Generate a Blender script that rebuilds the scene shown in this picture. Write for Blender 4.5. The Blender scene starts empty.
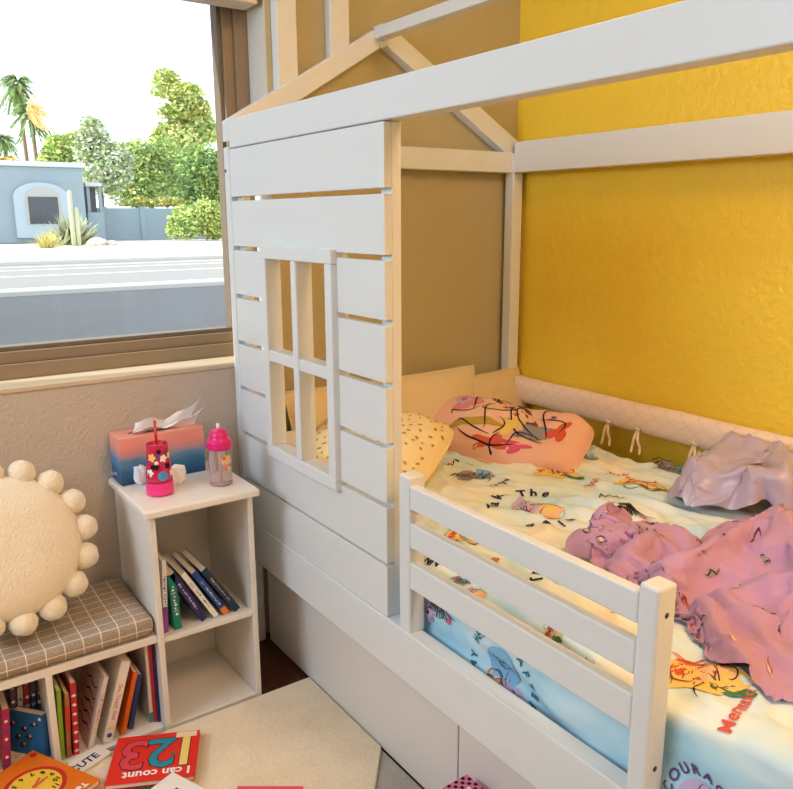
import bpy, bmesh, math, random
from mathutils import Vector, Matrix, noise
random.seed(7)
PI = math.pi
R = math.radians
C = bpy.context.scene.collection
SC = bpy.context.scene

# ------------------------------------------------------------------ camera
CAM = Vector((2.0216, -0.8543, 1.2416))
YAW, PITCH, ROLL, FPX = 2.53366, -0.221669, -0.004955, 781.85
FW = Vector((math.cos(PITCH)*math.cos(YAW), math.cos(PITCH)*math.sin(YAW), math.sin(PITCH)))
_r = Vector((math.sin(YAW), -math.cos(YAW), 0)); _u = _r.cross(FW)
RT = _r*math.cos(ROLL) + _u*math.sin(ROLL); UP = -_r*math.sin(ROLL) + _u*math.cos(ROLL)
def at(px, py, ax, val):
    d = FW + RT*((px-396.5)/FPX) - UP*((py-394.5)/FPX)
    k = (val-CAM[ax])/d[ax]
    return CAM + d*k
cd = bpy.data.cameras.new('camera'); co = bpy.data.objects.new('camera', cd); C.objects.link(co)
m = Matrix((RT, UP, -FW)).transposed().to_4x4(); m.translation = CAM
co.matrix_world = m
cd.sensor_fit = 'HORIZONTAL'; cd.sensor_width = 36; cd.lens = FPX/793*36
cd.clip_start = .02; cd.clip_end = 500
SC.camera = co

# ------------------------------------------------------------------ materials
def srgb(r, g, b):
    f = lambda c: (c/12.92 if c <= .04045 else ((c+.055)/1.055)**2.4)
    return (f(r/255), f(g/255), f(b/255), 1)
_M = {}
def mat(name, col, rough=.5, var=0, vscale=8, bump=0, bscale=60, spec=.5, sheen=0, trans=0, metal=0, coords='Object', detail=3, stretch=None):
    if name in _M: return _M[name]
    m = bpy.data.materials.new(name); m.use_nodes = True
    nt = m.node_tree; b = nt.nodes['Principled BSDF']
    if len(col) == 3: col = srgb(*col)
    b.inputs['Base Color'].default_value = col
    b.inputs['Roughness'].default_value = rough
    b.inputs['Specular IOR Level'].default_value = spec
    b.inputs['Metallic'].default_value = metal
    if sheen: b.inputs['Sheen Weight'].default_value = sheen
    if trans: b.inputs['Transmission Weight'].default_value = trans
    if var or bump:
        tc = nt.nodes.new('ShaderNodeTexCoord')
        src = tc.outputs[coords]
        if stretch:
            mp = nt.nodes.new('ShaderNodeMapping'); mp.inputs['Scale'].default_value = stretch
            nt.links.new(src, mp.inputs[0]); src = mp.outputs[0]
    if var:
        n = nt.nodes.new('ShaderNodeTexNoise'); n.inputs['Scale'].default_value = vscale; n.inputs['Detail'].default_value = detail
        nt.links.new(src, n.inputs['Vector'])
        mx = nt.nodes.new('ShaderNodeMix'); mx.data_type = 'RGBA'
        mx.inputs[6].default_value = tuple(max(0, c*(1-var)) for c in col[:3])+(1,)
        mx.inputs[7].default_value = tuple(min(1, c*(1+var)) for c in col[:3])+(1,)
        nt.links.new(n.outputs['Fac'], mx.inputs[0]); nt.links.new(mx.outputs[2], b.inputs['Base Color'])
    if bump:
        n = nt.nodes.new('ShaderNodeTexNoise'); n.inputs['Scale'].default_value = bscale; n.inputs['Detail'].default_value = detail
        nt.links.new(src, n.inputs['Vector'])
        bp = nt.nodes.new('ShaderNodeBump'); bp.inputs['Strength'].default_value = bump; bp.inputs['Distance'].default_value = .01
        nt.links.new(n.outputs['Fac'], bp.inputs['Height']); nt.links.new(bp.outputs[0], b.inputs['Normal'])
    _M[name] = m
    return m
def nodes(m): return m.node_tree.nodes, m.node_tree.links, m.node_tree.nodes['Principled BSDF']
def ramp(nt, stops, interp='LINEAR'):
    r = nt.nodes.new('ShaderNodeValToRGB'); r.color_ramp.interpolation = interp
    e = r.color_ramp.elements
    while len(e) < len(stops): e.new(.5)
    for k, (p, c) in enumerate(stops):
        e[k].position = p; e[k].color = c if len(c) == 4 else srgb(*c)
    return r

WHITE = mat('bed_white_paint', (226, 229, 230), .38, var=.03, vscale=5, bump=.04, bscale=30, stretch=(.3, 6, 6))
LAM = mat('white_laminate', (232, 226, 218), .4, var=.02, vscale=4)
PANEL = mat('panel_white', (224, 219, 214), .5, var=.02, vscale=4)
WALLT = mat('greige_wall_paint', (186, 175, 138), .6, var=.04, vscale=3, bump=.35, bscale=110, coords='Object')
BRONZE = mat('tan_window_frame', (142, 122, 98), .45, var=.04)
REVEAL = mat('window_reveal_paint', (216, 210, 200), .6, bump=.2, bscale=90)
BLACKM = mat('black', (22, 20, 22), .5)
DARKH = mat('bolt_dark', (70, 66, 62), .4, metal=.6)

def yellow_wall():
    m = mat('yellow_wall_paint', (248, 212, 66), .36, spec=.5)
    N, L, b = nodes(m)
    tc = N.new('ShaderNodeTexCoord')
    n = N.new('ShaderNodeTexNoise'); n.inputs['Scale'].default_value = 38; n.inputs['Detail'].default_value = 4; n.inputs['Roughness'].default_value = .55
    L.new(tc.outputs['Object'], n.inputs['Vector'])
    r = ramp(m.node_tree, [(.38, (0, 0, 0)), (.62, (255, 255, 255))])
    L.new(n.outputs['Fac'], r.inputs[0])
    bp = N.new('ShaderNodeBump'); bp.inputs['Strength'].default_value = .22; bp.inputs['Distance'].default_value = .006
    L.new(r.outputs[0], bp.inputs['Height']); L.new(bp.outputs[0], b.inputs['Normal'])
    return m
YELLOW = yellow_wall()

def wood_floor():
    m = mat('dark_wood_floor', (74, 34, 20), .35)
    N, L, b = nodes(m)
    tc = N.new('ShaderNodeTexCoord'); mp = N.new('ShaderNodeMapping'); mp.inputs['Scale'].default_value = (2, 14, 2)
    L.new(tc.outputs['Object'], mp.inputs[0])
    n = N.new('ShaderNodeTexNoise'); n.inputs['Scale'].default_value = 4; n.inputs['Detail'].default_value = 5
    L.new(mp.outputs[0], n.inputs['Vector'])
    r = ramp(m.node_tree, [(.3, (48, 20, 12)), (.7, (98, 48, 26))]); L.new(n.outputs['Fac'], r.inputs[0])
    L.new(r.outputs[0], b.inputs['Base Color'])
    return m
def rug_mat(name, c1, c2, sc, bump):
    m = mat(name, c1, .95, spec=.1, sheen=.3)
    N, L, b = nodes(m)
    tc = N.new('ShaderNodeTexCoord')
    n = N.new('ShaderNodeTexNoise'); n.inputs['Scale'].default_value = sc; n.inputs['Detail'].default_value = 6; n.inputs['Roughness'].default_value = .7
    L.new(tc.outputs['Object'], n.inputs['Vector'])
    n2 = N.new('ShaderNodeTexNoise'); n2.inputs['Scale'].default_value = 5; n2.inputs['Detail'].default_value = 3
    L.new(tc.outputs['Object'], n2.inputs['Vector'])
    ad = N.new('ShaderNodeMath'); ad.operation = 'ADD'; L.new(n.outputs['Fac'], ad.inputs[0]); L.new(n2.outputs['Fac'], ad.inputs[1])
    hf = N.new('ShaderNodeMath'); hf.operation = 'MULTIPLY'; hf.inputs[1].default_value = .5; L.new(ad.outputs[0], hf.inputs[0])
    r = ramp(m.node_tree, [(.35, c2), (.62, c1)]); L.new(hf.outputs[0], r.inputs[0]); L.new(r.outputs[0], b.inputs['Base Color'])
    bp = N.new('ShaderNodeBump'); bp.inputs['Strength'].default_value = bump; bp.inputs['Distance'].default_value = .01
    L.new(n.outputs['Fac'], bp.inputs['Height']); L.new(bp.outputs[0], b.inputs['Normal'])
    return m
FLOORM = wood_floor()
RUG = rug_mat('cream_shag', (248, 230, 200), (226, 204, 170), 120, .5)
RUG2 = rug_mat('grey_loop_carpet', (206, 198, 184), (150, 142, 130), 260, .7)

def sheet_mat():
    m = mat('printed_sheet', (240, 232, 200), .75, spec=.2, sheen=.15)
    N, L, b = nodes(m)
    tc = N.new('ShaderNodeTexCoord')
    n = N.new('ShaderNodeTexNoise'); n.inputs['Scale'].default_value = 4.5; n.inputs['Detail'].default_value = 3
    L.new(tc.outputs['Object'], n.inputs['Vector'])
    top = ramp(m.node_tree, [(.30, (240, 230, 206)), (.42, (238, 240, 230)), (.54, (224, 240, 240)), (.70, (194, 226, 244))])
    L.new(n.outputs['Fac'], top.inputs[0])
    side = ramp(m.node_tree, [(.3, (150, 208, 236)), (.55, (190, 228, 244)), (.75, (226, 238, 244))])  # side bluer than the top: watercolour print plus daylight tint put into the colour
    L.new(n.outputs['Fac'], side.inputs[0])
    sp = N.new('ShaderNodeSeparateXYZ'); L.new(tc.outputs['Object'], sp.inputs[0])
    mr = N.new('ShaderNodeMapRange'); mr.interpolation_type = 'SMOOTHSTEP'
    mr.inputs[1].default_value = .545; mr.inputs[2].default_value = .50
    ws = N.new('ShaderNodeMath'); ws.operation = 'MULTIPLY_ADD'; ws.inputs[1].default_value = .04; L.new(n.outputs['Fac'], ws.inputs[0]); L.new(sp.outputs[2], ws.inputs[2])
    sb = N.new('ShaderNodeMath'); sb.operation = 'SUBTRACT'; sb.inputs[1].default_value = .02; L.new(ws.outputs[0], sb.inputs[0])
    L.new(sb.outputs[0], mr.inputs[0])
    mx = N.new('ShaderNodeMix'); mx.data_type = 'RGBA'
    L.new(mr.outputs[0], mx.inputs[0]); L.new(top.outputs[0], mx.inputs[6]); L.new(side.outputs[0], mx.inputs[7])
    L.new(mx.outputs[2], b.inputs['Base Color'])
    return m
SHEET = sheet_mat()

def gradient_z_mat(name, stops, z0, z1, nsc=9, namp=.25, rough=.5):
    m = mat(name, (200, 200, 200), rough)
    N, L, b = nodes(m)
    tc = N.new('ShaderNodeTexCoord'); sp = N.new('ShaderNodeSeparateXYZ'); L.new(tc.outputs['Object'], sp.inputs[0])
    mp = N.new('ShaderNodeMapping'); mp.inputs['Scale'].default_value = (1, 1, 3); L.new(tc.outputs['Object'], mp.inputs[0])
    n = N.new('ShaderNodeTexNoise'); n.inputs['Scale'].default_value = nsc; n.inputs['Detail'].default_value = 3; L.new(mp.outputs[0], n.inputs['Vector'])
    mr = N.new('ShaderNodeMapRange'); mr.inputs[1].default_value = z0; mr.inputs[2].default_value = z1; L.new(sp.outputs[2], mr.inputs[0])
    ad = N.new('ShaderNodeMath'); ad.operation = 'MULTIPLY_ADD'; ad.inputs[1].default_value = namp; L.new(n.outputs['Fac'], ad.inputs[0]); L.new(mr.outputs[0], ad.inputs[2])
    sb = N.new('ShaderNodeMath'); sb.operation = 'SUBTRACT'; sb.inputs[1].default_value = namp/2; L.new(ad.outputs[0], sb.inputs[0])
    r = ramp(m.node_tree, stops); L.new(sb.outputs[0], r.inputs[0]); L.new(r.outputs[0], b.inputs['Base Color'])
    return m

def glass_mat(name, tint=(1, 1, 1), gloss=.06, rough=.02):
    m = bpy.data.materials.new(name); m.use_nodes = True
    nt = m.node_tree; nt.nodes.clear()
    o = nt.nodes.new('ShaderNodeOutputMaterial'); t = nt.nodes.new('ShaderNodeBsdfTransparent'); g = nt.nodes.new('ShaderNodeBsdfGlossy'); mx = nt.nodes.new('ShaderNodeMixShader')
    t.inputs[0].default_value = tint+(1,); g.inputs['Roughness'].default_value = rough
    mx.inputs[0].default_value = gloss
    nt.links.new(t.outputs[0], mx.inputs[1]); nt.links.new(g.outputs[0], mx.inputs[2]); nt.links.new(mx.outputs[0], o.inputs[0])
    _M[name] = m
    return m
PANE = glass_mat('window_glass', (.97, .99, 1), .02)

# ------------------------------------------------------------------ mesh builder
class MB:
    def __init__(s): s.v = []; s.f = []; s.mi = []; s.mats = []; s.sm = []
    def midx(s, m):
        if m not in s.mats: s.mats.append(m)
        return s.mats.index(m)
    def add(s, vs, fs, m, smooth=False):
        o = len(s.v); k = s.midx(m)
        s.v += [Vector(v) for v in vs]
        for f in fs: s.f.append([i+o for i in f]); s.mi.append(k); s.sm.append(smooth)
        return s
    def bm(s, bm, m, M=None, smooth=False):
        bm.verts.index_update()
        vs = [(M @ v.co if M else v.co.copy()) for v in bm.verts]
        fs = [[v.index for v in f.verts] for f in bm.faces]
        bm.free()
        return s.add(vs, fs, m, smooth)
    def box(s, x0, x1, y0, y1, z0, z1, m, bev=.002, M=None):
        bm = bmesh.new(); bmesh.ops.create_cube(bm, size=1)
        for v in bm.verts: v.co = Vector(((x0+x1)/2+v.co.x*(x1-x0), (y0+y1)/2+v.co.y*(y1-y0), (z0+z1)/2+v.co.z*(z1-z0)))
        if bev: bmesh.ops.bevel(bm, geom=bm.edges[:]+bm.verts[:], offset=min(bev, .45*min(abs(x1-x0), abs(y1-y0), abs(z1-z0))), segments=2, affect='EDGES', profile=.5)
        return s.bm(bm, m, M)
    def prism(s, pts, a, b, axis, m, bev=0, M=None):
        """polygon pts in the plane normal to axis, extruded a..b"""
        def P(p, h):
            if axis == 0: return Vector((h, p[0], p[1]))
            if axis == 1: return Vector((p[0], h, p[1]))
            return Vector((p[0], p[1], h))
        bm = bmesh.new(); n = len(pts)
        A = [bm.verts.new(P(p, a)) for p in pts]; B = [bm.verts.new(P(p, b)) for p in pts]
        bm.faces.new(A); bm.faces.new(B[::-1])
        for i in range(n): bm.faces.new((A[i], B[i], B[(i+1) % n], A[(i+1) % n]))
        bmesh.ops.recalc_face_normals(bm, faces=bm.faces[:])
        if bev: bmesh.ops.bevel(bm, geom=bm.edges[:], offset=bev, segments=2, affect='EDGES', profile=.5)
        return s.bm(bm, m, M)
    def tube(s, pts, rad, m, n=8, caps=True, squash=None):
        pts = [Vector(p) for p in pts]; rings = []
        rad = rad if isinstance(rad, (list, tuple)) else [rad]*len(pts)
        up = Vector((0, 0, 1)); vs = []; fs = []
        for i, p in enumerate(pts):
            t = (pts[min(i+1, len(pts)-1)]-pts[max(i-1, 0)]).normalized()
            if abs(t.dot(up)) > .95: up = Vector((1, 0, 0))
            a = t.cross(up).normalized(); b = a.cross(t).normalized(); up = b
            for k in range(n):
                q = 2*PI*k/n
                vs.append(p+a*math.cos(q)*rad[i]*(squash[0] if squash else 1)+b*math.sin(q)*rad[i]*(squash[1] if squash else 1))
        for i in range(len(pts)-1):
            for k in range(n): fs.append((i*n+k, i*n+(k+1) % n, (i+1)*n+(k+1) % n, (i+1)*n+k))
        if caps: fs.append(tuple(range(n))[::-1]); fs.append(tuple(range((len(pts)-1)*n, len(pts)*n)))
        return s.add(vs, fs, m, True)
    def lathe(s, prof, c, m, n=28, smooth=True, cap=True):
        vs = []; fs = []
        for r, z in prof:
            for k in range(n): q = 2*PI*k/n; vs.append((c[0]+r*math.cos(q), c[1]+r*math.sin(q), c[2]+z))
        for i in range(len(prof)-1):
            for k in range(n): fs.append((i*n+k, i*n+(k+1) % n, (i+1)*n+(k+1) % n, (i+1)*n+k))
        if cap: fs.append(tuple(range(n))[::-1]); fs.append(tuple(range((len(prof)-1)*n, len(prof)*n)))
        return s.add(vs, fs, m, smooth)
    def grid(s, fn, nu, nv, m, smooth=True, closeu=False):
        vs = [fn(i/nu, j/nv) for i in range(nu+1) for j in range(nv+1)]
        fs = [(i*(nv+1)+j, (i+1)*(nv+1)+j, (i+1)*(nv+1)+j+1, i*(nv+1)+j+1) for i in range(nu) for j in range(nv)]
        return s.add(vs, fs, m, smooth)
    def flat(s, shape, fn, m):
        vs, fs = shape
        return s.add([fn(u, v) for u, v in vs], fs, m, False)
    def build(s, name, parent=None, mesh_only=False):
        me = bpy.data.meshes.new(name)
        me.from_pydata([tuple(v) for v in s.v], [], s.f)
        for m in s.mats: me.materials.append(m)
        me.polygons.foreach_set('material_index', s.mi)
        me.polygons.foreach_set('use_smooth', s.sm)
        me.update()
        o = bpy.data.objects.new(name, me); C.objects.link(o)
        if parent: o.parent = parent
        return o
def thing(name, label, cat, loc=(0, 0, 0), rot=(0, 0, 0), group=None):
    o = bpy.data.objects.new(name, None); C.objects.link(o); o.empty_display_size = .05
    o.location = loc; o.rotation_euler = rot
    o['label'] = label; o['category'] = cat
    if group: o['group'] = group
    return o
def tag(o, label, cat, group=None, kind=None):
    o['label'] = label; o['category'] = cat
    if group: o['group'] = group
    if kind: o['kind'] = kind
    return o
def struct(mb, name, label=None):
    o = mb.build(name); o['kind'] = 'structure'
    if label: o['label'] = label
    return o

# ------------------------------------------------------------------ flat shapes for prints
def text2d(body, size, align='CENTER', bold=0.0, res=2):
    cu = bpy.data.curves.new('t', 'FONT'); cu.body = body; cu.size = size; cu.align_x = align; cu.align_y = 'CENTER'; cu.resolution_u = res; cu.offset = bold
    ob = bpy.data.objects.new('t', cu); me = ob.to_mesh()
    vs = [(v.co.x, v.co.y) for v in me.vertices]; fs = [tuple(p.vertices) for p in me.polygons]
    ob.to_mesh_clear(); bpy.data.objects.remove(ob); bpy.data.curves.remove(cu)
    return vs, fs
def xf(shape, dx=0, dy=0, rot=0, sx=1, sy=None):
    sy = sx if sy is None else sy
    c, s_ = math.cos(rot), math.sin(rot)
    return [(dx+c*x*sx-s_*y*sy, dy+s_*x*sx+c*y*sy) for x, y in shape[0]], shape[1]
def disc(r, n=20, rings=3, fn=None):
    vs = [(0, 0)]; fs = []
    for j in range(1, rings+1):
        for k in range(n):
            q = 2*PI*k/n; rr = r*j/rings*(fn(q) if fn else 1); vs.append((rr*math.cos(q), rr*math.sin(q)))
    for k in range(n): fs.append((0, 1+k, 1+(k+1) % n))
    for j in range(rings-1):
        for k in range(n): fs.append((1+j*n+k, 1+(j+1)*n+k, 1+(j+1)*n+(k+1) % n, 1+j*n+(k+1) % n))
    return vs, fs
def blob(r, k=0, amp=.3, lobes=3): return disc(r, 24, 3, lambda q: 1+amp*math.sin(lobes*q+k)+.12*math.sin((lobes+3)*q+2*k))
def flower(r, p=5): return disc(r, 30, 3, lambda q: .62+.38*abs(math.cos(p*q/2)))
def star(r, p=5): return disc(r, 2*p, 2, lambda q: 1 if round(q/(2*PI)*2*p) % 2 == 0 else .45)
def stroke(pts, w):
    vs = []; fs = []
    for i, p in enumerate(pts):
        a = pts[max(i-1, 0)]; b = pts[min(i+1, len(pts)-1)]
        d = Vector((b[0]-a[0], b[1]-a[1])); d = d.normalized() if d.length > 1e-9 else Vector((1, 0))
        t = min(1, .35+1.3*min(i, len(pts)-1-i)/len(pts)*2)
        vs += [(p[0]-d.y*w*t/2, p[1]+d.x*w*t/2), (p[0]+d.y*w*t/2, p[1]-d.x*w*t/2)]
    for i in range(len(pts)-1): fs.append((2*i, 2*i+1, 2*i+3, 2*i+2))
    return vs, fs
def arc_text(mb, body, size, rad, a0, a1, fn, m, cx=0, cy=0):
    n = len(body)
    for i, ch in enumerate(body):
        if ch == ' ': continue
        a = a0+(a1-a0)*(i/max(1, n-1))
        mb.flat(xf(text2d(ch, size, bold=size*.02), cx+rad*math.cos(a), cy+rad*math.sin(a), a-PI/2), fn, m)
def rect2(w, h, nu=1, nv=1):
    vs = [(-w/2+w*i/nu, -h/2+h*j/nv) for i in range(nu+1) for j in range(nv+1)]
    fs = [(i*(nv+1)+j, (i+1)*(nv+1)+j, (i+1)*(nv+1)+j+1, i*(nv+1)+j+1) for i in range(nu) for j in range(nv)]
    return vs, fs

# colours for inks
def ink(n, c): return mat('ink_'+n, c, .8, spec=.1)
I_RED = ink('red', (216, 96, 76)); I_ORG = ink('orange', (226, 150, 92)); I_SKIN = ink('peach', (240, 196, 164)); I_GRN = ink('green', (82, 128, 96))
I_NAVY = ink('navy', (54, 50, 84)); I_TEAL = ink('teal', (40, 124, 142)); I_BLU = ink('blue', (134, 190, 230)); I_LIL = ink('lilac', (196, 178, 214)); I_BRN = ink('brown', (128, 76, 46))
I_BLK = ink('black', (42, 34, 38)); I_YEL = ink('yellow', (240, 206, 120)); I_PNK = ink('pink', (222, 96, 132)); I_WHT = ink('white', (244, 240, 236)); I_PUR = ink('purple', (104, 78, 140)); I_GRY = ink('grey', (158, 148, 150))

# ------------------------------------------------------------------ the room
W = 1.05; RX = 3.6; LY = -2.6; CZ = 2.55
WY0, WY1, WZ0, WZ1 = -1.75, .137, .852, 1.90
struct(MB().box(-.02, RX, LY, W, -.1, 0, FLOORM, 0), 'floor')
struct(MB().box(-.2, RX+.1, LY-.1, W+.1, CZ, CZ+.1, mat('ceiling_paint', (236, 230, 220), .8), 0), 'ceiling')
w = MB()
w.box(-.2, 0, LY-.1, WY0, 0, CZ, WALLT, 0); w.box(-.2, 0, WY1, W, 0, CZ, WALLT, 0)
w.box(-.2, 0, WY0, WY1, WZ1, CZ, WALLT, 0); w.box(-.2, 0, WY0, WY1-.02, 0, WZ0-.012, mat('greige_wall_paint_window_lit', (198, 184, 170), .6, var=.04, vscale=3, bump=.35, bscale=110), 0); w.box(-.2, 0, WY1-.02, WY1, 0, WZ0-.012, WALLT, 0)  # same wall paint below the window, its cooler light put into the colour
w.box(-.119, -.001, WY1-.003, WY1, WZ0, WZ1, REVEAL, 0)
struct(w, 'wall_back')
struct(MB().box(-.2, RX+.1, W, W+.1, 0, CZ, YELLOW, 0), 'wall_right')
struct(MB().box(-.2, RX+.1, LY-.1, LY, 0, CZ, WALLT, 0), 'wall_left')
struct(MB().box(RX, RX+.1, LY, W, 0, CZ, WALLT, 0), 'wall_front')
s_ = MB(); s_.box(-.2, .004, WY0, WY1-.003, WZ0-.014, WZ0, mat('sill_paint', (206, 188, 160), .45), .003)
struct(s_, 'trim_1')
# window
wf = MB(); XF = -.12
def frame_ring(mb, y0, y1, z0, z1, wl, x0, x1, m):
    mb.box(x0, x1, y0, y1, z0, z0+wl, m, .002); mb.box(x0, x1, y0, y1, z1-wl, z1, m, .002)
    mb.box(x0, x1, y0, y0+wl, z0+wl, z1-wl, m, .002); mb.box(x0, x1, y1-wl, y1, z0+wl, z1-wl, m, .002)
frame_ring(wf, WY0, WY1-.003, WZ0, WZ1, .038, -.18, -.105, BRONZE)
frame_ring(wf, WY0+.038, WY1-.041, WZ0+.038, WZ1-.038, .030, -.175, -.118, BRONZE)
frame_ring(wf, WY0+.068, WY1-.071, WZ0+.068, WZ1-.068, .012, -.17, -.128, mat('window_gasket', (112, 98, 82), .5))
wo = struct(wf, 'window_1')
gp = MB(); gp.box(-.152, -.148, WY0+.07, WY1-.073, WZ0+.07, WZ1-.07, PANE, 0)
gpo = gp.build('pane', wo)
# valance / blind cassette
b_ = MB(); b_.box(-.085, .012, WY0+.01, WY1-.012, 1.803, 1.875, mat('blind_fabric', (206, 172, 138), .6), .004)
vb = thing('window_blind', 'raised tan blind cassette along the top of the window', 'blind')
b_.build('head_box', vb)
hr = MB(); hr.box(-.08, .002, WY0+.015, WY1-.02, 1.788, 1.803, mat('blind_rail', (226, 214, 198), .5), .004); hr.build('bottom_rail', vb)

# ------------------------------------------------------------------ house bed
bed = thing('house_bed', 'white wooden house-frame childs bed with a plank wall, pretend window and guard rail', 'bed', (0, 0, 0))
BL = 2.06
def part(mb, name, parent=bed): return mb.build(name, parent)
p = MB(); p.box(-.0, .034, .0, .045, 0, 1.425, WHITE, .004); p.lathe([(.0045, 0), (.0045, .002)], (0, 0, 0), DARKH, 10)
# bolt discs on the post front
p.v[-20:] = [Vector((.012+v.x, -.0005-v.z*.5, 1.365+v.y)) for v in p.v[-20:]]
part(p, 'post')
p = MB(); p.box(.018, .058, .985, 1.028, 0, 1.448, WHITE, .004); part(p, 'post')
p = MB(); p.box(BL-.045, BL, .0, .045, 0, 1.425, WHITE, .004); part(p, 'post')
p = MB(); p.box(BL-.045, BL, .985, 1.028, 0, 1.448, WHITE, .004); part(p, 'post')
part(MB().box(.0405, BL-.0405, 0, .042, 1.4205, 1.492, WHITE, .003), 'front_beam')
part(MB().box(.03, BL, .965, 1.0, 1.386, 1.482, WHITE, .003) if False else MB().box(.058, BL, .985, 1.02, 1.3855, 1.4817, WHITE, .003), 'back_beam')
part(MB().box(.012, .052, .045, .986, 1.3855, 1.450, WHITE, .003), 'head_beam')
def rafter(side, x0, x1):
    # side 0: front slope, 1: back slope ; polygon in (y, z)
    if side == 0: pts = [(.0, 1.490), (.0, 1.438), (.05, 1.455), (.475, 1.714), (.475, 1.770), (.455, 1.760)]
    else: pts = [(.475, 1.778), (.475, 1.714), (.50, 1.722), (.965, 1.449), (1.035, 1.449), (1.035, 1.478), (.51, 1.778), (.50, 1.785)]
    return MB().prism(pts, x0, x1, 0, WHITE, .003)
for x0, x1 in ((.0, .040), (BL-.04, BL)):
    part(rafter(0, x0, x1), 'rafter'); part(rafter(1, x0, x1), 'rafter')
part(MB().box(.040, BL-.04, .455, .495, 1.736, 1.768, WHITE, .003), 'ridge_beam')
ch = MB()
def raf_top(y): return 1.49+(1.760-1.49)*y/.455
part(MB().prism([(.153, raf_top(.153)-.05), (.212, raf_top(.212)-.05), (.212, 2.02), (.153, 2.02)], -.0, .034, 0, WHITE, .002), 'chimney_post')
part(MB().prism([(.316, raf_top(.316)-.05), (.376, raf_top(.376)-.05), (.376, 2.02), (.316, 2.02)], -.0, .034, 0, WHITE, .002), 'chimney_post')
part(MB().box(-.0, .034, .13, .40, 2.02, 2.07, WHITE, .002), 'chimney_cap')
# plank wall with window
ZB = [1.4195, 1.293, 1.1665, 1.0395, .9135, .7875, .6585, .5285, .4065]
hw = MB(); G = .0055
WX0, WX1, WZa, WZb = .246, .552, .664, 1.153
for i in range(8):
    zt, zb = ZB[i]-(G if i else .001), ZB[i+1]+(G if i < 6 else .0008)
    spans = [(.034, .753)]
    if zb < WZb and zt > WZa: spans = [(.034, WX0), (WX1, .753)]
    for a, b in spans:
        hw.box(a, b, .002, .020, zb, zt, WHITE, .0015)
    if len(spans) == 2:
        if zt > WZb: hw.box(WX0, WX1, .002, .020, max(zb, WZb), zt, WHITE, .0005)
        if zb < WZa: hw.box(WX0, WX1, .002, .020, zb, min(zt, WZa), WHITE, .0005)
wall = part(hw, 'plank_wall')
bt = MB(); bt.box(.034, .066, .020, .042, .4, 1.4195, WHITE, .002); bt.build('batten', wall)
bt = MB(); bt.box(.715, .753, .020, .042, .4, 1.4195, WHITE, .002); bt.build('batten', wall)
wn = MB()
for (a, b, c, d) in ((.222, .572, 1.147, 1.179), (.222, .572, .640, .672), (.222, .252, .672, 1.147), (.542, .572, .672, 1.147), (.385, .411, .672, 1.147)):
    wn.box(a, b, -.014, .030, c, d, WHITE, .003)
wn.box(.252, .385, -.012, .028, .893, .922, WHITE, .003); wn.box(.411, .542, -.012, .028, .893, .922, WHITE, .003)
wn.build('window_frame', wall)
# side rails, head and foot rails, slat base
part(MB().box(.0, BL, -.002, .034, .289, .406, WHITE, .003), 'side_rail')
part(MB().box(.04, BL, .995, 1.02, .289, .406, WHITE, .003), 'side_rail')
part(MB().box(.06, BL-.045, .04, .99, .31, .33, WHITE, .002), 'slat_base')
part(MB().box(.058, BL-.045, 1.0, 1.02, .640, .685, WHITE, .003), 'back_rail')
part(MB().box(BL-.03, BL-.005, .045, .985, .289, .5, WHITE, .003), 'foot_rail')
gr = MB(); gr.box(.800, .836, .0, .040, .404, .744, WHITE, .004); g1 = part(gr, 'guard_rail')
gp2 = MB(); gp2.box(1.386, 1.420, .0, .042, .30, .744, WHITE, .005)
for zz in (.70, .455):
    gp2.lathe([(.0045, 0), (.0045, .002)], (0, 0, 0), DARKH, 10); gp2.v[-20:] = [Vector((1.4195+v.z*.5, .021+v.x, zz+v.y)) for v in gp2.v[-20:]]
gp2.build('guard_post', g1)
for z0, z1 in ((.678, .727), (.597, .649), (.508, .565)):
    MB().box(.836, 1.386, .001, .021, z0, z1, WHITE, .003).build('guard_slat', g1)
# under-bed drawers
for k, (x0, x1) in enumerate(((.05, .935), (.939, 1.9))):
    d = thing('underbed_drawer', ['white flat-fronted underbed drawer nearest the bookshelf', 'white flat-fronted underbed drawer below the guard rail, further from the bookshelf'][k], 'drawer', (x0, .05, 0), group='drawers under the bed')
    MB().box(0, x1-x0, 0, .016, .006, .286, PANEL, .002).build('drawer_front', d)
    b = MB(); b.box(.01, x1-x0-.01, .016, .85, .006, .02, PANEL, 0); b.box(.01, .025, .016, .85, .02, .24, PANEL, 0); b.box(x1-x0-.025, x1-x0-.01, .016, .85, .02, .24, PANEL, 0); b.box(.01, x1-x0-.01, .835, .85, .02, .24, PANEL, 0)
    b.build('drawer_box', d)

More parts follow.
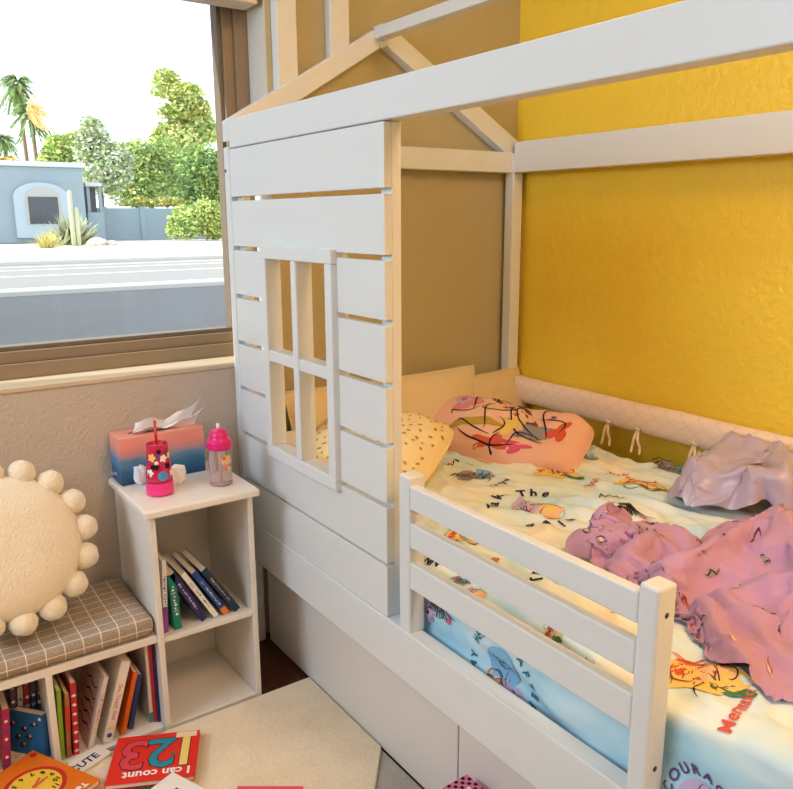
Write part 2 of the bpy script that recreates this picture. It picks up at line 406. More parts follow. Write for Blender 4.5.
# ------------------------------------------------------------------ mattress in its printed sheet
MX0, MX1, MY0, MY1, MT, MBZ, MR = .062, BL-.05, .052, .985, .553, .332, .045
def fold_n(x, y, s):
    return noise.noise(Vector((x*s, y*s, 3.1)))
def sheet_pt(x, s, off=0):
    """x along the bed, s = distance over the cloth from the start of the front rounding (s<0 down the side)"""
    def base(x, s):
        q = MR*PI/2
        if s >= 0: y, z, ny, nz = MY0+MR+s, MT, 0, 1
        elif s > -q: a = -s/MR; y, z, ny, nz = MY0+MR-MR*math.sin(a), MT-MR+MR*math.cos(a), -math.sin(a), math.cos(a)
        else: y, z, ny, nz = MY0, MT-MR+(s+q), -1, 0
        # wrinkles
        wr = .007*fold_n(x*1.3+s*.8, s*2.2-x*.6, 5)+.0045*abs(fold_n(x*2+s*1.5, s*3.4-x*1.2, 9))
        rg = 1-abs(fold_n(x*.55+s*.9, s*1.9-x*.9, 6)); wr += .010*max(0, rg-.72)/.28*min(1, max(0, (s+.02)/.06))
        rg = 1-abs(fold_n(x*.8-s*.5+4, s*1.5+x*.9, 7)); wr += .007*max(0, rg-.78)/.22*min(1, max(0, (s+.02)/.06))
        if s < .02:
            t = min(1, (.02-s)/.05)
            wr += t*(.018*math.sin((s+.25*x)*52+2*fold_n(x, s, 4))*max(0, fold_n(x+3, s, 3)+.35)+.010*fold_n(x*.9+s*1.4, s*2.2-x*.5, 9))
            wr += .010*math.exp(-((s+.055+.02*math.sin(x*7))/.016)**2)
        if s > .1:
            d = min(1, (s-.1)/.1)
            for (ax, ay, ang, amp, ln, k) in ((.75, .42, .5, .012, .35, 40), (.62, .72, .35, .007, .3, 46)):
                dx, dy = x-ax, MY0+MR+s-ay
                uu = dx*math.cos(ang)+dy*math.sin(ang); vv = -dx*math.sin(ang)+dy*math.cos(ang)
                wr += d*amp*math.exp(-(uu/ln)**2-(vv/.14)**2)*(.5+.5*math.sin(vv*k*2+1.5*fold_n(x, s, 4)))
        return Vector((x, y+ny*wr, z+nz*wr)), Vector((0, ny, nz))
    P, n = base(x, s)
    return P+n*off
def smn(x): return x
mt = thing('mattress', 'twin mattress in a cream and aqua sheet printed with small storybook sketches', 'mattress', (0, 0, 0))
sh = MB(); SMIN, SMAX = -.24, MY1-MY0-MR-.02
def sh_fn(u, v):
    x = MX0+(MX1-MX0)*u; s = SMIN+(SMAX-SMIN)*v
    P = sheet_pt(x, s)
    e = min(x-MX0, MX1-x)           # rounding at head and foot, and at the wall side
    for d in (e, SMAX-s):
        if d < .035 and s > -.07: P.z -= .035-math.sqrt(max(0, .035**2-(.035-d)**2))
    return P
sh.grid(sh_fn, 240, 130, SHEET)
# foot, head and wall sides
sh.add([(MX0, MY0, MBZ), (MX0, MY1, MBZ), (MX0, MY1, MT-.03), (MX0, MY0, MT-.03), (MX1, MY0, MBZ), (MX1, MY1, MBZ), (MX1, MY1, MT-.03), (MX1, MY0, MT-.03)],
       [(0, 3, 2, 1), (4, 5, 6, 7), (1, 2, 6, 5), (0, 1, 5, 4)], SHEET)
# printed sketches : motif(cx, cs, scale, rot, kind, words)
def s_of(p): return p.y-MY0-MR
def motif(mb, fn, kind):
    """small generic shell / flower / fish sketches in local units of about one"""
    A = lambda sh_, m: mb.flat(sh_, fn, m)
    if kind == 0:      # red and peach seashell bouquet with green weed
        A(xf(blob(.5, 1, .12, 2), 0, 0, 0, 1.2, .8), I_YEL); A(xf(blob(.36, .5, .25, 4), -.1, .15, .3, 1.2, .7), I_RED); A(xf(blob(.24, 2, .15, 3), .1, .05, .2, 1.3, .8), I_SKIN)
        A(xf(blob(.2, .4, .3, 2), .35, -.18, -.4, 1.6, .7), I_GRN)
        for k in range(6): A(stroke([(-.45+.16*k+.03*math.sin(t*2), -.25+.1*k*(k % 2)+t*.1) for t in range(5)], .028), I_BRN)
        A(stroke([(-.6+.1*t, .45+.12*math.sin(t*1.1)) for t in range(11)], .03), I_RED)
    elif kind == 1:    # orange fan shell
        A(xf(blob(.34, 0, .2, 3), -.1, .1, 0, 1.1, .9), I_ORG); A(xf(blob(.26, 1, .25, 5), .18, -.08, .5, 1.4, .6), I_RED); A(xf(blob(.16, 1, .25, 2), -.25, -.1, .5), I_BLK)
        for k in range(7): A(stroke([(0, 0), (.25*math.cos(k*.5-.6), .25*math.sin(k*.5-.6)), (.6*math.cos(k*.5-.6), .6*math.sin(k*.5-.6))], .03), I_BRN)
    elif kind == 2:    # lilac and gold star cluster
        A(xf(blob(.34, 1, .15, 3), -.25, 0, 0, 1, 1), I_LIL); A(xf(blob(.3, 0, .12, 4), .3, 0, .2, 1.2, .9), I_SKIN); A(xf(flower(.18), .32, .12), I_YEL)
        A(xf(stroke([(.5*math.cos(t*.35), .3*math.sin(t*.35)) for t in range(19)], .03), .2, 0), I_BRN); A(xf(flower(.08), -.1, -.1), I_PNK)
        A(xf(stroke([(-.2+.04*t, .16*math.sin(t*.8)) for t in range(10)], .03), -.2, .1), I_PUR)
    elif kind == 3:    # blue bubble with a paper boat
        A(xf(disc(.5, 28), 0, .2), I_BLU); A(xf(blob(.22, 1, .3, 3), -.25, -.25, 0, 1.3, .7), I_SKIN); A(xf(blob(.24, 2, .3, 3), .25, -.3, .3, 1.4, .7), I_LIL)
        for k in range(9): A(stroke([(-.5+.12*k, -.3+.08*math.sin(k*2)), (-.42+.12*k, -.18-.1*math.sin(k)), (-.36+.12*k, -.4)], .035), I_NAVY)
        for k in range(5): A(xf(star(.05), -.25+.13*k, .35+.1*math.sin(k*3)), I_NAVY)
    elif kind == 4:    # dark pine sprig
        for k in range(9): A(stroke([(-.1+.03*k, .45), (-.2+.06*k, .1), (-.35+.1*k, -.3)], .06), I_BLK)
        A(xf(blob(.28, 0, .2, 3), -.3, -.3), I_LIL); A(xf(flower(.11), .5, -.25), I_PNK); A(stroke([(.3, .1), (.5, -.1), (.75, -.15)], .05), I_NAVY); A(xf(disc(.06), -.32, -.3), I_BLK)
    elif kind == 5:    # grey blue flock with loops
        A(xf(blob(.4, 1, .3, 3), 0, 0, 0, 1.2, .6), I_GRY); A(xf(blob(.25, 0, .3, 4), .2, .1), I_BLU)
        for k in range(7): A(stroke([(-.5+.15*k+.08*math.cos(t), .15*math.sin(t*1.4+k)) for t in range(7)], .03), I_NAVY)
    elif kind == 6:    # purple ring with dark moon
        A(disc(.55, 30), I_LIL); A(xf(disc(.3, 24), 0, -.1), I_BLK); A(xf(blob(.18, 1, .2, 3), .05, -.2), I_PUR)
def put(px, py, z, sc, rot, kind, words=(), surf='top'):
    """a sketch standing on the sheet where that spot is seen"""
    if surf == 'top': P = at(px, py, 2, z); cx, cs = P.x, s_of(P)
    else:
        P = at(px, py, 1, MY0); cx, cs = P.x, (P.z-(MT-MR))-MR*PI/2
    cr, sr = math.cos(rot), math.sin(rot)
    def fn(u, v):
        return sheet_pt(cx+sc*(cr*u-sr*v), cs+sc*(sr*u+cr*v), .0012+.0000)
    lay = [0]
    def fn2(u, v): return sheet_pt(cx+sc*(cr*u-sr*v), cs+sc*(sr*u+cr*v), lay[0])
    class L_:
        def flat(self, shape, f, m): lay[0] += .00007; sh.flat(shape, fn2, m)
    lay[0] = .0020
    if kind is not None:
        motif(L_(), fn2, kind); q_ = random.Random(int(px*7+py))
        for k in range(7):
            x0, y0, t0, cv = q_.uniform(-.45, .45), q_.uniform(-.3, .3), q_.uniform(0, 6.3), q_.uniform(-.5, .5)
            L_().flat(stroke([(x0+.05*t*math.cos(t0+cv*t), y0+.04*t*math.sin(t0+cv*t)) for t in range(9)], .022), fn2, I_BLK if k % 2 else I_BRN)
    lay[0] = .0024
    for (body, rad, a0, a1, size, m) in words:
        if body == '~':
            sh.flat(stroke([((rad+.10*math.sin(t*2.1))*math.cos(a0+(a1-a0)*t/16), (rad+.10*math.sin(t*2.1))*math.sin(a0+(a1-a0)*t/16)) for t in range(17)], .045), fn2, m); continue
        for i, chh in enumerate(body):
            if chh == ' ': continue
            a = a0+(a1-a0)*(i/max(1, len(body)-1))
            if rad is None: shp = xf(text2d(body, size, bold=size*.02), a0, a1); sh.flat(shp, fn2, m); break
            sh.flat(xf(text2d(chh, size, bold=size*.03), rad*math.cos(a), rad*math.sin(a), a-PI/2), fn2, m)
TOPZ = MT
put(702, 680, TOPZ, .10, .6, 0)
put(738, 710, TOPZ, .078, 1.78, None, [('Mermaid', None, 0, 0, .36, I_RED)])
put(472, 540, TOPZ, .10, .5, 0, [('Mermaid', 1.15, -2.2, -.75, .32, I_RED), ('~', 1.05, 2.6, 1.5, .3, I_RED)])
put(590, 588, TOPZ, .10, .5, 1, [('TRAN', 1.0, 3.4, 2.5, .34, I_BLK), ('~', 1.05, -1.0, -.3, .3, I_BLK)])
put(535, 513, TOPZ, .10, .6, 2, [('The', 1.0, 2.1, 1.5, .38, I_NAVY), ('Take', 1.0, 3.5, 2.6, .38, I_NAVY), ('Be', 1.0, -1.5, -1.1, .38, I_NAVY), ('id', 1.0, -.75, -.45, .38, I_NAVY)])
put(472, 478, TOPZ, .10, .6, 5, [('~', 1.05, 2.7, 1.8, .3, I_NAVY), ('~', 1.1, -.9, -.2, .3, I_NAVY)])
put(558, 477, TOPZ, .10, .6, 0, [('~', 1.05, 2.6, 1.8, .3, I_RED), ('~', 1.1, -.8, -.1, .3, I_RED)])
put(640, 488, TOPZ, .10, .6, 0, [('~', 1.05, 2.6, 1.9, .3, I_RED)])
put(672, 471, TOPZ, .085, .1, 5, [('~', 1.05, 2.9, 2.0, .3, I_NAVY)])
put(622, 516, TOPZ, .10, .6, 4, [('~', 1.0, 2.6, 1.6, .3, I_NAVY)])
put(585, 462, TOPZ, .07, .1, 5)
put(695, 605, TOPZ, .06, .1, 5, [('TH', None, 0, .6, .5, I_NAVY)])
put(502, 674, 0, .080, .0, 3, [('MY HER', 1.0, PI+.25, 2.1, .3, I_TEAL), ('AFTER', 1.0, .80, -.35, .3, I_TEAL)], 'side')
put(437, 606, 0, .072, .0, 4, [('MY OWN', 1.2, PI-.2, 1.8, .36, I_NAVY)], 'side')
put(702, 803, 0, .062, .25, 6, [('COURAGE', .78, 2.9, .3, .36, I_PUR)], 'side')
for px, py, k in ((528, 640, 0), (548, 636, 0), (585, 668, 5), (612, 690, 2), (455, 580, 5), (470, 592, 2)):
    put(px, py, 0, .035, .3, k, (), 'side')
sh.build('fitted_sheet', mt)

# ------------------------------------------------------------------ pillows
def pillow_fn(w, h, t, seed, wr=.006, pw=2.4, base=.006, corner=.13):
    def f(u, v, side):
        a, b = 2*u-1, 2*v-1
        k = max(0, (1-abs(a)**pw))**.55*max(0, (1-abs(b)**pw))**.55
        pin = 1-.07*(1-k)*(abs(a)*abs(b))
        ea, eb = 1-.05*(1-abs(b)**2)*abs(a)**6*0, 1
        cr = 1-corner*(abs(a)*abs(b))**3; x = a*w/2*(1-.03*(1-b*b)*abs(a)**4)*cr; y = b*h/2*(1-.03*(1-a*a)*abs(b)**4)*cr
        n = noise.noise(Vector((x*7+seed, y*7, side)))*wr+noise.noise(Vector((x*16+seed, y*16, side+4)))*wr*.5
        n += wr*.8*math.sin((abs(a)+abs(b))*9+noise.noise(Vector((x*5, y*5, seed)))*4)*(1-k)*(abs(a)*abs(b))
        return Vector((x, y, side*(t/2*k+base*.3)+n*(k**.3)))
    return f
def pillow(mb, M, w, h, t, m, seed=1, wr=.006, n=44, **k):
    f = pillow_fn(w, h, t, seed, wr, **k)
    for s in (1, -1): mb.grid(lambda u, v: M @ f(u, v if s > 0 else 1-v, s), n, n, m)
    # seam
    ring = [M @ f(i/40, 0, 1) for i in range(41)]+[M @ f(1, i/40, 1) for i in range(41)]+[M @ f(1-i/40, 1, 1) for i in range(41)]+[M @ f(0, 1-i/40, 1) for i in range(41)]
    mb.tube(ring+[ring[0]], .0035, m, 6, caps=False)
    return f
def mtx(loc, x, y):
    x = Vector(x).normalized(); y = Vector(y); z = x.cross(y).normalized(); y = z.cross(x)
    M = Matrix((x, y, z)).transposed().to_4x4(); M.translation = loc
    return M
BEIGE = mat('beige_velvet', (226, 206, 164), .8, sheen=.3, var=.03, bump=.1, bscale=200)
BEIGE2 = mat('beige_linen', (222, 200, 156), .85, bump=.15, bscale=240)
o = MB(); pillow(o, mtx((.115, .46, .635), (0, 1, .0), (-.32, 0, 1)), .70, .27, .11, BEIGE, 2, corner=.0); tag(o.build('pillow'), 'long plain beige pillow propped upright against the tan head wall', 'pillow', 'plain beige pillows')
o = MB(); pillow(o, mtx((.10, .905, .622), (-.18, 1, .0), (-.30, 0, 1)), .29, .23, .09, BEIGE2, 5, corner=.0); tag(o.build('pillow'), 'small plain beige cushion in the corner by the yellow wall', 'pillow', 'plain beige pillows')
DOTM = mat('cream_cotton', (240, 220, 172), .85, spec=.15, bump=.12, bscale=70)
GOLD = mat('gold_print', (196, 146, 52), .5, metal=.2)
o = MB(); Md = mtx((.315, .255, .632), (.62, .40, -.02), (-.46, .75, .24)); fd = pillow(o, Md, .40, .34, .15, DOTM, 8, .014)
rr = random.Random(3); pts = []
for k in range(900):
    u, v = rr.random(), rr.random()
    if all((u-a)**2+(v-b)**2 > .0028 for a, b in pts): pts.append((u, v))
for u, v in pts:
    if .03 < u < .97 and .03 < v < .97:
        r_ = rr.uniform(.0032, .006); q = rr.random()*6
        dot = xf(disc(r_, 8, 1), 0, 0, q, 1.3, .75)
        o.flat(dot, lambda a, b: Md @ (fd(u+a/.40, v+b/.34, 1)+Vector((0, 0, .0012))), GOLD)
tag(o.build('pillow'), 'cream pillow with scattered gold dots lying behind the plank wall', 'pillow')
o = MB(); pillow(o, mtx((.165, .13, .60), (0, 1, 0), (-.5, .0, .8)), .17, .15, .05, mat('lavender_white_cotton', (232, 228, 236), .8), 11, .006, 24); tag(o.build('pillow'), 'small lavender white pillow seen through the lower pretend window pane', 'pillow')
# pink pillow with loose printed shapes
PINKP = mat('peach_pillow_cotton', (242, 190, 168), .8, spec=.15, var=.05, vscale=9, sheen=.1)
o = MB()
pl, pr = Vector((.085, .59, 0)), Vector((.575, .805, 0))
ax_ = (pr-pl).normalized()
Mp = mtx(((pl+pr)/2+Vector((.02, -.005, .606))), (ax_.x, ax_.y, -.05), (-ax_.y-.1, ax_.x, .45))
fp = pillow(o, Mp, .53, .26, .135, PINKP, 21, .018, pw=3.2)
def pk(u, v, off=.0012): return Mp @ (fp(min(1, max(0, .5+u/.53)), min(1, max(0, .5+v/.27)), 1)+Vector((0, 0, off)))
lay = [.001]
def PK(shape, m):
    lay[0] += .00008; o_ = lay[0]
    o.flat(shape, lambda u, v: pk(u, v, o_), m)
PK(xf(blob(.045, 1, .25, 3), -.13, .05), I_PNK and ink('rose', (224, 142, 148)))
PK(xf(flower(.028), -.145, .06), I_LIL); PK(xf(flower(.012), -.145, .06), I_RED)
PK(xf(blob(.05, .4, .12, 2), -.03, .02, .5, 1.6, .8), I_SKIN); PK(xf(blob(.05, 2, .2, 3), .015, .055, -.3, 1.6, .6), I_SKIN)
PK(xf(blob(.030, 1, .3, 2), -.005, .065, -.6, 1.7, .6), I_BRN); PK(xf(blob(.034, 2, .2, 2), .075, .035, -.9, 2.2, .55), I_BRN)
PK(xf(blob(.030, 0, .15, 2), .035, -.025, 1.3, 1.6, .8), I_YEL); PK(xf(blob(.024, 0, .3, 3), .06, .02, .3), I_YEL)
PK(xf(blob(.03, 1, .2, 2), -.06, -.05, .2, 2.4, .7), mat('ink_olive', (186, 156, 58), .8))
PK(xf(blob(.034, 0, .3, 4), .115, -.03, .2, 1.5, .9), I_GRY); PK(xf(blob(.026, 1, .4, 3), .185, -.005, 1.2, 1.6, .8), I_RED); PK(xf(star(.012), .15, .05), I_PUR)
PK(xf(blob(.03, 1, .4, 5), .02, -.10, .2, 1.9, .6), I_RED); PK(xf(blob(.02, 1, .4, 3), .09, -.10, .2, 1.7, .6), I_PNK)
for (x0, y0, dx, dy, am, n) in ((-.15, -.02, .06, .09, .02, 3), (.11, .03, .06, -.07, .02, 5), (.06, -.10, .10, .03, .02, 2), (-.06, .03, .05, .05, .03, 4), (.02, .01, .05, .06, .02, 1), (-.11, -.06, .10, .02, .02, 9), (-.02, -.07, .0, .10, .015, 8), (-.09, .0, .04, .08, .02, 8), (.03, .075, .10, -.09, .02, 9), (.08, -.06, .06, .06, .03, 9), (-.04, .075, .07, -.03, .02, 8), (.16, -.05, .03, .08, .03, 8), (-.1, -.085, .16, -.01, .012, 10), (0, .0, .02, -.05, .012, 6), (.0, -.11, .06, .03, .02, 7)):
    PK(stroke([(x0+dx*t/36+am*1.1*math.sin(t*.13+n)-am*1.1*math.sin(n), y0+dy*t/36+am*1.3*math.cos(t*.11+n*2)-am*1.3*math.cos(n*2)) for t in range(37)], .0045), I_BLK)
tag(o.build('pillow'), 'peach pink pillow with a bold swirly coloured print, lying on the sheet', 'pillow')

# ------------------------------------------------------------------ padded bumper along the yellow wall
def bumper_mat():
    m = mat('quilted_bumper', (238, 216, 196), .75, spec=.2)
    N, L, b = nodes(m)
    tc = N.new('ShaderNodeTexCoord'); sp = N.new('ShaderNodeSeparateXYZ'); L.new(tc.outputs['Object'], sp.inputs[0])
    def lin(sgn):
        a = N.new('ShaderNodeMath'); a.operation = 'MULTIPLY_ADD'; a.inputs[1].default_value = sgn; L.new(sp.outputs[2], a.inputs[0]); L.new(sp.outputs[0], a.inputs[2])
        k = N.new('ShaderNodeMath'); k.operation = 'PINGPONG'; k.inputs[1].default_value = .027; L.new(a.outputs[0], k.inputs[0])
        g = N.new('ShaderNodeMath'); g.operation = 'LESS_THAN'; g.inputs[1].default_value = .0014; L.new(k.outputs[0], g.inputs[0])
        return g
    mxx = N.new('ShaderNodeMath'); mxx.operation = 'MAXIMUM'; L.new(lin(1.3).outputs[0], mxx.inputs[0]); L.new(lin(-1.3).outputs[0], mxx.inputs[1])
    mx = N.new('ShaderNodeMix'); mx.data_type = 'RGBA'; mx.inputs[6].default_value = srgb(240, 218, 198); mx.inputs[7].default_value = srgb(224, 200, 182)
    L.new(mxx.outputs[0], mx.inputs[0]); L.new(mx.outputs[2], b.inputs['Base Color'])
    return m
BUMP = bumper_mat()
bu = thing('bed_bumper', 'padded pale diamond-quilted bumper tied along the rail at the yellow wall', 'bumper', (0, 0, 0))
o = MB()
def bum(u, v):
    x = .068+(BL-.12-.068)*u; q = 2*PI*v
    c, s = math.cos(q), math.sin(q)
    e = min(1, min(u, 1-u)/.012)**.5
    return Vector((x, 1.000+.030*e*math.copysign(abs(c)**.8, c)+.002*noise.noise(Vector((x*9, q, 0))), .668+.043*e*math.copysign(abs(s)**.8, s)+.003*noise.noise(Vector((x*6, s, 4)))))
o.grid(bum, 120, 28, BUMP); o.build('padded_roll', bu)
TIE = mat('tie_ribbon', (232, 208, 176), .8)
for px, py in ((609, 428), (638, 447), (694, 466)):
    P = at(px, py, 1, .975)
    o = MB()
    for k, dx in enumerate((-.006, .012)):
        pts = [(P.x+dx*.2, .968, .640), (P.x+dx*.8, .958, .612), (P.x+dx*(1.1+.6*k), .957, .592), (P.x+dx*(1.2+.7*k), .952, .574)]
        for (a, b) in zip(pts, pts[1:]):
            A_, B_ = Vector(a), Vector(b); wv = Vector((.0035, .001, 0))
            o.add([A_-wv, A_+wv, B_+wv, B_-wv, ], [(0, 1, 2, 3)], TIE)
    o.tube([(P.x-.01, .967, .640), (P.x, .962, .646), (P.x+.01, .967, .640)], .004, TIE, 8)
    o.build('tie', bu)

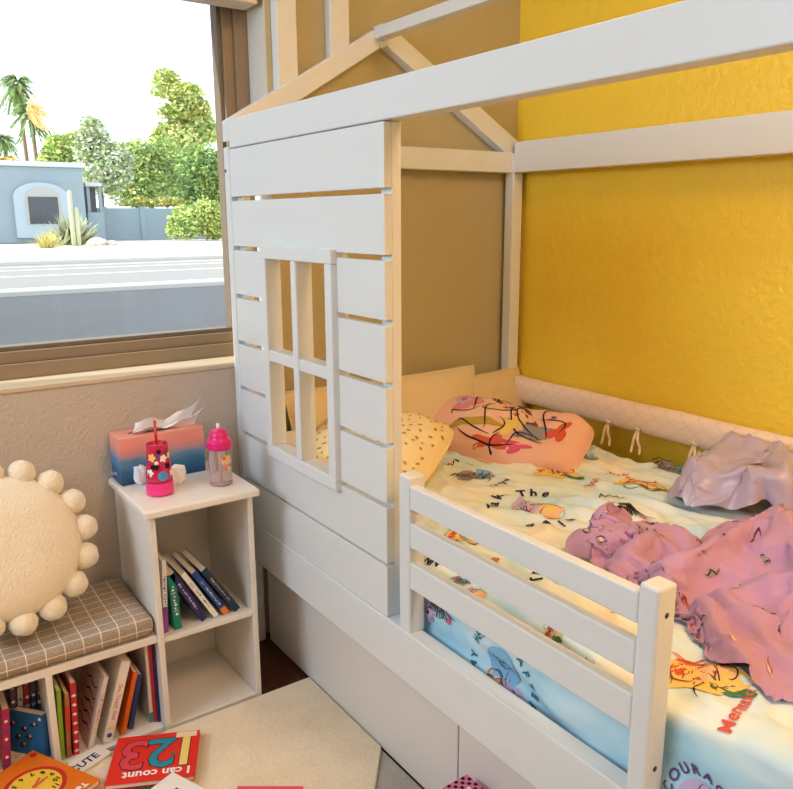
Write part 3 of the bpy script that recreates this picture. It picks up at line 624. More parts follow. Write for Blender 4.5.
# ------------------------------------------------------------------ blankets (draped vertex tables in thousandths of the box lo..hi)
PINK_DRAPE = (84, 72, [0.97836, 0.16202, 0.567], [1.60738, 0.88597, 0.67507], [
[78,88,100,111,121,131,139,146,151,154,159,162,158,157,156,156,157,156,154,158,162,168,174,178,187,195,203,212,220,226,234,242,250,243,251,260,261,268,275,281,287,292,297,302,306,312,318,324,330,337,343,351,358,366,374,383,391,400,408,417,425,432,439,445,452,458,464,470,476,481,485,487,489,64,76,88,100,111,121,131,138,145,147,151,155,158,154,153,159,157,156,160,164,169,174,173,181,189,198,205,214,222,223,231,239,246,242,251,254,263,272,279,284,289,294,299,303,308,313,319,324,331,337,344,351,359,367,374,383,391,399,407,416,425,435,443,451,459,467,471,477,482,486,489,493,494,51,64,78,89,101,112,121,130,137,142,143,147,152,155,154,159,157,154,157,161,166,172,177,185,194,198,208,217,214,221,227,234,244,237,244,255,265,274,280,286,292,297,301,306,311,315,321,327,333,340,345,353,360,367,374,382,390,399,407,417,426,436,446,456,466,474,479,484,488,492,494,495,500,40,51,64,78,90,101,111,120,128,135,140,139,143,149,156,158,152,152,158,165,167,173,180,190,195,201,211,206,215,221,228,235,240,242,243,255,265,274,282,288,294,300,304,309,314,319,324,330,336,343,345,352,357,365,373,381,389,399,410,422,433,445,457,467,473,481,487,491,494,496,497,502,506,30,40,53,68,82,93,101,110,119,126,132,137,136,141,150,155,148,154,162,165,169,175,182,193,198,207,200,207,215,222,229,235,242,249,239,252,263,274,284,292,299,303,305,310,313,316,319,325,332,338,345,351,357,363,372,380,389,401,414,427,441,454,467,474,479,484,491,496,498,499,504,510,508,21,30,42,56,71,81,92,101,109,116,122,129,135,135,144,153,145,156,160,170,171,182,192,196,201,199,206,214,217,223,230,237,244,246,236,252,263,275,287,296,304,310,313,316,318,320,322,323,330,336,343,349,355,362,372,381,393,406,421,436,451,464,476,476,484,486,491,496,504,508,512,515,511,16,23,33,46,59,75,88,98,106,109,114,119,126,136,138,148,142,151,164,164,175,186,185,193,195,207,212,209,216,222,229,238,241,243,236,252,262,277,290,302,312,306,305,307,308,313,315,321,329,334,342,346,355,362,374,386,400,415,432,448,462,475,483,484,485,490,494,505,514,516,519,518,515,13,18,28,39,51,66,81,92,101,107,112,112,119,127,133,143,146,150,164,163,177,181,193,185,192,204,203,210,215,224,232,238,243,237,236,251,261,279,294,309,306,312,313,313,317,314,319,323,328,334,342,347,356,366,380,396,410,428,445,460,473,481,482,488,484,495,505,519,523,525,526,522,518,12,16,26,36,46,59,73,86,95,99,105,107,110,115,123,135,146,152,163,169,171,184,193,187,200,196,206,215,222,219,230,240,237,232,239,244,260,281,298,309,312,310,315,319,314,312,318,324,330,334,343,350,362,375,391,409,424,442,459,474,473,474,480,487,490,504,523,532,533,534,530,526,521,11,15,22,32,45,55,68,80,91,98,102,105,113,111,115,125,136,149,153,162,175,179,189,195,196,199,206,214,222,219,229,234,231,238,231,241,261,283,303,311,308,318,315,319,320,313,318,324,332,337,347,357,371,387,404,424,442,460,477,473,466,472,483,487,502,524,540,543,543,538,532,531,529,10,19,22,34,46,54,65,76,87,95,101,108,103,108,114,120,133,145,157,161,174,172,180,187,196,205,207,218,217,219,222,224,237,232,225,239,263,286,308,305,315,316,322,325,321,316,320,326,336,341,354,367,383,401,419,441,461,479,473,464,464,472,487,498,519,544,552,552,547,541,539,539,536,9,13,25,37,47,58,66,77,85,92,97,101,107,113,119,118,129,143,156,167,165,178,184,189,204,212,210,220,214,213,224,230,233,226,219,240,266,291,307,307,319,322,327,324,320,313,322,329,340,347,362,377,397,416,435,457,479,470,462,457,466,475,494,514,539,558,560,555,549,548,548,544,538,7,15,28,41,51,59,69,78,87,93,97,104,112,120,117,120,128,141,155,168,170,183,188,192,207,218,219,215,216,214,219,223,226,222,218,243,272,299,301,318,328,328,322,319,314,312,319,330,345,353,371,391,411,432,454,476,471,457,453,455,466,483,506,531,555,567,563,558,558,553,548,545,535,5,17,31,46,54,65,75,82,88,94,99,105,114,121,122,133,130,143,158,163,178,183,191,197,211,221,211,219,220,222,224,219,218,214,222,251,281,302,308,330,329,316,309,308,307,305,313,331,348,359,381,404,427,449,474,474,457,446,447,458,473,494,521,547,567,570,565,565,562,559,554,543,534,4,20,35,48,61,69,75,83,90,96,102,109,116,126,130,139,144,144,157,171,186,188,194,203,216,222,215,224,213,214,217,214,209,210,231,262,292,299,323,332,313,301,295,292,302,297,306,327,348,365,392,418,443,469,474,458,446,440,448,464,482,509,536,560,572,563,570,569,568,562,553,542,531,4,13,30,42,44,53,62,71,73,81,90,101,108,112,116,126,136,149,164,181,194,195,202,213,213,222,221,222,218,209,207,204,213,218,248,279,296,310,335,314,299,301,306,303,292,292,298,323,349,372,403,431,461,477,463,448,437,438,453,471,497,524,550,569,567,566,570,572,565,557,547,537,538,0,16,34,27,35,39,47,56,62,71,77,89,102,110,122,135,148,161,172,192,193,204,211,210,214,221,216,219,210,212,211,199,212,240,270,286,301,331,323,304,309,318,321,320,307,286,295,320,350,379,415,445,474,470,452,439,432,443,462,485,512,539,562,571,570,564,568,566,560,553,544,541,546,4,11,25,13,19,27,37,40,46,56,69,83,97,104,120,138,156,167,187,203,198,204,211,222,222,221,221,221,212,201,199,209,237,266,281,297,326,332,310,304,315,325,330,325,319,295,292,317,353,387,426,459,476,458,441,432,435,451,476,501,527,552,569,575,565,562,563,562,557,549,545,550,554,9,20,16,25,29,24,35,42,48,54,68,81,98,115,125,145,160,175,191,206,216,221,227,223,215,218,226,218,204,196,209,238,266,283,298,326,337,312,298,316,332,341,343,337,324,301,292,319,358,396,438,470,471,448,437,433,442,464,491,516,541,562,572,572,565,560,560,555,550,550,548,558,563,21,22,28,37,40,39,30,39,49,59,70,86,101,121,140,152,171,189,187,196,218,230,227,216,221,227,223,208,196,208,238,267,285,300,327,342,318,299,310,327,334,342,342,334,320,294,299,329,367,407,448,475,465,448,438,439,454,480,506,530,553,568,572,569,562,559,554,548,546,550,555,563,572,33,39,48,44,48,50,46,38,45,59,74,93,111,129,150,169,187,204,209,202,226,220,225,221,227,227,217,197,205,234,263,282,302,329,345,321,302,303,320,333,337,339,336,327,311,288,310,339,380,420,458,472,459,445,441,450,468,494,518,541,561,570,571,565,559,555,549,545,548,556,563,571,574,50,34,35,53,43,41,45,45,50,64,82,98,119,140,162,180,191,210,203,222,225,212,221,226,217,222,201,204,228,257,280,302,326,348,324,305,302,314,327,330,332,331,325,315,297,293,326,354,395,434,464,467,457,445,448,460,481,505,528,550,565,570,568,561,556,550,545,547,554,562,570,577,580,52,40,41,47,59,47,51,60,61,74,92,113,134,156,177,181,202,213,213,210,219,214,214,214,224,205,202,228,253,282,302,326,349,326,307,306,311,320,324,326,326,321,313,303,288,312,343,372,412,447,465,462,454,448,455,469,491,511,536,555,566,570,565,558,553,546,546,552,560,569,577,583,588,59,57,57,57,55,64,57,64,78,84,102,122,143,166,179,198,193,202,214,202,209,217,212,227,210,201,227,252,269,305,328,347,328,310,313,313,315,324,322,321,317,311,302,293,298,329,357,388,426,456,462,456,449,453,462,477,499,516,542,558,566,569,562,556,549,545,550,557,566,575,582,589,595,50,52,52,53,56,65,76,73,88,102,119,136,157,174,194,212,196,205,212,213,203,205,216,225,202,222,251,262,290,325,342,333,315,321,321,317,320,324,318,314,308,301,293,289,314,340,372,403,439,460,457,452,453,457,468,484,505,520,546,558,566,567,558,553,546,547,554,563,572,578,584,592,602,54,55,55,54,57,66,79,84,98,114,130,150,164,183,196,216,203,210,200,208,216,205,222,204,221,248,264,275,310,330,341,333,324,318,327,322,320,322,314,309,305,301,287,302,329,352,386,416,448,458,452,455,456,461,473,490,509,523,548,557,564,563,559,550,546,550,559,568,576,583,589,599,608,54,58,58,55,58,68,81,92,107,125,140,159,172,181,198,212,209,199,209,205,218,224,205,219,244,259,259,293,316,336,324,319,323,326,332,322,316,320,311,309,304,291,293,316,341,364,399,426,452,455,452,457,459,465,478,495,513,525,550,554,559,558,556,552,547,555,564,573,580,586,595,606,615,57,62,59,58,67,79,88,103,119,137,154,166,176,187,200,206,201,208,212,221,228,212,225,235,257,254,277,311,335,320,323,326,327,333,328,319,317,313,305,303,295,289,307,330,351,376,410,436,452,449,458,457,465,471,484,500,519,528,551,548,553,551,558,552,552,561,569,579,583,592,601,612,621,65,62,60,68,80,90,102,117,132,149,166,179,188,194,194,200,209,218,229,218,223,231,244,254,252,270,295,325,322,332,332,331,336,329,321,312,310,303,300,297,288,303,322,343,362,389,422,443,448,446,455,464,471,479,492,507,520,532,550,553,544,546,552,553,560,567,576,581,590,598,607,617,626,66,62,69,81,91,101,116,130,145,161,173,183,193,192,201,207,216,223,214,227,242,240,243,249,270,285,312,316,333,322,330,339,331,322,318,307,299,297,294,289,303,318,337,353,373,402,431,444,442,450,462,470,478,486,499,513,527,534,548,559,552,554,554,562,566,574,583,588,596,604,613,623,628,64,70,82,93,103,115,129,143,158,170,182,193,194,201,209,215,223,222,231,236,252,256,255,260,281,297,305,320,322,329,338,336,322,324,313,302,299,296,292,305,317,334,349,364,386,413,437,442,448,456,467,476,485,494,502,515,533,535,546,559,560,557,556,565,574,582,590,595,601,611,620,626,633,70,81,93,105,116,129,142,155,170,182,193,197,203,210,214,218,228,240,250,255,268,270,271,271,285,304,319,318,318,321,336,331,321,321,309,300,299,298,309,319,334,347,359,376,399,424,438,441,454,462,473,482,492,501,506,520,535,535,548,561,564,564,567,569,575,584,594,604,609,615,625,631,637,82,94,106,118,130,142,155,168,181,192,202,206,213,215,221,231,243,257,263,262,271,271,275,283,301,309,321,315,309,324,332,321,332,318,310,299,306,312,323,336,348,358,372,392,413,434,438,448,461,469,479,488,496,505,513,525,530,538,554,563,572,574,577,578,580,587,597,607,616,622,629,636,643,95,107,119,131,143,156,168,180,192,202,211,216,218,225,232,244,258,269,275,274,277,281,287,297,308,317,312,306,317,325,319,333,329,313,304,315,316,328,338,350,359,370,386,405,426,438,440,454,464,476,486,495,504,513,521,529,535,542,556,567,576,583,584,586,589,592,601,610,621,628,635,642,649,107,119,132,144,157,169,180,192,203,212,219,221,228,234,243,256,269,279,286,285,290,292,297,308,317,310,307,307,320,313,326,318,327,318,318,322,333,341,353,360,369,384,400,418,434,435,449,462,470,483,493,502,511,520,529,537,543,550,559,570,575,581,583,588,594,600,607,616,626,635,641,648,656,119,132,145,157,170,181,192,203,213,222,225,233,238,245,254,268,280,290,296,295,301,302,308,316,308,307,307,314,322,321,326,333,338,329,330,339,347,357,363,371,383,396,411,428,436,439,456,469,477,488,499,509,519,525,537,546,552,552,565,575,584,587,591,596,600,608,615,621,632,640,647,655,663,132,145,157,170,182,193,204,214,224,231,238,243,249,256,266,279,290,299,305,305,312,313,317,311,317,316,320,327,335,336,343,350,343,340,347,355,362,367,374,384,395,406,421,434,433,447,464,469,484,495,505,514,521,531,544,543,553,560,570,579,587,594,600,602,608,615,622,628,637,646,653,660,669,145,157,170,183,194,205,216,227,236,244,251,256,262,270,277,289,297,305,314,315,321,324,326,320,328,329,333,340,347,352,358,359,356,354,362,366,374,379,387,396,405,415,429,437,436,454,468,473,488,500,511,515,527,538,548,549,561,569,574,583,592,597,605,608,615,621,628,635,642,650,658,666,675,158,170,183,195,206,218,229,238,248,256,264,270,275,284,289,297,306,313,319,325,330,334,331,331,339,341,346,353,355,363,367,363,361,369,377,381,386,392,399,405,416,425,436,435,442,461,467,480,495,507,509,521,533,536,544,557,568,576,583,589,598,603,609,616,620,628,635,640,647,654,662,671,680,171,183,195,207,219,230,240,250,259,268,276,281,291,296,303,311,319,325,331,336,338,343,341,343,351,355,358,357,368,374,373,367,374,382,390,395,399,404,410,415,425,429,440,438,448,467,471,487,501,504,515,527,532,538,551,564,573,585,587,596,605,611,615,623,627,635,641,646,652,659,667,675,685,183,195,207,219,230,241,251,261,271,280,284,294,300,311,318,323,332,337,342,346,347,352,352,356,358,361,364,369,379,380,373,378,387,393,399,405,411,415,415,425,431,433,444,442,457,474,476,493,497,508,520,526,533,545,554,567,579,581,594,603,613,618,621,630,634,642,647,652,658,664,672,680,689,192,204,216,228,239,249,259,268,278,289,292,303,310,322,327,334,342,347,351,355,353,360,363,367,370,373,377,378,388,378,384,390,398,404,411,417,414,417,424,433,438,438,448,448,464,478,482,498,499,512,524,526,538,545,559,572,573,586,600,609,619,625,628,634,642,649,653,658,664,669,677,684,694,195,207,218,229,240,250,261,271,281,292,297,308,316,328,333,341,347,352,355,359,361,360,366,370,376,381,383,388,380,384,394,400,407,415,422,421,418,426,431,437,445,448,445,455,470,474,488,502,501,514,524,530,533,547,560,564,576,589,598,613,621,631,635,640,648,655,660,666,669,676,684,691,700,197,209,220,230,241,251,262,273,283,295,305,311,322,333,343,347,353,356,360,363,366,368,367,373,380,386,389,390,385,396,402,412,420,418,427,421,429,435,442,447,451,449,452,464,476,481,495,497,502,515,518,524,535,548,553,566,578,586,599,612,626,633,642,646,654,661,667,673,676,683,691,699,708,199,210,220,231,241,251,262,274,285,297,309,316,328,339,348,351,356,360,363,367,371,375,375,375,384,384,381,386,395,404,415,424,418,428,425,432,433,437,442,447,455,454,462,473,478,489,499,498,502,511,523,530,537,542,555,565,574,586,602,613,627,635,646,649,658,665,673,676,683,691,698,707,716,199,210,220,230,241,251,262,274,286,299,312,320,332,343,351,354,358,363,366,369,373,376,383,379,381,382,390,397,404,416,427,417,428,433,435,433,438,443,448,454,455,465,472,476,485,497,499,501,506,513,522,533,542,546,557,570,578,587,603,614,627,637,648,653,663,669,677,682,691,696,705,714,724,198,209,220,230,240,250,261,273,286,299,312,323,336,345,342,352,361,362,367,371,375,378,381,391,389,393,392,403,414,430,413,416,433,433,435,441,446,450,454,460,463,472,475,484,494,503,503,509,512,518,525,533,542,551,562,570,580,589,605,615,628,641,652,657,667,676,681,689,697,703,713,722,732,196,207,218,228,239,248,259,269,282,296,311,325,336,344,341,350,359,363,367,371,374,376,381,388,398,387,399,411,425,421,414,420,434,441,442,448,451,455,460,466,469,476,484,493,502,505,512,517,521,526,534,541,549,557,565,574,584,591,605,617,631,641,651,662,672,680,687,696,704,711,720,729,739,193,205,216,226,237,247,257,267,277,289,304,320,333,343,340,347,357,364,367,370,371,378,381,390,386,393,405,414,419,416,430,432,442,443,449,453,458,461,465,469,475,484,491,499,505,513,518,525,529,537,544,552,558,565,572,579,586,596,609,620,633,645,657,668,679,686,695,703,711,719,728,738,748,191,202,213,224,235,245,255,265,275,284,296,310,326,340,340,345,356,363,366,367,374,378,386,395,391,403,410,422,417,422,434,440,443,453,455,459,463,467,471,477,484,487,497,505,512,519,526,534,541,548,555,560,565,574,581,587,594,602,613,626,639,651,664,675,685,694,703,711,720,729,738,748,758,188,200,210,221,232,242,253,263,273,283,293,303,316,330,343,344,354,361,364,367,376,382,392,393,396,408,417,418,427,426,439,443,453,455,464,466,470,474,479,485,490,495,499,509,518,522,533,543,553,561,568,573,576,581,589,595,601,610,621,633,646,658,670,682,692,701,710,719,728,738,748,759,768,185,197,207,216,228,239,251,262,272,282,292,301,311,322,335,347,351,360,364,368,377,386,387,393,401,411,423,421,429,431,443,447,459,465,467,474,476,481,486,491,497,498,501,510,519,525,535,545,555,565,573,582,587,592,596,602,611,616,627,639,652,665,678,690,700,709,717,727,736,746,756,766,765,183,193,205,213,224,236,247,258,270,280,290,300,310,320,329,340,351,357,363,368,377,382,386,397,404,416,419,431,427,435,447,452,463,472,476,478,482,487,492,497,502,507,506,514,523,533,544,555,567,576,584,590,595,601,607,611,617,625,637,648,661,675,687,699,709,716,725,733,743,754,765,773,772,181,191,203,211,220,232,243,254,266,279,289,299,309,319,328,337,346,355,362,367,374,382,389,395,407,413,420,433,431,442,450,456,467,477,484,486,488,493,498,504,509,515,514,523,533,545,556,568,580,589,597,602,606,610,616,622,628,635,646,658,671,685,697,708,716,724,733,741,751,762,773,778,779,182,188,195,210,217,226,238,250,262,276,288,299,309,319,328,337,344,352,361,368,373,379,386,396,411,417,420,435,436,444,452,460,470,481,489,494,495,499,504,510,515,522,520,531,542,554,566,578,590,600,608,613,617,620,625,631,638,646,656,668,681,694,706,717,724,731,739,749,760,772,780,782,790,183,193,189,202,215,223,234,246,258,273,286,298,310,322,331,338,345,350,358,366,369,377,386,399,414,419,426,434,445,447,455,464,474,484,493,499,502,505,510,516,521,529,527,539,551,563,576,588,599,609,617,623,627,631,635,641,648,657,667,678,691,703,715,725,732,740,747,757,768,780,784,793,801,188,198,185,200,212,222,233,243,255,268,285,299,311,322,328,340,346,351,356,362,379,382,386,403,416,424,428,433,446,451,459,468,478,487,496,503,508,510,516,522,528,537,535,546,559,572,585,598,609,618,626,633,638,642,646,652,657,667,677,688,700,712,723,732,741,747,756,766,778,785,794,802,811,192,197,184,196,208,218,231,242,253,268,282,300,313,323,326,341,349,353,354,363,378,385,386,406,416,426,429,435,446,457,463,472,481,490,498,506,512,515,521,527,535,544,542,554,567,581,594,607,618,627,635,642,648,653,658,664,670,678,687,698,709,720,730,740,749,755,764,774,784,794,803,811,819,198,196,183,196,207,216,229,241,253,269,281,300,314,325,325,341,351,354,355,366,373,381,391,405,414,428,430,437,447,457,467,476,484,493,501,508,515,520,526,533,541,551,549,561,575,589,603,615,627,636,644,652,658,664,670,676,683,690,698,706,716,727,738,747,756,764,773,783,793,803,811,820,828,205,196,183,197,206,214,228,238,254,271,280,300,315,327,325,342,353,356,356,368,375,387,398,404,414,431,431,439,451,462,471,479,488,496,504,511,518,524,531,538,547,558,556,569,583,598,611,624,636,644,654,662,669,676,683,690,696,702,709,716,725,735,745,755,764,772,781,792,802,811,818,826,832,210,196,184,197,206,216,226,240,255,272,280,301,317,329,325,341,355,358,358,371,377,391,400,411,420,432,432,441,454,464,474,483,491,499,506,513,520,528,535,543,553,565,564,577,592,606,620,633,644,653,663,672,679,688,696,701,709,714,716,724,732,741,751,762,772,780,790,800,809,818,826,833,839,215,201,185,198,207,218,228,242,257,275,281,303,318,332,326,340,356,359,360,373,379,394,404,406,421,427,438,444,453,465,476,485,493,501,509,515,523,531,539,549,559,572,572,586,601,616,629,641,652,661,671,679,686,696,706,712,713,721,723,730,737,747,758,769,780,789,798,808,817,824,829,835,841,214,202,187,199,209,221,232,244,259,278,282,304,316,334,327,339,356,361,362,375,381,395,408,406,416,429,442,449,454,464,475,485,494,502,510,517,525,534,544,555,566,580,580,595,610,624,638,651,658,670,678,680,692,704,706,712,720,722,728,733,742,753,765,777,788,797,806,815,823,830,835,840,847,213,203,190,201,213,224,234,248,263,281,284,306,315,336,329,340,357,355,364,377,388,393,411,407,419,431,444,451,456,463,474,484,494,502,511,520,528,538,549,561,574,589,590,605,620,635,648,660,666,676,677,688,699,710,713,719,720,727,728,736,747,760,774,786,796,805,813,821,828,834,840,845,851,212,204,194,204,215,227,239,252,268,285,287,309,316,338,342,340,357,356,369,379,392,393,410,411,421,433,445,453,458,463,472,482,492,502,511,521,531,541,554,567,582,598,601,615,631,645,659,667,674,678,686,695,706,703,718,725,727,720,734,740,755,769,783,796,805,813,820,827,833,839,845,850,854,213,204,198,207,219,231,244,258,273,290,292,311,328,334,354,343,358,357,369,382,394,393,410,415,422,434,446,454,459,464,471,480,491,501,511,521,533,544,557,572,588,605,612,624,641,654,668,673,684,687,695,703,710,706,710,723,720,719,732,749,765,778,794,807,816,822,828,833,839,844,849,854,859,214,204,202,212,222,236,248,264,278,295,301,312,333,341,362,352,356,360,367,381,395,396,408,420,423,435,448,456,461,465,471,479,491,500,510,521,534,547,561,577,594,612,622,632,645,662,666,680,692,696,704,711,710,713,714,716,716,728,742,760,777,790,806,819,825,832,836,839,844,849,854,859,863,213,209,216,218,233,245,260,275,287,304,310,322,342,351,372,364,371,373,375,389,396,404,415,428,430,442,454,461,467,472,475,483,493,505,516,525,538,553,566,584,602,620,634,643,653,658,674,688,698,706,713,717,719,716,708,715,724,737,755,773,789,798,817,830,836,842,846,846,850,854,859,864,869,215,220,224,230,236,254,269,283,299,313,320,336,344,362,382,376,382,387,386,395,408,414,421,423,437,449,447,456,464,472,480,488,498,510,521,530,543,559,572,590,608,621,642,652,666,659,673,688,693,697,703,711,712,706,706,720,737,752,772,790,797,808,827,837,848,852,855,853,856,860,864,869,874,225,230,236,242,249,255,274,290,304,314,332,338,354,374,390,391,391,390,395,403,418,427,421,432,446,438,450,461,471,479,487,494,503,515,526,535,549,564,578,596,612,625,648,660,652,667,677,677,682,687,701,700,701,716,715,736,749,770,791,800,798,818,834,847,849,858,861,858,862,866,869,875,880,236,241,247,254,261,268,276,296,310,317,331,346,366,382,396,402,403,402,404,415,407,422,435,446,435,447,458,468,477,486,493,501,509,520,532,541,553,569,584,601,607,630,638,649,661,675,687,683,682,690,694,694,714,716,727,746,769,792,809,794,813,828,844,853,854,860,864,864,868,872,875,880,885,246,251,257,265,272,280,290,300,311,330,345,359,363,377,381,388,394,404,413,411,412,429,445,440,448,456,466,476,484,493,500,508,517,526,537,549,558,574,590,592,612,624,645,659,672,681,678,678,675,679,686,700,721,721,744,767,792,814,797,803,819,832,847,857,858,864,862,869,869,875,881,886,890,252,260,268,275,283,292,303,315,327,333,349,363,376,388,389,397,404,414,415,401,419,437,434,447,459,467,476,484,492,500,508,516,524,533,544,556,564,579,587,592,609,631,650,670,684,680,689,683,684,688,694,707,716,737,761,787,810,803,800,813,830,838,848,852,864,860,867,874,875,879,884,891,896,262,269,277,285,294,303,313,323,330,345,361,377,389,390,399,406,414,413,407,407,416,432,448,459,468,478,486,494,501,509,516,525,533,542,550,558,569,569,581,598,617,638,657,673,691,692,688,695,686,697,702,718,729,753,779,806,816,813,806,823,837,844,843,853,864,867,871,875,883,887,890,896,902,262,270,278,289,302,297,310,325,341,358,374,388,394,401,408,409,412,408,408,420,428,441,458,470,481,488,495,501,510,517,525,533,543,552,561,568,571,576,591,607,625,646,658,680,696,695,699,693,686,695,711,728,742,768,796,815,817,800,815,830,842,836,848,856,867,868,873,877,887,891,896,903,908,267,276,285,297,297,309,323,338,354,370,386,400,407,413,401,409,409,410,421,427,441,455,468,484,494,501,507,512,514,518,530,541,552,563,573,581,575,586,600,615,633,649,661,683,699,696,699,702,690,701,719,729,755,783,810,822,801,809,826,830,843,836,844,853,864,878,884,887,896,897,904,910,915,276,285,294,299,308,320,334,349,365,381,396,410,406,414,407,417,416,419,427,439,454,469,482,496,507,514,518,521,524,526,528,533,537,549,563,576,586,593,608,620,636,647,667,689,697,705,703,706,694,707,727,732,766,790,824,810,815,822,827,833,841,844,854,864,873,879,888,898,901,905,910,917,922,286,295,301,312,320,332,345,361,376,392,407,419,413,413,414,424,424,431,437,452,465,482,496,508,520,525,530,532,534,536,539,542,546,552,564,583,594,601,608,624,633,647,669,678,688,697,710,710,698,714,736,739,766,796,831,818,829,833,831,834,849,855,865,872,886,891,898,906,910,913,919,925,930,296,305,312,321,332,344,358,373,388,403,417,427,422,425,422,433,433,438,448,465,476,492,509,520,531,535,541,543,545,547,551,553,556,561,568,578,586,599,616,625,631,650,661,672,693,693,707,710,702,721,745,740,766,805,835,827,840,843,841,843,853,867,878,886,896,904,911,917,918,923,929,934,939,309,316,325,334,345,357,370,385,399,414,427,435,432,423,429,442,442,446,459,477,487,504,517,531,536,547,550,555,556,558,562,565,567,570,577,586,595,606,616,613,624,641,662,667,691,689,703,703,706,727,752,740,771,810,838,837,847,852,852,855,861,874,891,899,909,917,923,924,928,933,939,944,949,321,329,338,348,359,371,383,397,411,424,437,440,429,429,438,451,450,455,471,488,500,512,528,535,545,555,561,563,569,570,574,577,579,583,588,596,604,614,606,624,622,646,655,668,691,686,698,700,712,733,758,741,774,813,837,846,854,851,858,849,866,882,897,912,920,928,929,932,938,943,949,954,958,334,343,352,362,372,384,396,409,422,434,446,442,431,438,447,461,458,465,482,491,508,523,533,546,551,562,571,572,579,582,586,590,592,595,601,607,615,622,606,624,625,645,664,671,695,695,691,701,719,738,761,742,777,814,832,849,848,842,844,861,877,892,908,920,929,934,936,943,948,954,959,964,969,348,356,366,375,386,397,409,421,433,444,450,439,441,444,456,468,473,478,481,497,517,528,542,548,561,568,579,582,589,594,599,602,605,609,613,619,626,624,607,617,634,640,667,676,689,702,698,704,724,745,763,742,780,810,838,842,851,840,853,870,885,901,910,924,937,939,946,952,958,964,970,975,979,361,370,380,390,400,411,422,432,443,454,447,448,451,458,462,470,486,493,491,506,522,534,545,555,565,576,587,591,599,604,609,615,617,622,626,628,636,622,609,613,627,645,673,687,698,695,707,703,727,751,765,744,780,812,832,834,847,849,864,879,895,907,919,931,942,949,956,962,968,974,980,985,989,375,384,394,404,414,424,434,443,450,456,459,462,466,470,477,486,498,491,505,514,530,543,553,563,574,584,593,601,607,613,620,625,629,633,626,636,636,625,614,614,632,654,682,700,707,696,698,706,726,754,766,751,782,813,822,837,844,858,873,889,903,917,928,938,947,955,963,970,978,984,990,995,999],
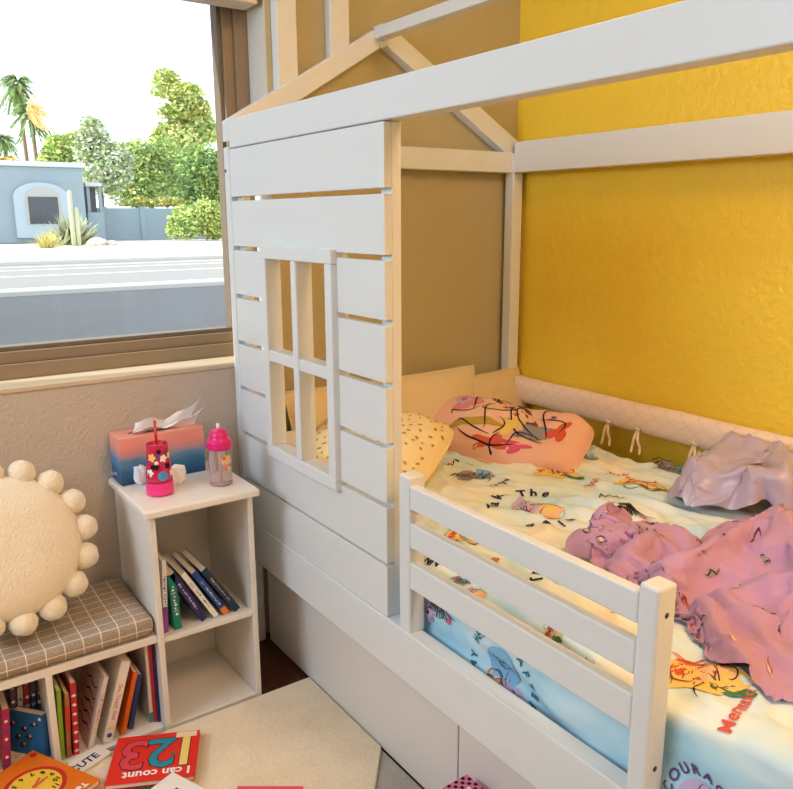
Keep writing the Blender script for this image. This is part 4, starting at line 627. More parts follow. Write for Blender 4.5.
[125,128,130,131,133,135,138,141,144,148,150,152,151,148,144,140,143,139,135,137,139,138,136,137,134,136,130,127,123,118,114,116,111,107,111,109,104,103,103,103,104,104,104,103,102,102,101,101,100,100,99,99,99,100,100,101,102,102,102,102,105,109,114,119,123,128,131,133,136,139,142,146,150,132,132,132,131,131,133,136,139,141,146,148,149,151,150,146,145,140,135,139,142,144,146,148,145,141,143,137,135,130,122,119,115,119,111,114,107,107,107,106,108,110,110,110,109,107,106,104,102,100,99,98,99,100,100,100,99,99,103,104,106,106,110,114,118,121,123,123,125,128,132,136,140,150,139,139,140,137,135,134,135,137,139,142,147,148,149,153,148,144,138,142,146,151,154,157,159,157,154,148,145,142,135,133,129,124,119,117,115,113,111,109,112,115,117,117,118,116,114,112,111,109,107,105,103,103,104,105,105,103,101,100,104,108,112,116,119,122,121,119,115,119,122,127,132,141,148,148,146,144,142,140,137,136,137,138,140,143,147,149,152,151,144,141,147,152,157,163,167,170,169,165,160,157,149,144,142,136,130,127,116,110,115,110,115,119,122,124,125,125,124,123,121,119,116,114,112,107,109,107,108,109,106,103,103,104,104,108,111,113,116,118,120,120,116,118,124,131,142,146,158,155,153,151,150,146,142,140,139,139,141,143,147,151,152,146,144,151,155,163,170,176,180,179,176,172,166,159,155,148,142,138,132,122,116,110,115,121,125,128,129,125,122,120,117,114,111,109,109,111,113,114,111,111,110,108,105,105,105,111,108,108,108,112,111,111,113,118,116,124,135,143,140,169,166,162,160,158,152,150,147,145,143,142,142,144,150,152,147,148,152,160,166,176,178,179,189,187,181,178,172,165,158,150,144,138,124,115,111,120,126,130,126,127,127,129,129,126,123,120,117,117,117,117,118,114,109,111,107,107,110,112,114,113,115,114,116,117,117,114,114,121,129,140,138,134,181,177,173,169,166,163,161,158,155,153,152,150,148,148,156,151,153,158,158,169,176,173,184,192,188,189,189,184,179,169,161,153,140,126,122,114,125,131,128,131,132,131,127,124,128,128,124,124,123,122,121,116,115,109,111,108,111,115,117,119,121,121,121,117,113,120,111,114,127,136,135,132,128,194,189,185,181,177,174,172,169,165,164,160,157,154,155,157,159,149,159,159,171,171,179,180,191,195,199,189,192,183,179,170,157,144,131,129,118,129,134,131,132,127,126,130,127,125,127,130,127,121,119,123,117,115,109,109,109,117,121,124,127,129,128,125,121,117,119,111,122,132,130,129,125,121,207,202,197,192,189,185,182,179,177,171,167,168,163,156,153,155,156,151,160,166,176,182,187,186,193,200,194,194,192,189,180,167,151,137,136,117,131,130,135,126,129,128,124,122,120,124,127,126,122,120,123,116,115,109,110,113,124,129,133,135,129,122,120,124,118,112,117,130,125,123,120,118,116,220,215,209,205,200,198,194,192,189,184,179,176,174,167,160,157,152,154,164,171,176,187,181,184,199,207,202,203,202,198,189,175,159,142,137,117,130,126,132,130,129,127,125,121,119,121,124,123,123,121,122,116,113,110,116,120,131,135,135,125,121,117,117,126,120,115,126,122,117,113,111,111,117,233,228,223,218,213,211,207,204,200,196,192,187,181,178,172,161,159,160,162,173,178,182,179,187,199,210,211,207,208,199,196,181,166,147,137,118,128,123,128,131,133,128,125,126,125,120,126,121,122,120,121,115,112,114,123,128,137,131,120,118,113,119,122,127,120,120,119,111,105,102,106,113,119,247,240,237,231,228,224,221,217,213,209,203,198,193,186,179,174,169,166,166,170,178,177,184,193,195,208,219,215,208,206,200,186,169,151,136,119,127,121,134,136,127,128,132,133,131,124,123,122,121,120,119,114,114,121,131,137,131,119,113,112,110,120,128,128,117,116,108,99,94,98,105,111,114,260,253,251,246,242,239,236,231,226,221,216,210,203,195,190,185,180,174,175,176,183,182,191,200,203,206,219,215,216,206,196,190,172,157,134,120,125,124,137,135,128,137,140,141,137,128,118,125,122,118,117,114,120,129,137,133,119,115,108,108,111,121,131,126,113,108,96,89,93,95,100,106,109,273,267,265,262,258,254,250,245,240,235,229,222,215,207,201,191,191,184,182,185,182,191,199,208,211,215,219,222,214,205,201,187,172,154,130,119,121,132,142,133,134,136,139,136,143,133,121,120,125,119,115,117,127,136,135,119,112,110,105,105,112,125,131,121,111,98,87,91,91,97,104,101,103,283,282,277,269,274,270,265,260,255,248,242,235,228,219,207,201,195,195,192,194,190,200,209,217,220,224,226,219,215,208,202,188,168,146,126,122,128,140,143,128,134,137,132,137,143,139,124,121,128,119,116,123,135,136,119,115,107,106,103,105,117,131,129,115,102,92,86,89,95,100,103,99,95,291,277,273,282,270,261,255,252,252,250,246,241,232,221,208,206,206,206,202,198,200,211,219,224,230,233,232,223,212,212,198,181,160,135,127,126,139,148,136,126,135,123,126,130,135,146,127,123,131,121,117,130,138,125,114,106,106,103,101,109,124,132,124,110,100,90,90,94,93,96,98,100,90,296,289,283,276,265,255,249,246,245,243,240,234,237,225,218,210,205,200,212,208,215,222,230,236,241,242,234,225,213,202,186,166,145,135,127,138,150,146,125,133,121,130,134,135,140,145,135,124,134,122,119,135,132,115,105,101,105,105,102,115,130,131,119,104,96,89,91,96,98,100,103,93,87,304,288,276,275,262,252,248,247,244,239,234,230,225,230,226,221,216,212,213,220,230,238,244,245,250,240,237,224,209,192,173,156,142,131,142,154,152,128,138,125,137,143,146,147,142,141,143,127,137,124,122,136,124,109,103,103,107,103,107,123,133,126,112,101,96,91,94,99,104,105,97,91,83,311,298,281,284,274,265,262,255,253,252,247,242,237,233,239,234,229,224,230,236,236,244,249,258,250,246,237,222,206,185,167,153,138,147,159,156,133,132,131,138,140,141,141,144,150,145,148,129,138,126,124,136,116,109,101,107,108,103,114,130,131,120,108,98,96,95,100,102,102,98,91,87,81,323,304,289,290,283,272,272,268,264,260,260,255,250,247,243,247,241,235,245,246,249,253,259,260,251,248,233,218,198,176,163,147,154,164,158,139,137,136,131,133,136,134,136,140,145,150,143,127,140,128,128,131,113,104,106,111,105,106,122,133,126,113,102,98,96,100,104,104,98,93,86,81,81,332,314,299,301,293,281,276,278,277,273,268,268,262,257,256,252,250,245,245,260,257,259,265,265,259,244,227,212,189,173,157,164,171,159,141,143,141,135,137,138,131,130,132,136,142,151,139,130,141,130,132,131,113,105,112,110,104,111,129,131,120,107,99,97,99,103,103,98,92,90,84,82,73,339,327,310,301,300,289,280,284,290,285,281,279,274,270,270,266,263,259,259,258,268,263,267,264,256,239,226,203,184,167,172,177,159,146,149,147,141,134,137,136,130,129,135,142,147,149,134,134,140,132,137,129,111,107,113,109,105,118,133,127,113,102,97,98,102,104,99,93,89,87,82,77,69,351,337,321,306,299,302,294,287,297,300,296,291,285,281,280,276,277,274,259,264,273,272,262,268,255,241,218,201,181,174,184,167,157,145,145,147,135,137,138,133,132,130,136,140,151,146,131,138,138,138,138,125,111,110,111,107,107,124,133,122,109,100,97,100,104,101,95,90,90,87,82,75,66,361,346,332,319,306,301,309,301,300,312,305,298,292,295,289,284,281,274,272,269,275,270,273,270,257,236,219,199,187,187,180,171,152,153,151,137,141,139,134,134,131,131,134,149,153,145,129,141,141,142,137,122,111,112,111,106,111,128,132,118,106,97,98,103,103,97,91,89,89,85,78,71,64,372,358,344,331,320,313,310,315,310,313,314,310,304,302,295,289,293,286,283,273,276,273,281,265,256,235,219,205,195,193,187,163,163,155,141,137,144,140,136,134,133,136,141,153,155,141,129,145,144,137,134,119,109,114,111,106,113,129,130,114,105,96,99,104,101,93,89,89,87,80,72,66,61,384,370,357,345,334,328,324,328,320,324,327,321,316,310,304,301,300,292,286,284,275,282,281,272,255,241,226,212,209,200,178,171,154,146,137,139,147,142,140,139,139,141,151,159,153,139,130,148,146,132,132,117,109,115,112,106,115,129,129,112,106,96,102,103,97,91,89,89,84,77,69,64,56,396,383,370,359,348,341,339,340,333,329,339,333,321,319,315,308,298,296,292,293,287,287,294,278,264,247,229,226,215,197,177,171,160,145,140,140,145,146,144,144,145,147,160,161,152,139,132,151,146,129,128,117,110,116,112,106,116,128,127,111,106,96,104,98,92,89,89,87,80,72,66,61,54,401,388,377,366,356,352,352,347,343,338,334,331,330,319,322,309,302,302,303,298,299,303,295,283,267,249,234,232,214,193,182,172,154,144,145,144,150,147,144,147,147,157,163,161,149,137,135,154,145,128,126,114,111,117,113,107,115,124,124,110,107,97,98,94,88,88,85,83,75,69,63,59,52,403,391,380,370,364,363,361,356,352,347,341,334,329,325,322,316,310,308,309,304,315,309,298,285,268,250,237,229,212,192,184,166,153,151,150,145,151,147,146,148,157,163,165,158,146,138,139,156,143,128,121,116,116,119,115,109,121,119,120,107,108,99,92,87,87,83,85,78,73,66,61,56,49,405,394,384,378,374,374,369,365,360,354,347,342,337,334,327,322,317,322,319,319,320,312,298,283,269,252,241,231,212,195,179,165,161,158,149,153,152,150,149,159,161,167,163,154,144,139,145,156,141,131,123,119,118,120,116,108,120,113,114,106,107,99,91,89,83,80,82,76,70,64,58,52,43,408,398,391,387,385,383,377,373,368,361,354,348,346,339,335,329,324,325,329,320,320,308,298,283,270,254,245,227,211,194,182,174,167,155,156,159,156,154,162,160,167,166,159,150,143,141,151,155,136,132,125,121,120,122,113,111,116,106,108,111,103,95,87,87,86,84,80,73,66,62,56,48,39,412,404,399,397,394,391,386,382,375,368,361,357,352,346,339,333,337,333,325,319,314,305,294,284,268,262,247,229,211,194,190,176,165,168,167,165,161,167,160,168,168,162,154,147,144,144,156,149,136,134,127,124,122,121,111,117,110,100,101,105,98,91,85,80,77,76,74,73,64,56,52,43,35,416,412,409,406,403,400,395,390,383,375,368,364,358,350,344,339,335,334,325,324,317,308,297,285,272,254,240,225,210,203,190,184,173,175,169,171,172,162,169,171,165,158,151,148,146,148,156,147,135,132,129,126,125,120,110,117,104,94,96,97,98,91,84,77,70,68,67,66,63,54,47,40,31,423,421,419,416,413,409,404,398,391,383,376,371,363,355,349,344,342,334,326,326,321,310,299,284,273,257,241,227,216,206,193,191,177,177,183,177,167,168,174,168,161,154,152,150,148,153,155,141,138,134,131,128,126,119,110,113,101,90,92,89,90,89,82,76,69,61,63,60,58,51,44,36,28,432,431,428,425,422,418,413,406,399,392,385,376,369,361,354,349,344,336,328,327,316,312,301,287,274,258,247,235,226,213,205,195,189,193,183,172,171,177,173,165,158,156,155,152,152,157,153,140,140,136,133,131,127,119,110,111,99,93,90,92,85,81,77,72,67,63,60,55,52,49,41,32,25,443,440,438,434,431,427,422,415,408,401,391,383,374,366,358,353,346,339,330,327,316,314,302,291,277,265,255,242,228,224,215,202,187,191,181,174,180,178,170,162,159,158,157,155,156,159,148,142,142,138,135,132,128,118,113,111,99,87,87,88,87,82,77,72,68,64,60,52,50,44,38,30,22,452,450,447,443,439,435,430,424,417,407,398,389,380,371,363,357,350,342,333,329,319,315,303,294,281,272,260,246,234,227,218,204,197,191,181,181,184,175,167,162,160,159,160,158,159,158,147,144,143,141,138,133,125,121,116,105,97,87,82,81,79,78,76,71,67,64,59,51,46,41,34,27,20,461,458,455,450,448,443,438,431,423,413,403,393,384,375,367,361,353,345,338,332,323,315,304,297,286,276,265,253,241,230,221,209,199,191,184,190,182,174,167,163,161,163,162,161,162,155,150,147,145,143,139,131,129,124,115,104,97,88,77,74,73,71,70,68,65,59,57,49,43,37,30,24,18,470,467,462,458,455,449,444,437,429,418,408,397,389,379,372,364,356,349,343,336,328,318,311,302,292,282,270,258,248,238,225,216,206,195,189,188,181,173,169,165,163,161,164,165,163,158,153,150,148,145,137,135,132,121,110,107,99,89,79,70,73,69,65,66,60,59,53,46,39,33,27,20,15,478,474,470,466,460,454,449,442,433,424,413,402,392,384,376,367,359,353,346,339,331,323,315,306,297,286,274,263,254,242,231,222,209,199,193,188,180,175,170,168,165,165,167,169,165,160,157,153,151,141,141,140,129,119,114,107,97,91,79,71,69,68,61,62,56,56,49,42,35,28,23,17,11,487,482,477,471,465,459,454,445,437,428,416,406,395,386,378,371,363,356,349,342,334,327,319,309,301,290,278,266,258,246,237,225,212,204,199,190,182,178,174,172,169,169,170,172,166,162,161,157,147,144,145,136,127,122,111,105,101,88,83,75,71,66,59,58,53,53,45,38,31,25,19,13,7,496,490,484,477,470,464,460,450,441,434,422,413,401,393,384,376,369,361,353,345,339,332,322,313,303,293,282,272,262,254,241,229,217,210,202,193,189,185,180,176,173,174,174,171,169,166,163,157,148,149,145,135,130,119,115,111,98,91,87,78,72,64,57,53,54,49,42,34,28,21,15,9,3,507,500,493,486,478,472,467,460,450,444,433,423,412,404,395,386,378,370,362,353,345,338,330,320,311,301,291,279,270,261,250,237,227,216,209,204,200,194,190,185,182,180,181,178,176,172,167,160,152,153,148,139,128,125,121,111,103,98,85,82,72,66,59,51,54,49,41,34,27,22,17,10,2,519,511,504,496,488,480,474,469,460,455,444,433,423,413,405,397,389,380,371,363,353,345,337,328,319,310,300,288,278,268,259,247,235,228,222,217,210,204,200,195,192,191,189,186,182,178,172,165,158,158,148,139,133,131,120,116,109,97,87,79,75,66,60,51,55,49,42,35,28,25,19,11,3,530,523,515,507,499,491,483,478,470,466,456,445,435,425,418,410,400,391,381,372,362,353,345,336,328,318,307,298,288,278,268,257,249,240,235,228,222,216,211,206,203,201,197,193,189,184,177,171,164,157,153,144,137,128,126,116,106,97,91,81,77,68,62,52,55,48,43,34,29,27,20,13,4,543,535,527,519,511,503,494,486,480,477,469,457,448,438,431,422,413,402,392,382,372,362,353,347,337,327,318,308,298,289,280,268,261,253,247,241,234,228,222,216,212,208,204,200,195,189,183,177,171,164,156,152,143,132,126,120,110,99,94,83,79,71,64,55,56,48,42,35,33,26,20,14,5,557,548,540,532,524,516,507,499,492,485,482,471,461,452,442,433,425,414,404,393,382,372,361,353,346,334,326,317,309,300,290,283,274,266,260,253,246,239,233,227,222,217,212,207,201,195,189,182,178,172,164,154,145,136,132,121,112,101,96,85,80,75,67,57,53,50,42,37,34,27,21,14,6,571,562,553,545,537,529,521,513,506,499,492,484,475,466,456,446,438,426,415,404,393,382,371,362,354,345,337,329,321,312,303,293,286,278,272,264,257,250,244,237,232,226,220,214,207,201,194,188,184,179,172,163,153,144,133,124,116,105,97,88,84,75,66,59,58,50,43,40,35,28,22,14,5,586,577,567,559,550,542,535,527,519,511,505,498,490,480,470,459,451,439,428,416,404,393,382,372,363,356,349,341,332,323,313,305,297,290,283,275,268,261,254,247,241,234,227,221,213,207,201,196,193,186,178,172,162,151,140,130,119,109,102,92,85,77,71,64,60,52,47,41,35,29,22,15,11,601,591,582,573,564,556,548,540,533,525,516,508,502,494,484,473,464,452,440,428,416,405,394,383,373,364,358,351,344,334,325,315,308,299,294,286,279,271,264,256,247,238,234,227,220,215,210,204,199,194,186,177,166,158,147,136,125,115,106,97,90,82,76,68,62,56,50,45,39,32,25,18,16,616,606,597,588,579,570,562,554,546,538,531,522,513,505,498,487,477,465,453,441,429,417,406,394,383,377,369,362,353,345,337,326,316,311,303,296,288,281,272,263,254,245,237,234,229,221,219,215,210,203,194,184,173,161,153,142,131,121,111,102,94,88,80,73,67,60,55,49,42,36,29,21,18,632,622,612,603,595,586,577,567,559,552,544,536,527,518,509,501,490,478,466,454,442,430,417,406,396,389,381,374,365,357,348,337,327,318,314,305,298,290,281,272,262,254,246,239,233,227,222,216,211,205,197,192,182,170,157,145,136,124,115,106,97,92,84,77,70,64,58,52,45,38,30,21,18,647,637,628,618,609,601,591,582,573,565,556,548,540,532,522,513,503,492,479,467,455,442,430,419,408,399,390,383,377,368,359,348,338,327,320,316,307,298,289,280,271,261,255,248,242,236,232,227,222,215,207,196,186,176,165,151,139,128,120,111,102,96,89,81,74,68,61,54,46,39,31,21,13,664,653,643,634,623,615,605,596,587,577,569,561,552,544,535,526,516,505,493,480,468,455,443,431,421,412,403,396,389,380,370,359,348,338,328,323,316,307,298,288,279,269,264,258,253,247,243,238,233,226,217,206,194,181,171,159,146,134,124,116,108,101,92,84,78,71,64,56,48,39,31,20,10,679,668,656,649,637,628,619,609,599,590,581,573,565,556,548,539,529,518,506,494,482,468,455,444,434,424,415,408,400,391,381,370,359,349,338,329,324,315,306,296,286,277,273,267,260,253,248,243,238,233,227,216,202,188,175,164,153,141,131,122,113,105,97,88,82,75,66,58,49,40,30,20,8,695,683,670,661,652,642,632,621,611,602,594,585,576,568,560,552,542,531,520,508,495,481,468,456,446,435,426,417,409,401,391,380,369,359,348,338,331,323,313,303,293,285,281,275,267,262,258,252,246,239,233,224,210,196,182,169,159,148,138,128,119,110,100,91,85,75,68,59,50,40,30,18,7,709,696,684,674,666,655,644,634,623,613,605,597,588,580,572,565,556,545,533,520,509,495,480,469,457,446,436,427,419,410,400,389,378,367,357,346,337,330,321,311,301,292,288,280,275,271,266,261,254,247,238,231,218,204,190,176,163,154,144,134,124,114,104,95,85,79,70,61,51,40,29,17,5,723,710,698,686,676,665,656,645,635,624,616,608,600,592,585,578,569,559,546,534,522,507,492,480,468,457,446,436,427,419,409,398,386,376,366,355,345,338,328,317,307,299,295,288,283,278,274,268,262,254,244,235,225,212,198,184,171,158,148,139,128,118,107,96,87,81,72,62,51,39,28,16,3,736,723,711,699,688,677,667,657,646,635,626,619,612,604,597,591,583,572,560,547,533,518,504,492,479,467,456,446,436,427,417,406,395,384,374,363,353,345,334,323,314,306,301,295,290,285,279,275,269,261,251,241,230,220,206,192,179,166,154,141,131,121,110,99,89,82,73,62,51,39,27,15,2,749,737,724,711,700,688,678,666,657,646,637,630,623,615,609,604,596,585,573,560,545,530,515,503,489,477,466,455,445,436,425,414,403,392,382,371,361,352,341,330,321,312,307,302,296,291,284,281,274,265,257,247,238,227,214,201,187,173,160,147,135,124,111,100,91,84,74,63,51,39,26,14,0,761,750,736,723,711,699,687,676,666,656,647,641,634,626,621,615,608,598,586,573,558,542,527,514,499,487,475,461,451,443,433,423,411,400,390,379,368,358,348,336,326,318,312,307,302,294,291,286,278,269,262,252,241,234,222,207,194,180,166,152,138,126,113,102,92,85,75,63,51,39,26,13,0,772,760,748,735,723,710,697,686,676,666,658,651,644,637,632,627,621,611,599,586,570,555,539,525,511,497,484,468,455,448,440,430,420,409,398,387,376,366,355,344,333,324,318,313,306,299,292,292,283,274,266,255,251,239,229,216,202,187,172,157,142,128,116,104,95,88,78,66,53,41,27,14,0,784,772,760,747,734,721,708,696,685,676,668,662,654,649,644,638,634,624,612,600,584,567,551,537,522,508,494,478,463,452,445,438,428,418,407,396,385,374,363,352,341,331,324,318,310,302,300,297,286,280,269,266,258,247,237,223,209,193,177,161,146,131,119,107,99,91,81,70,57,44,30,17,3,797,784,771,756,742,730,717,706,695,686,679,672,664,660,656,650,646,636,625,613,596,579,564,550,532,520,505,488,472,460,451,444,434,425,416,405,394,383,371,360,348,338,331,321,312,310,310,302,291,283,280,272,266,255,243,228,213,197,180,162,147,135,122,110,102,95,86,74,61,48,34,20,7,808,795,783,767,753,740,728,716,706,696,689,683,675,672,660,662,658,647,638,625,609,592,578,564,544,532,516,499,483,469,458,450,441,432,424,414,403,391,380,368,356,345,336,323,318,321,317,307,296,294,289,277,269,254,247,232,214,197,181,163,150,138,125,113,106,100,90,78,65,52,39,24,11,820,807,794,778,763,749,738,727,716,707,700,692,682,676,666,675,670,660,649,637,622,605,591,577,556,543,527,510,494,479,466,455,446,438,429,423,412,400,388,376,364,352,341,328,326,329,322,311,304,303,297,285,271,257,246,233,215,195,181,166,154,140,128,116,108,103,95,83,70,57,43,28,14,832,819,805,789,774,760,748,738,728,719,710,702,694,687,677,685,681,671,660,648,634,618,604,589,569,554,539,522,505,490,475,463,454,443,438,428,421,410,397,385,372,360,348,334,338,334,320,320,312,310,303,291,276,261,252,233,215,196,183,169,156,142,131,119,115,105,99,89,76,62,47,33,18,842,828,811,796,784,770,759,748,737,728,720,712,704,696,687,692,680,678,669,660,645,626,610,598,578,564,549,531,514,498,483,469,458,451,444,433,429,418,405,393,380,367,353,340,346,331,329,326,322,316,307,294,278,267,251,233,213,199,184,169,154,140,135,127,121,110,101,95,81,66,52,37,22,852,837,820,804,788,781,769,758,748,739,731,721,713,706,698,700,689,678,665,665,653,637,620,601,585,573,554,537,521,507,493,478,465,457,451,439,436,427,414,402,388,371,360,347,348,339,334,335,327,317,305,294,282,267,249,232,216,202,185,170,157,146,143,135,126,115,104,100,86,71,56,41,26,860,843,827,810,796,783,778,768,757,746,740,729,724,716,708,699,688,675,674,674,664,648,627,611,595,578,563,547,532,518,504,489,475,464,459,446,443,435,422,410,395,378,368,354,347,339,343,332,328,315,310,294,281,266,246,234,219,202,186,172,159,157,151,143,133,123,110,106,91,76,61,46,31,867,850,834,817,803,791,782,777,767,755,747,738,735,728,719,705,693,680,665,668,650,642,638,621,604,588,572,557,543,529,515,500,485,474,467,454,444,443,431,417,398,389,369,351,352,347,341,341,327,324,310,293,283,265,250,235,219,203,185,174,167,158,160,151,141,130,118,111,96,81,66,51,36,873,857,840,825,811,798,787,786,774,766,757,748,738,729,716,704,693,681,669,676,655,646,647,630,614,597,582,567,553,540,526,512,497,483,472,465,451,449,438,419,407,389,376,358,353,341,347,337,333,323,308,294,283,266,253,237,220,202,190,176,167,171,167,158,148,136,122,108,101,86,71,56,40,880,864,848,833,818,807,796,787,779,776,767,758,747,736,724,713,702,691,682,671,671,663,644,638,623,607,592,577,564,550,537,523,509,495,484,473,458,455,439,421,407,397,382,366,354,352,345,345,339,326,313,297,286,268,252,237,218,206,191,179,174,179,171,160,153,140,127,113,105,91,75,60,44,888,873,857,842,827,816,807,798,792,787,778,767,756,744,734,723,712,702,688,672,660,651,642,645,630,616,601,587,574,560,547,534,520,505,492,477,464,452,439,427,416,404,391,378,367,355,353,343,332,330,317,300,288,272,253,236,219,203,193,186,179,183,172,164,155,143,130,119,108,93,78,63,48,895,879,864,850,836,825,818,811,802,795,786,777,763,751,743,731,723,708,692,680,664,662,652,650,639,624,609,594,583,570,557,544,530,516,502,487,475,460,449,437,424,413,397,386,375,365,354,350,337,322,322,304,290,275,256,239,222,207,201,194,186,183,177,167,158,145,135,123,111,96,81,65,50,901,886,871,858,848,833,824,817,810,801,792,783,770,758,751,743,729,713,699,682,669,666,664,654,647,632,617,602,587,573,564,552,539,527,513,498,481,468,458,446,434,419,403,394,382,374,363,350,343,327,326,306,292,278,258,241,224,213,205,196,194,183,172,162,152,148,136,126,112,97,83,68,52,911,897,882,871,855,841,833,825,815,803,794,785,773,762,751,748,734,717,700,684,675,671,672,665,655,639,624,608,593,578,563,549,533,521,510,500,491,476,467,454,441,424,411,401,390,376,370,357,348,332,329,309,298,273,260,245,220,213,205,197,192,185,176,166,160,149,137,126,113,99,84,70,54,922,907,893,879,863,849,838,828,817,809,801,789,778,766,753,754,737,720,702,687,686,679,679,666,660,645,630,614,598,582,567,556,541,525,513,510,497,483,471,461,446,431,419,399,390,378,374,363,353,337,332,313,289,269,258,241,219,218,205,193,197,188,177,169,161,152,140,128,114,100,86,71,55,933,918,903,887,872,857,844,832,822,813,806,794,782,770,757,758,741,722,704,693,696,691,684,670,665,649,635,619,603,586,571,561,547,532,517,505,492,482,478,468,451,439,419,400,396,385,381,370,358,341,334,305,283,276,260,239,222,220,207,199,188,192,180,172,166,154,141,128,115,101,86,71,55,943,928,913,898,882,866,852,839,827,818,811,798,785,775,762,761,744,725,708,700,704,696,683,676,662,654,638,623,607,590,575,565,551,537,522,509,496,489,483,466,450,438,424,402,404,392,387,374,363,347,333,306,287,282,264,241,230,221,209,202,193,187,185,176,168,156,143,130,116,101,86,71,55,954,939,924,908,892,876,861,847,834,823,816,802,792,779,768,764,747,728,712,707,709,693,689,674,665,656,642,625,610,594,579,568,555,539,526,512,499,489,477,470,453,446,425,406,396,398,392,380,369,353,334,309,293,288,269,246,231,218,218,205,202,197,187,180,168,156,144,131,117,102,86,70,54,965,950,935,919,903,887,871,856,842,830,821,807,797,785,773,767,750,730,720,719,706,699,684,678,663,656,645,627,615,598,583,571,558,542,530,515,503,489,484,477,459,445,428,412,403,400,395,386,375,358,337,313,299,293,272,254,240,227,217,212,205,197,194,184,172,159,147,132,118,102,86,70,53,977,961,946,930,913,897,881,865,851,840,825,815,801,788,782,769,751,733,731,717,714,700,690,675,667,653,646,630,618,602,587,575,560,544,534,519,507,493,490,475,462,440,434,417,398,394,389,393,380,363,340,318,308,292,279,259,245,236,227,221,213,206,195,186,176,163,149,134,118,102,85,69,52,988,973,957,940,924,907,891,876,862,848,834,819,806,794,779,765,754,735,739,726,714,702,689,677,666,655,648,632,621,607,593,579,562,546,537,522,509,501,492,474,457,439,438,419,399,390,387,384,383,367,343,322,312,299,284,265,255,246,237,230,223,213,203,192,180,166,151,135,119,102,85,68,51,999,984,968,951,934,918,901,885,868,853,838,824,810,796,782,769,753,746,742,727,723,710,698,686,673,661,648,635,621,608,596,581,566,550,535,529,516,505,492,473,457,442,438,420,400,398,384,376,378,370,345,320,309,307,284,273,260,255,246,238,229,219,208,195,182,168,153,137,120,103,86,68,51],
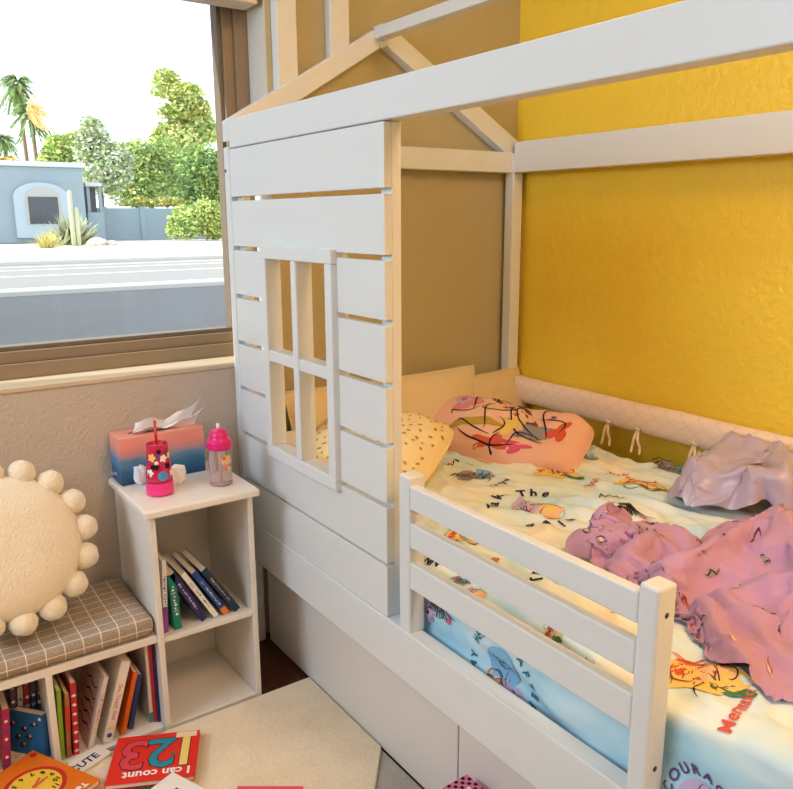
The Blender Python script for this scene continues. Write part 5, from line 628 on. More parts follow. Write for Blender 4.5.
[356,363,373,382,384,382,377,372,366,362,364,367,362,362,366,372,358,354,348,332,310,296,269,227,219,186,181,159,134,114,102,78,74,56,41,47,12,17,10,10,9,8,8,6,4,3,1,1,2,7,12,19,25,30,32,30,27,25,20,17,13,10,11,14,16,19,22,18,18,19,15,28,0,389,418,435,449,454,454,451,445,438,427,426,429,434,426,429,421,415,407,395,378,356,330,284,285,287,257,257,228,204,187,167,141,100,100,79,43,43,33,40,30,20,19,16,26,31,34,36,38,39,42,48,55,61,63,63,57,45,44,32,28,42,48,55,59,63,56,19,32,37,45,50,34,23,419,446,471,497,513,520,519,515,509,502,490,492,496,492,491,481,470,440,413,383,356,327,292,309,301,346,332,307,274,231,191,150,161,112,59,46,56,68,47,35,30,24,19,18,19,23,29,36,40,46,24,25,37,47,67,50,62,40,54,52,33,19,9,4,2,1,14,5,19,19,29,66,20,434,468,503,537,560,574,581,582,579,573,567,555,555,555,553,541,512,478,450,419,382,350,315,312,352,394,390,370,345,299,256,210,141,158,91,85,94,65,49,46,44,43,49,47,39,31,28,31,33,44,63,46,73,75,56,46,71,47,28,36,9,5,7,21,62,60,44,34,1,15,54,69,10,440,473,509,545,576,604,630,641,644,643,638,633,620,614,610,599,559,526,493,455,415,375,337,346,396,421,436,441,405,376,328,260,196,159,111,98,75,64,66,71,88,104,112,108,94,73,53,54,71,89,90,63,89,61,73,45,78,64,53,41,51,46,37,76,27,57,56,50,5,47,81,57,5,433,473,513,554,595,637,664,682,697,703,703,700,694,677,669,662,610,580,531,496,454,416,376,369,429,377,424,432,473,440,392,323,248,210,159,139,95,83,94,116,139,151,130,106,82,61,33,68,83,62,57,86,68,64,71,51,85,50,60,76,78,55,72,15,9,52,86,39,10,80,89,30,1,422,466,512,560,609,637,631,639,647,690,713,731,746,749,721,715,654,606,579,534,500,451,409,430,367,342,398,448,472,480,425,366,310,264,168,176,117,105,135,133,130,101,89,74,56,35,60,81,84,60,60,84,62,66,61,47,86,54,39,48,83,85,44,1,38,43,60,30,57,113,50,4,18,403,453,500,551,604,642,663,662,679,647,651,689,698,731,782,744,704,663,634,586,538,471,414,399,332,334,345,390,401,434,476,436,370,304,187,212,140,136,161,160,112,78,57,33,51,83,70,49,57,74,71,88,66,71,50,50,83,61,37,54,90,45,1,12,55,79,71,72,131,60,6,31,30,382,436,474,525,592,636,671,696,680,700,701,663,698,726,760,784,745,686,691,620,557,517,444,357,360,296,293,328,378,444,454,440,403,334,215,195,178,157,181,147,81,28,26,40,28,50,46,72,46,85,79,94,77,81,65,63,79,41,50,65,12,31,1,28,91,121,106,142,67,7,38,14,8,371,425,481,528,556,621,654,690,711,706,688,721,704,737,783,752,765,742,696,649,606,543,468,375,392,324,267,313,355,420,418,460,415,368,243,236,217,183,203,121,41,43,74,85,48,66,38,72,49,97,93,107,95,90,70,78,67,34,23,8,12,9,16,76,129,155,158,70,7,35,44,6,5,378,409,477,507,532,600,650,681,675,677,680,685,721,768,805,820,816,781,752,706,661,563,466,376,339,357,274,261,324,353,435,459,434,400,278,278,255,210,202,97,39,92,107,81,45,86,54,73,56,111,114,125,119,101,83,89,59,48,35,46,19,32,15,107,181,179,77,11,30,40,9,7,35,393,443,479,472,530,576,634,643,684,703,714,677,714,719,749,824,853,837,811,749,670,594,500,404,339,321,272,237,267,337,382,424,484,424,310,318,290,238,173,54,76,141,120,97,53,84,38,88,65,129,135,143,132,112,95,83,74,47,9,38,44,9,41,145,188,108,23,20,31,1,19,47,1,432,477,445,469,523,585,626,646,652,676,696,693,670,688,750,818,866,874,834,788,701,626,527,427,354,279,254,187,254,284,341,440,501,402,357,358,320,254,133,52,122,155,159,132,88,38,46,67,76,151,155,159,143,125,110,96,22,8,20,66,18,14,77,173,154,49,23,33,3,35,57,10,35,482,513,479,468,535,573,601,630,657,656,667,660,671,708,768,794,874,905,883,793,740,645,546,443,364,282,226,174,212,259,346,405,497,402,396,389,333,226,83,86,194,206,208,180,140,78,75,83,91,176,179,172,155,138,121,45,31,10,38,62,10,23,121,178,104,36,46,9,42,64,59,49,6,558,544,549,564,536,593,637,654,662,656,659,671,687,713,715,785,855,937,871,811,758,658,553,449,368,278,208,201,203,271,366,453,482,414,432,405,325,166,80,169,162,173,186,209,223,127,111,116,118,202,200,185,168,150,75,13,1,36,65,39,2,59,147,162,88,37,9,42,50,30,12,1,6,638,640,649,615,586,581,592,601,653,690,713,732,749,746,735,809,882,938,880,853,765,660,551,449,344,272,200,232,224,306,383,456,420,459,446,403,264,109,141,178,226,226,255,276,281,192,151,153,145,226,218,201,178,82,7,1,7,54,50,10,16,101,158,135,45,1,41,27,11,3,9,43,28,735,707,701,642,673,637,635,643,596,626,687,709,678,668,704,751,815,879,857,861,748,650,539,424,328,260,231,198,209,293,377,426,482,460,456,313,163,124,198,265,189,204,230,274,268,267,131,193,175,250,233,218,134,24,18,16,31,63,37,1,49,132,149,97,21,32,7,1,7,41,44,50,4,815,817,779,712,709,708,716,661,616,604,624,637,661,741,773,803,839,927,910,837,732,619,506,407,322,313,245,241,269,318,411,526,506,497,355,215,150,195,253,154,163,166,192,235,313,320,143,222,205,273,249,206,65,8,32,4,49,70,11,12,90,147,122,62,30,1,24,27,29,12,9,48,16,907,867,868,755,690,744,744,733,685,619,613,662,686,689,781,812,897,980,923,835,706,595,484,401,372,314,279,304,350,426,537,533,545,394,252,190,211,271,152,112,124,155,192,237,296,353,165,258,239,295,263,160,23,31,2,9,65,54,1,42,126,142,87,36,1,22,24,10,38,1,31,43,1,943,960,915,799,717,742,695,719,734,688,623,648,709,693,742,852,922,988,892,777,686,602,502,439,410,343,362,399,471,558,567,597,438,287,235,219,276,195,97,108,166,169,207,255,319,335,141,247,271,316,270,124,10,40,2,42,38,33,6,88,143,121,64,10,21,30,27,23,5,36,15,32,1,999,999,957,837,760,751,697,653,709,717,697,659,702,758,721,806,892,967,846,788,731,624,547,474,423,427,461,511,601,623,655,489,335,285,260,278,212,105,109,120,145,180,222,278,349,275,128,285,303,328,261,76,1,14,7,50,22,16,30,129,145,99,42,4,12,13,10,16,18,16,6,39,12,990,958,921,930,838,809,789,729,667,664,667,736,767,799,756,848,964,919,809,773,705,662,606,543,496,535,559,646,690,718,564,409,354,297,271,222,123,85,88,142,156,193,227,284,353,182,162,332,339,332,208,37,26,41,22,51,12,2,67,149,135,80,26,2,9,12,9,9,12,1,5,33,1,939,907,873,851,859,836,797,788,739,678,684,703,724,758,817,958,976,881,889,801,763,689,661,592,600,621,700,717,766,656,502,415,315,296,237,133,111,64,115,141,177,214,255,348,266,151,213,368,367,305,142,16,6,54,17,51,4,27,94,158,121,63,12,1,12,11,6,1,11,16,23,4,18,898,877,845,817,783,826,796,833,793,738,769,799,823,818,924,999,887,959,898,860,807,761,692,661,683,755,759,798,635,619,484,344,359,265,156,153,87,82,112,150,185,233,306,331,185,191,274,388,366,256,90,2,9,53,18,51,2,55,111,161,104,46,4,8,17,9,1,5,5,1,2,26,1,880,839,800,770,746,759,796,868,869,800,733,799,822,908,881,942,932,982,908,881,870,798,772,773,807,837,828,653,552,538,373,430,311,196,166,102,72,107,119,156,202,263,345,245,190,258,318,391,344,211,55,6,20,43,20,49,2,78,120,159,85,36,6,16,15,6,5,10,12,17,16,22,1,846,808,773,740,710,734,749,827,798,845,774,789,872,851,944,937,879,921,932,884,897,875,881,816,906,851,700,529,559,411,489,332,254,161,132,77,89,124,134,180,245,329,307,225,227,309,345,381,302,172,35,21,32,30,23,46,6,96,132,156,74,35,1,1,18,1,11,15,16,9,6,17,9,810,783,750,714,677,681,718,780,753,764,808,810,801,905,945,896,943,906,887,953,956,867,864,929,857,716,550,553,432,525,449,301,194,178,118,105,86,136,159,224,297,349,274,240,267,348,361,365,253,143,18,44,18,23,28,41,10,109,120,154,69,44,24,7,20,8,2,12,14,1,1,12,3,747,724,686,646,633,661,731,724,755,779,823,744,825,857,914,950,919,872,930,972,899,859,941,824,730,572,468,476,465,505,371,251,222,169,107,83,120,174,213,282,356,297,263,256,317,381,370,339,201,116,13,13,13,32,25,54,16,124,95,144,60,53,9,42,18,26,3,5,1,1,1,8,1,678,639,598,583,608,664,725,728,769,797,789,744,807,885,969,911,909,935,908,865,825,923,845,724,583,465,395,402,523,455,326,295,232,155,111,128,176,217,285,360,318,285,261,294,368,406,377,295,156,74,0,36,9,41,25,66,16,121,64,114,49,15,8,43,9,38,22,17,5,1,1,9,7,595,555,533,555,604,672,695,742,776,783,735,792,836,908,916,965,969,928,889,928,895,791,695,582,490,371,338,486,468,414,372,325,232,168,176,176,224,292,365,326,290,274,284,348,408,420,375,240,129,42,6,37,11,48,30,44,13,114,41,84,24,53,64,62,42,22,32,2,19,6,1,11,1,514,482,501,541,603,662,693,732,773,734,767,797,867,892,928,911,881,815,869,807,767,687,568,456,376,284,426,410,500,457,396,300,259,242,239,243,311,380,330,305,289,287,333,398,434,425,349,192,127,30,14,33,13,52,62,10,15,99,18,42,4,1,10,5,7,20,1,20,1,16,4,1,5,435,442,479,534,595,648,685,734,753,732,758,821,859,885,859,822,826,838,821,740,672,575,469,342,263,366,418,478,441,426,371,365,336,255,283,329,401,334,333,313,300,333,391,437,443,411,298,154,107,17,32,18,18,56,24,15,0,78,24,7,52,33,6,39,11,21,26,19,12,15,12,9,2,385,417,465,521,580,632,676,727,726,750,770,823,852,820,791,777,766,781,721,624,547,450,352,256,260,312,367,421,471,433,442,370,343,332,377,414,348,375,348,325,347,398,444,447,444,369,232,121,83,3,34,10,45,22,19,47,16,56,54,6,20,11,11,21,36,8,1,2,20,21,1,11,2,350,398,450,505,563,617,667,713,738,753,777,822,789,771,744,735,734,699,637,540,447,365,287,242,323,347,339,399,441,505,471,413,438,430,400,395,426,393,363,369,413,456,451,456,424,312,172,132,42,4,36,9,44,34,8,78,48,15,9,12,13,39,54,53,43,29,31,6,3,25,10,1,7,323,377,431,487,545,602,656,692,721,749,790,757,753,721,693,687,668,626,568,475,410,313,248,245,293,306,378,451,487,471,506,445,371,438,477,491,452,414,400,439,475,467,458,454,381,253,150,111,19,9,39,10,41,16,10,81,68,5,55,58,58,48,14,7,1,34,1,23,2,20,5,7,5,310,359,415,471,529,589,642,681,725,762,727,738,702,672,639,629,601,562,507,422,379,287,237,276,282,348,423,405,403,498,432,468,453,523,550,519,472,439,469,498,491,476,466,431,328,203,161,87,1,35,35,9,35,48,8,73,62,37,15,18,34,8,1,1,34,40,3,3,16,23,1,13,1,291,343,399,453,513,576,630,680,720,711,733,690,652,617,584,571,538,500,455,381,356,276,264,325,311,380,435,441,423,508,441,442,523,600,591,534,483,503,521,508,482,448,449,392,282,187,154,47,8,46,15,43,76,29,8,46,11,9,49,18,46,27,7,37,51,33,2,1,23,15,1,17,1,272,327,380,432,500,558,613,659,692,704,703,667,618,585,529,512,470,434,409,351,335,279,308,367,343,399,450,414,456,510,444,507,581,649,606,547,534,548,529,506,472,431,429,346,239,201,123,17,44,24,43,85,65,25,50,11,39,34,10,40,45,9,21,58,39,35,2,8,24,12,1,19,1,252,307,353,414,478,529,584,626,656,667,667,640,583,550,483,442,409,380,350,320,304,312,362,406,383,439,418,448,515,469,511,582,656,653,608,539,573,549,513,474,468,429,397,306,209,192,85,9,39,36,84,80,54,64,70,30,6,1,1,11,9,46,43,65,46,24,2,18,20,10,1,19,4,230,281,330,392,441,489,546,587,614,632,621,578,566,505,452,415,411,378,356,335,351,361,409,444,421,442,472,526,493,523,583,652,676,642,598,540,572,522,498,449,447,387,353,266,185,169,55,4,31,68,93,68,93,108,75,62,50,24,48,38,12,58,68,63,41,18,2,20,14,10,1,21,4,208,254,307,353,399,451,505,533,567,581,547,538,497,490,438,387,402,383,378,366,398,407,450,440,489,517,543,575,543,590,649,684,677,618,559,577,555,503,448,446,407,344,308,224,191,142,29,2,60,96,71,105,136,124,120,108,72,69,32,53,25,65,87,63,34,8,8,21,10,13,1,24,3,179,219,262,305,349,400,454,473,501,533,489,484,445,452,399,366,382,393,394,396,437,439,449,463,489,535,551,608,595,643,669,700,670,604,567,562,504,452,423,414,367,304,263,182,178,113,11,30,96,84,104,144,158,160,146,116,95,99,54,73,47,61,101,67,34,13,11,21,8,16,1,27,1,136,172,209,248,287,333,387,426,443,487,447,434,399,426,377,350,366,382,396,408,434,479,484,500,512,537,582,595,636,699,683,711,662,644,595,530,470,454,406,370,341,281,214,167,163,74,14,62,128,117,142,176,192,174,155,103,121,91,95,91,86,74,110,88,55,36,31,20,39,32,7,29,18,93,131,164,199,233,268,315,363,383,433,417,373,356,365,388,332,354,375,396,418,441,477,524,538,549,569,608,649,696,686,735,716,676,602,560,498,479,436,395,351,299,239,175,167,120,40,24,101,161,154,175,210,222,195,159,129,141,130,135,126,111,117,105,119,87,69,54,45,62,33,20,22,27,51,91,127,158,188,216,246,293,320,374,375,332,325,340,381,326,349,374,400,428,457,486,536,581,588,624,664,712,702,734,732,701,632,600,528,485,427,378,333,288,252,190,151,136,68,15,66,137,191,202,194,207,257,216,177,171,172,173,159,166,152,155,142,157,123,110,91,92,88,55,47,44,48,14,52,90,123,151,174,195,221,255,310,331,294,298,319,375,324,357,378,413,449,487,525,549,608,644,685,684,712,747,737,696,675,628,564,496,432,382,333,287,245,189,179,136,78,31,39,105,164,213,241,249,224,227,255,224,195,198,212,197,205,193,193,181,195,162,153,135,128,100,99,89,78,78,1,22,53,88,120,152,162,184,204,235,284,263,284,321,369,366,354,394,430,472,516,560,601,639,699,698,755,768,756,738,726,655,600,521,454,401,350,299,249,208,154,135,84,51,47,78,139,169,226,268,288,286,288,296,249,244,241,249,236,244,237,220,219,235,204,176,184,165,141,141,126,120,114,3,16,29,54,87,124,148,196,202,209,220,241,282,331,379,393,365,406,448,496,546,596,639,693,724,736,738,748,777,732,679,618,556,495,425,374,314,262,213,175,121,90,69,67,72,120,129,164,220,270,298,296,297,324,305,290,271,287,280,283,263,266,266,270,229,224,223,200,188,184,171,167,161,7,13,17,31,53,87,131,172,223,247,252,263,283,329,381,411,386,420,467,520,574,620,672,649,707,766,742,787,732,674,668,600,548,465,409,347,292,238,185,137,101,89,91,92,119,108,144,164,219,238,251,295,312,326,331,330,323,322,295,315,310,306,277,292,262,261,241,241,233,225,217,205,151,4,7,8,16,25,48,87,135,186,244,285,304,309,321,379,420,408,441,488,542,586,645,677,687,748,737,798,757,687,639,644,585,505,466,391,330,270,218,169,138,128,147,125,127,143,121,139,159,194,237,215,230,239,280,308,324,333,312,335,325,330,308,284,308,295,278,262,254,248,239,229,212,146,5,1,24,35,15,26,42,87,140,197,260,314,346,358,368,423,432,462,509,561,599,650,667,722,782,737,786,708,666,598,610,554,525,442,399,329,270,218,176,149,162,155,187,167,169,185,178,187,198,205,202,190,194,208,258,295,301,334,339,333,327,292,313,299,273,252,244,236,230,225,220,213,146,0,18,50,18,27,29,33,39,90,147,208,273,334,378,400,415,461,483,526,575,608,644,696,753,801,747,772,693,640,574,582,528,525,470,387,339,273,224,185,160,156,190,231,237,242,262,272,288,303,308,298,258,226,199,195,233,278,285,293,290,282,316,308,281,270,247,216,213,203,191,186,174,88,0,38,59,12,2,3,2,34,44,99,160,224,290,353,405,437,463,499,539,585,621,670,724,759,816,789,718,685,609,561,555,501,509,488,418,337,281,235,200,178,190,199,262,295,313,317,328,338,346,350,350,341,307,253,205,193,213,237,265,256,267,302,296,276,268,220,192,174,165,159,151,122,53,4,47,64,8,33,33,1,33,48,57,121,185,252,319,383,437,477,511,549,595,641,686,734,794,832,767,702,668,589,560,523,474,478,489,445,366,299,253,219,198,200,213,280,285,325,329,334,338,345,357,360,363,349,317,256,210,198,208,221,233,256,290,281,292,239,195,175,141,129,119,111,66,12,10,73,27,16,59,15,3,6,9,35,88,153,221,293,363,428,482,525,560,604,656,709,762,808,818,757,679,648,569,524,484,448,451,476,460,400,325,275,242,223,234,227,298,281,274,262,261,263,273,296,340,355,362,355,317,259,217,209,216,230,247,270,296,283,222,173,135,112,97,92,60,7,1,20,63,4,46,58,10,36,44,8,23,69,131,199,267,345,423,486,541,581,624,688,736,787,817,802,733,670,597,563,492,458,431,430,457,460,424,355,298,268,252,260,244,317,293,296,267,252,244,240,250,293,339,335,346,359,314,262,233,228,236,249,271,297,275,212,177,115,86,68,55,3,1,17,48,27,10,10,51,5,9,49,6,47,64,119,190,268,362,425,494,554,607,658,697,764,816,819,786,716,638,566,538,476,439,420,417,432,454,433,385,322,295,282,286,264,339,334,302,270,249,235,224,224,244,303,331,321,333,360,334,284,262,256,260,271,297,258,225,154,99,63,49,4,0,23,26,71,7,21,46,3,50,18,53,7,27,93,113,190,277,381,440,506,570,630,667,717,782,849,828,761,695,611,542,500,469,424,415,411,420,442,436,403,344,323,315,311,285,363,349,306,278,251,235,221,210,216,256,313,337,315,325,333,345,314,283,276,274,291,263,216,140,84,40,9,7,20,2,1,79,1,30,55,2,57,27,55,4,21,101,121,196,291,403,462,524,590,652,675,737,812,876,822,749,676,589,522,475,443,427,415,410,414,430,436,415,365,351,349,332,307,387,350,320,291,277,243,230,213,203,221,265,324,315,321,349,353,349,336,313,286,291,259,206,128,71,29,11,20,1,5,8,71,1,37,60,1,61,49,17,2,19,113,129,208,308,427,487,545,613,676,689,753,790,879,794,725,665,570,504,480,458,440,423,412,412,423,433,424,386,380,381,354,330,412,369,338,313,302,261,250,252,223,200,260,292,330,337,313,314,320,350,320,301,291,256,196,118,62,23,18,1,26,37,44,49,6,43,65,2,58,15,12,35,22,124,141,224,330,454,528,570,639,703,704,770,793,873,797,734,650,554,553,523,492,464,441,421,413,420,433,429,402,396,402,392,359,440,394,363,354,319,282,281,292,258,226,214,288,309,289,293,314,355,339,339,311,293,253,187,108,54,20,4,7,32,35,36,23,45,38,67,6,52,9,9,20,27,140,153,244,353,482,571,598,667,732,722,788,804,870,770,713,624,560,591,581,544,503,473,442,421,417,434,438,415,411,414,416,386,473,427,402,385,369,317,324,334,304,288,211,229,269,312,352,353,319,312,347,332,298,258,186,107,53,21,5,23,3,1,1,16,58,25,69,11,43,12,42,48,39,156,174,285,378,510,610,628,695,760,743,810,820,867,765,691,622,586,604,627,602,560,513,478,444,423,426,446,429,422,427,435,416,508,471,457,445,398,359,393,375,367,280,262,252,322,365,345,311,296,340,324,340,305,265,190,111,55,24,5,13,1,15,10,9,69,15,25,60,2,48,53,31,51,172,199,320,402,537,645,666,732,787,777,801,870,869,766,733,650,618,632,655,651,614,565,523,485,449,432,447,444,439,445,454,446,545,535,522,473,413,419,455,446,363,319,259,280,339,346,302,289,333,305,292,340,310,272,194,116,58,26,10,1,10,1,17,10,74,6,9,63,16,43,28,32,72,194,228,356,425,547,681,703,769,775,817,818,895,876,772,772,687,653,663,678,688,667,620,574,532,490,458,449,456,458,465,474,481,580,599,561,490,452,487,515,439,378,371,309,324,303,326,313,292,309,265,296,340,314,281,201,121,60,26,13,10,3,1,40,17,79,1,29,24,65,21,25,52,101,222,283,368,506,574,680,735,801,811,819,837,912,879,785,807,728,687,691,709,719,714,682,635,586,548,492,475,474,478,486,496,511,607,649,591,518,505,555,525,440,383,397,366,372,290,286,303,331,262,260,315,308,328,291,219,134,65,25,15,10,16,20,17,28,80,0,8,48,41,72,47,92,135,247,351,405,538,563,667,764,827,866,872,866,932,865,805,839,773,722,724,743,753,759,736,687,651,581,549,506,501,503,510,529,541,628,694,604,570,581,534,533,449,388,389,415,374,278,287,342,338,243,280,317,278,298,305,214,161,82,21,16,17,7,14,1,87,22,11,76,49,84,73,89,151,195,309,407,457,576,589,701,742,832,910,882,929,959,933,848,884,815,763,772,782,792,809,797,756,692,632,615,557,535,547,546,554,583,643,727,632,646,608,577,516,451,400,429,433,343,314,344,390,296,232,249,270,348,348,293,213,169,106,22,16,15,22,1,6,36,1,46,81,134,107,119,145,188,255,366,427,538,611,604,716,763,806,851,955,907,972,908,932,935,857,828,839,850,858,858,848,818,759,691,678,615,580,596,587,608,660,683,767,671,587,538,530,462,408,412,471,396,337,377,414,358,256,245,258,356,280,303,243,214,173,121,32,19,11,32,5,1,8,27,26,66,122,198,185,212,266,351,417,516,588,603,646,741,694,722,814,920,926,970,981,960,936,901,890,882,871,884,879,884,870,823,750,741,676,632,647,636,666,721,729,805,699,647,567,517,438,421,459,462,387,381,438,394,286,283,255,353,252,264,242,222,161,152,136,46,22,9,41,9,1,9,4,36,51,112,182,277,281,343,437,517,590,593,643,683,697,734,761,775,883,929,909,988,956,924,918,920,915,908,904,913,914,916,877,810,799,757,694,690,696,737,738,784,850,744,670,608,516,504,424,409,404,404,469,366,299,318,278,323,241,204,184,216,180,128,113,152,66,39,8,48,10,1,47,32,9,43,100,171,248,359,433,463,534,600,688,731,686,670,662,671,704,807,844,859,939,889,939,955,948,943,937,932,925,920,924,931,889,825,826,764,749,762,779,809,834,902,794,729,631,570,479,419,454,470,481,375,327,311,305,321,223,138,109,165,156,144,102,124,115,103,8,30,51,10,1,1,1,7,39,86,159,237,322,420,545,612,675,664,674,628,635,644,661,745,725,787,817,847,941,964,965,960,956,955,952,949,945,955,962,909,887,895,834,835,845,862,851,904,930,861,730,659,565,478,417,487,527,402,409,377,346,368,216,111,60,65,131,103,100,107,95,97,102,11,56,23,8,2,2,11,23,44,78,160,252,353,471,568,628,663,655,603,626,642,621,701,677,640,708,754,795,898,907,933,948,959,954,960,961,965,951,945,979,983,973,893,914,906,890,904,939,879,841,723,619,557,515,424,518,505,370,417,409,393,256,125,20,20,27,95,62,62,64,98,138,71,6,54,9,32,2,70,80,91,108,123,217,305,392,464,536,603,642,589,565,612,580,656,627,593,640,648,736,756,849,908,895,901,907,946,955,956,953,967,958,964,990,922,952,918,918,928,940,868,850,793,685,608,516,470,424,535,479,342,412,419,303,156,72,2,15,24,92,83,107,113,150,92,26,50,15,39,36,1,1,17,33,60,158,181,260,345,427,496,552,600,572,559,560,610,580,545,559,555,593,679,772,797,885,880,892,896,874,882,899,914,935,959,976,968,993,980,928,938,923,883,815,803,746,647,568,506,433,394,511,409,318,402,362,211,134,10,16,73,31,42,48,56,64,113,80,9,22,58,43,24,1,7,21,6,91,106,141,229,305,373,427,483,531,490,483,485,550,511,479,473,485,543,629,728,797,851,855,859,846,844,831,823,852,906,926,931,893,954,920,935,904,874,822,792,811,708,637,539,477,399,365,484,345,344,329,311,154,131,2,79,20,82,9,53,26,92,40,11,23,74,31,9,1,2,9,1,49,76,58,97,169,241,306,374,440,466,423,405,416,486,445,425,401,426,529,589,683,724,798,818,835,823,806,797,799,874,851,853,862,897,914,929,869,861,818,775,770,803,690,605,527,447,363,337,455,295,296,258,235,88,126,0,30,69,64,1,14,84,78,8,42,74,44,2,14,9,3,13,30,13,13,27,60,116,180,246,313,383,405,365,374,354,426,382,347,337,389,500,579,636,665,744,756,804,806,791,775,788,871,822,797,791,832,863,860,880,809,766,799,807,759,688,582,504,418,326,311,421,332,236,234,165,41,126,15,14,86,61,11,23,98,31,14,33,55,1,21,1,1,1,11,2,1,6,14,33,76,131,192,256,328,338,313,299,294,367,320,278,284,360,474,534,563,625,669,742,748,797,774,757,782,864,803,768,756,789,825,891,819,819,810,762,759,714,665,559,478,401,290,287,378,269,182,186,106,13,126,47,3,88,8,71,38,108,52,26,55,6,34,6,1,3,1,20,18,15,14,9,19,46,89,141,200,270,265,250,232,240,308,250,214,237,331,443,464,528,549,616,686,735,738,783,747,777,855,790,780,732,749,788,842,812,807,751,766,721,665,664,533,447,365,272,283,332,211,133,141,52,2,81,113,33,15,62,97,113,121,91,57,1,50,19,1,4,5,1,1,3,4,6,6,12,27,57,97,145,207,188,174,181,184,244,183,152,225,351,377,451,464,535,551,626,692,698,759,739,773,845,787,794,728,722,760,786,761,759,704,706,740,629,655,523,413,329,269,316,278,157,89,91,1,34,107,95,24,46,2,34,85,69,49,1,51,40,5,6,8,1,1,4,6,6,6,6,11,17,36,65,132,128,121,116,105,162,169,190,126,262,280,341,381,431,465,522,564,642,656,727,731,771,835,792,805,729,702,751,722,713,710,678,668,701,594,627,525,418,307,304,291,223,103,84,33,29,84,38,34,4,1,44,63,9,1,3,51,45,13,16,13,2,2,1,23,20,13,8,7,8,10,53,79,86,61,57,54,91,78,88,144,142,270,298,271,314,357,403,452,510,589,617,692,743,791,835,832,820,735,749,712,683,649,649,632,608,649,584,603,494,410,290,250,242,170,50,27,1,72,40,78,18,1,33,49,6,28,43,52,47,38,27,16,1,10,8,1,2,5,3,4,4,5,6,9,8,1,9,14,17,25,33,69,84,193,282,229,286,311,348,387,426,468,524,579,639,696,762,802,839,832,807,725,663,622,587,576,559,549,588,590,554,454,390,290,192,181,102,1,91,39,47,2,9,4,16,9,3,1,1,1,1,2,2,1,1,6,10,8,1]])
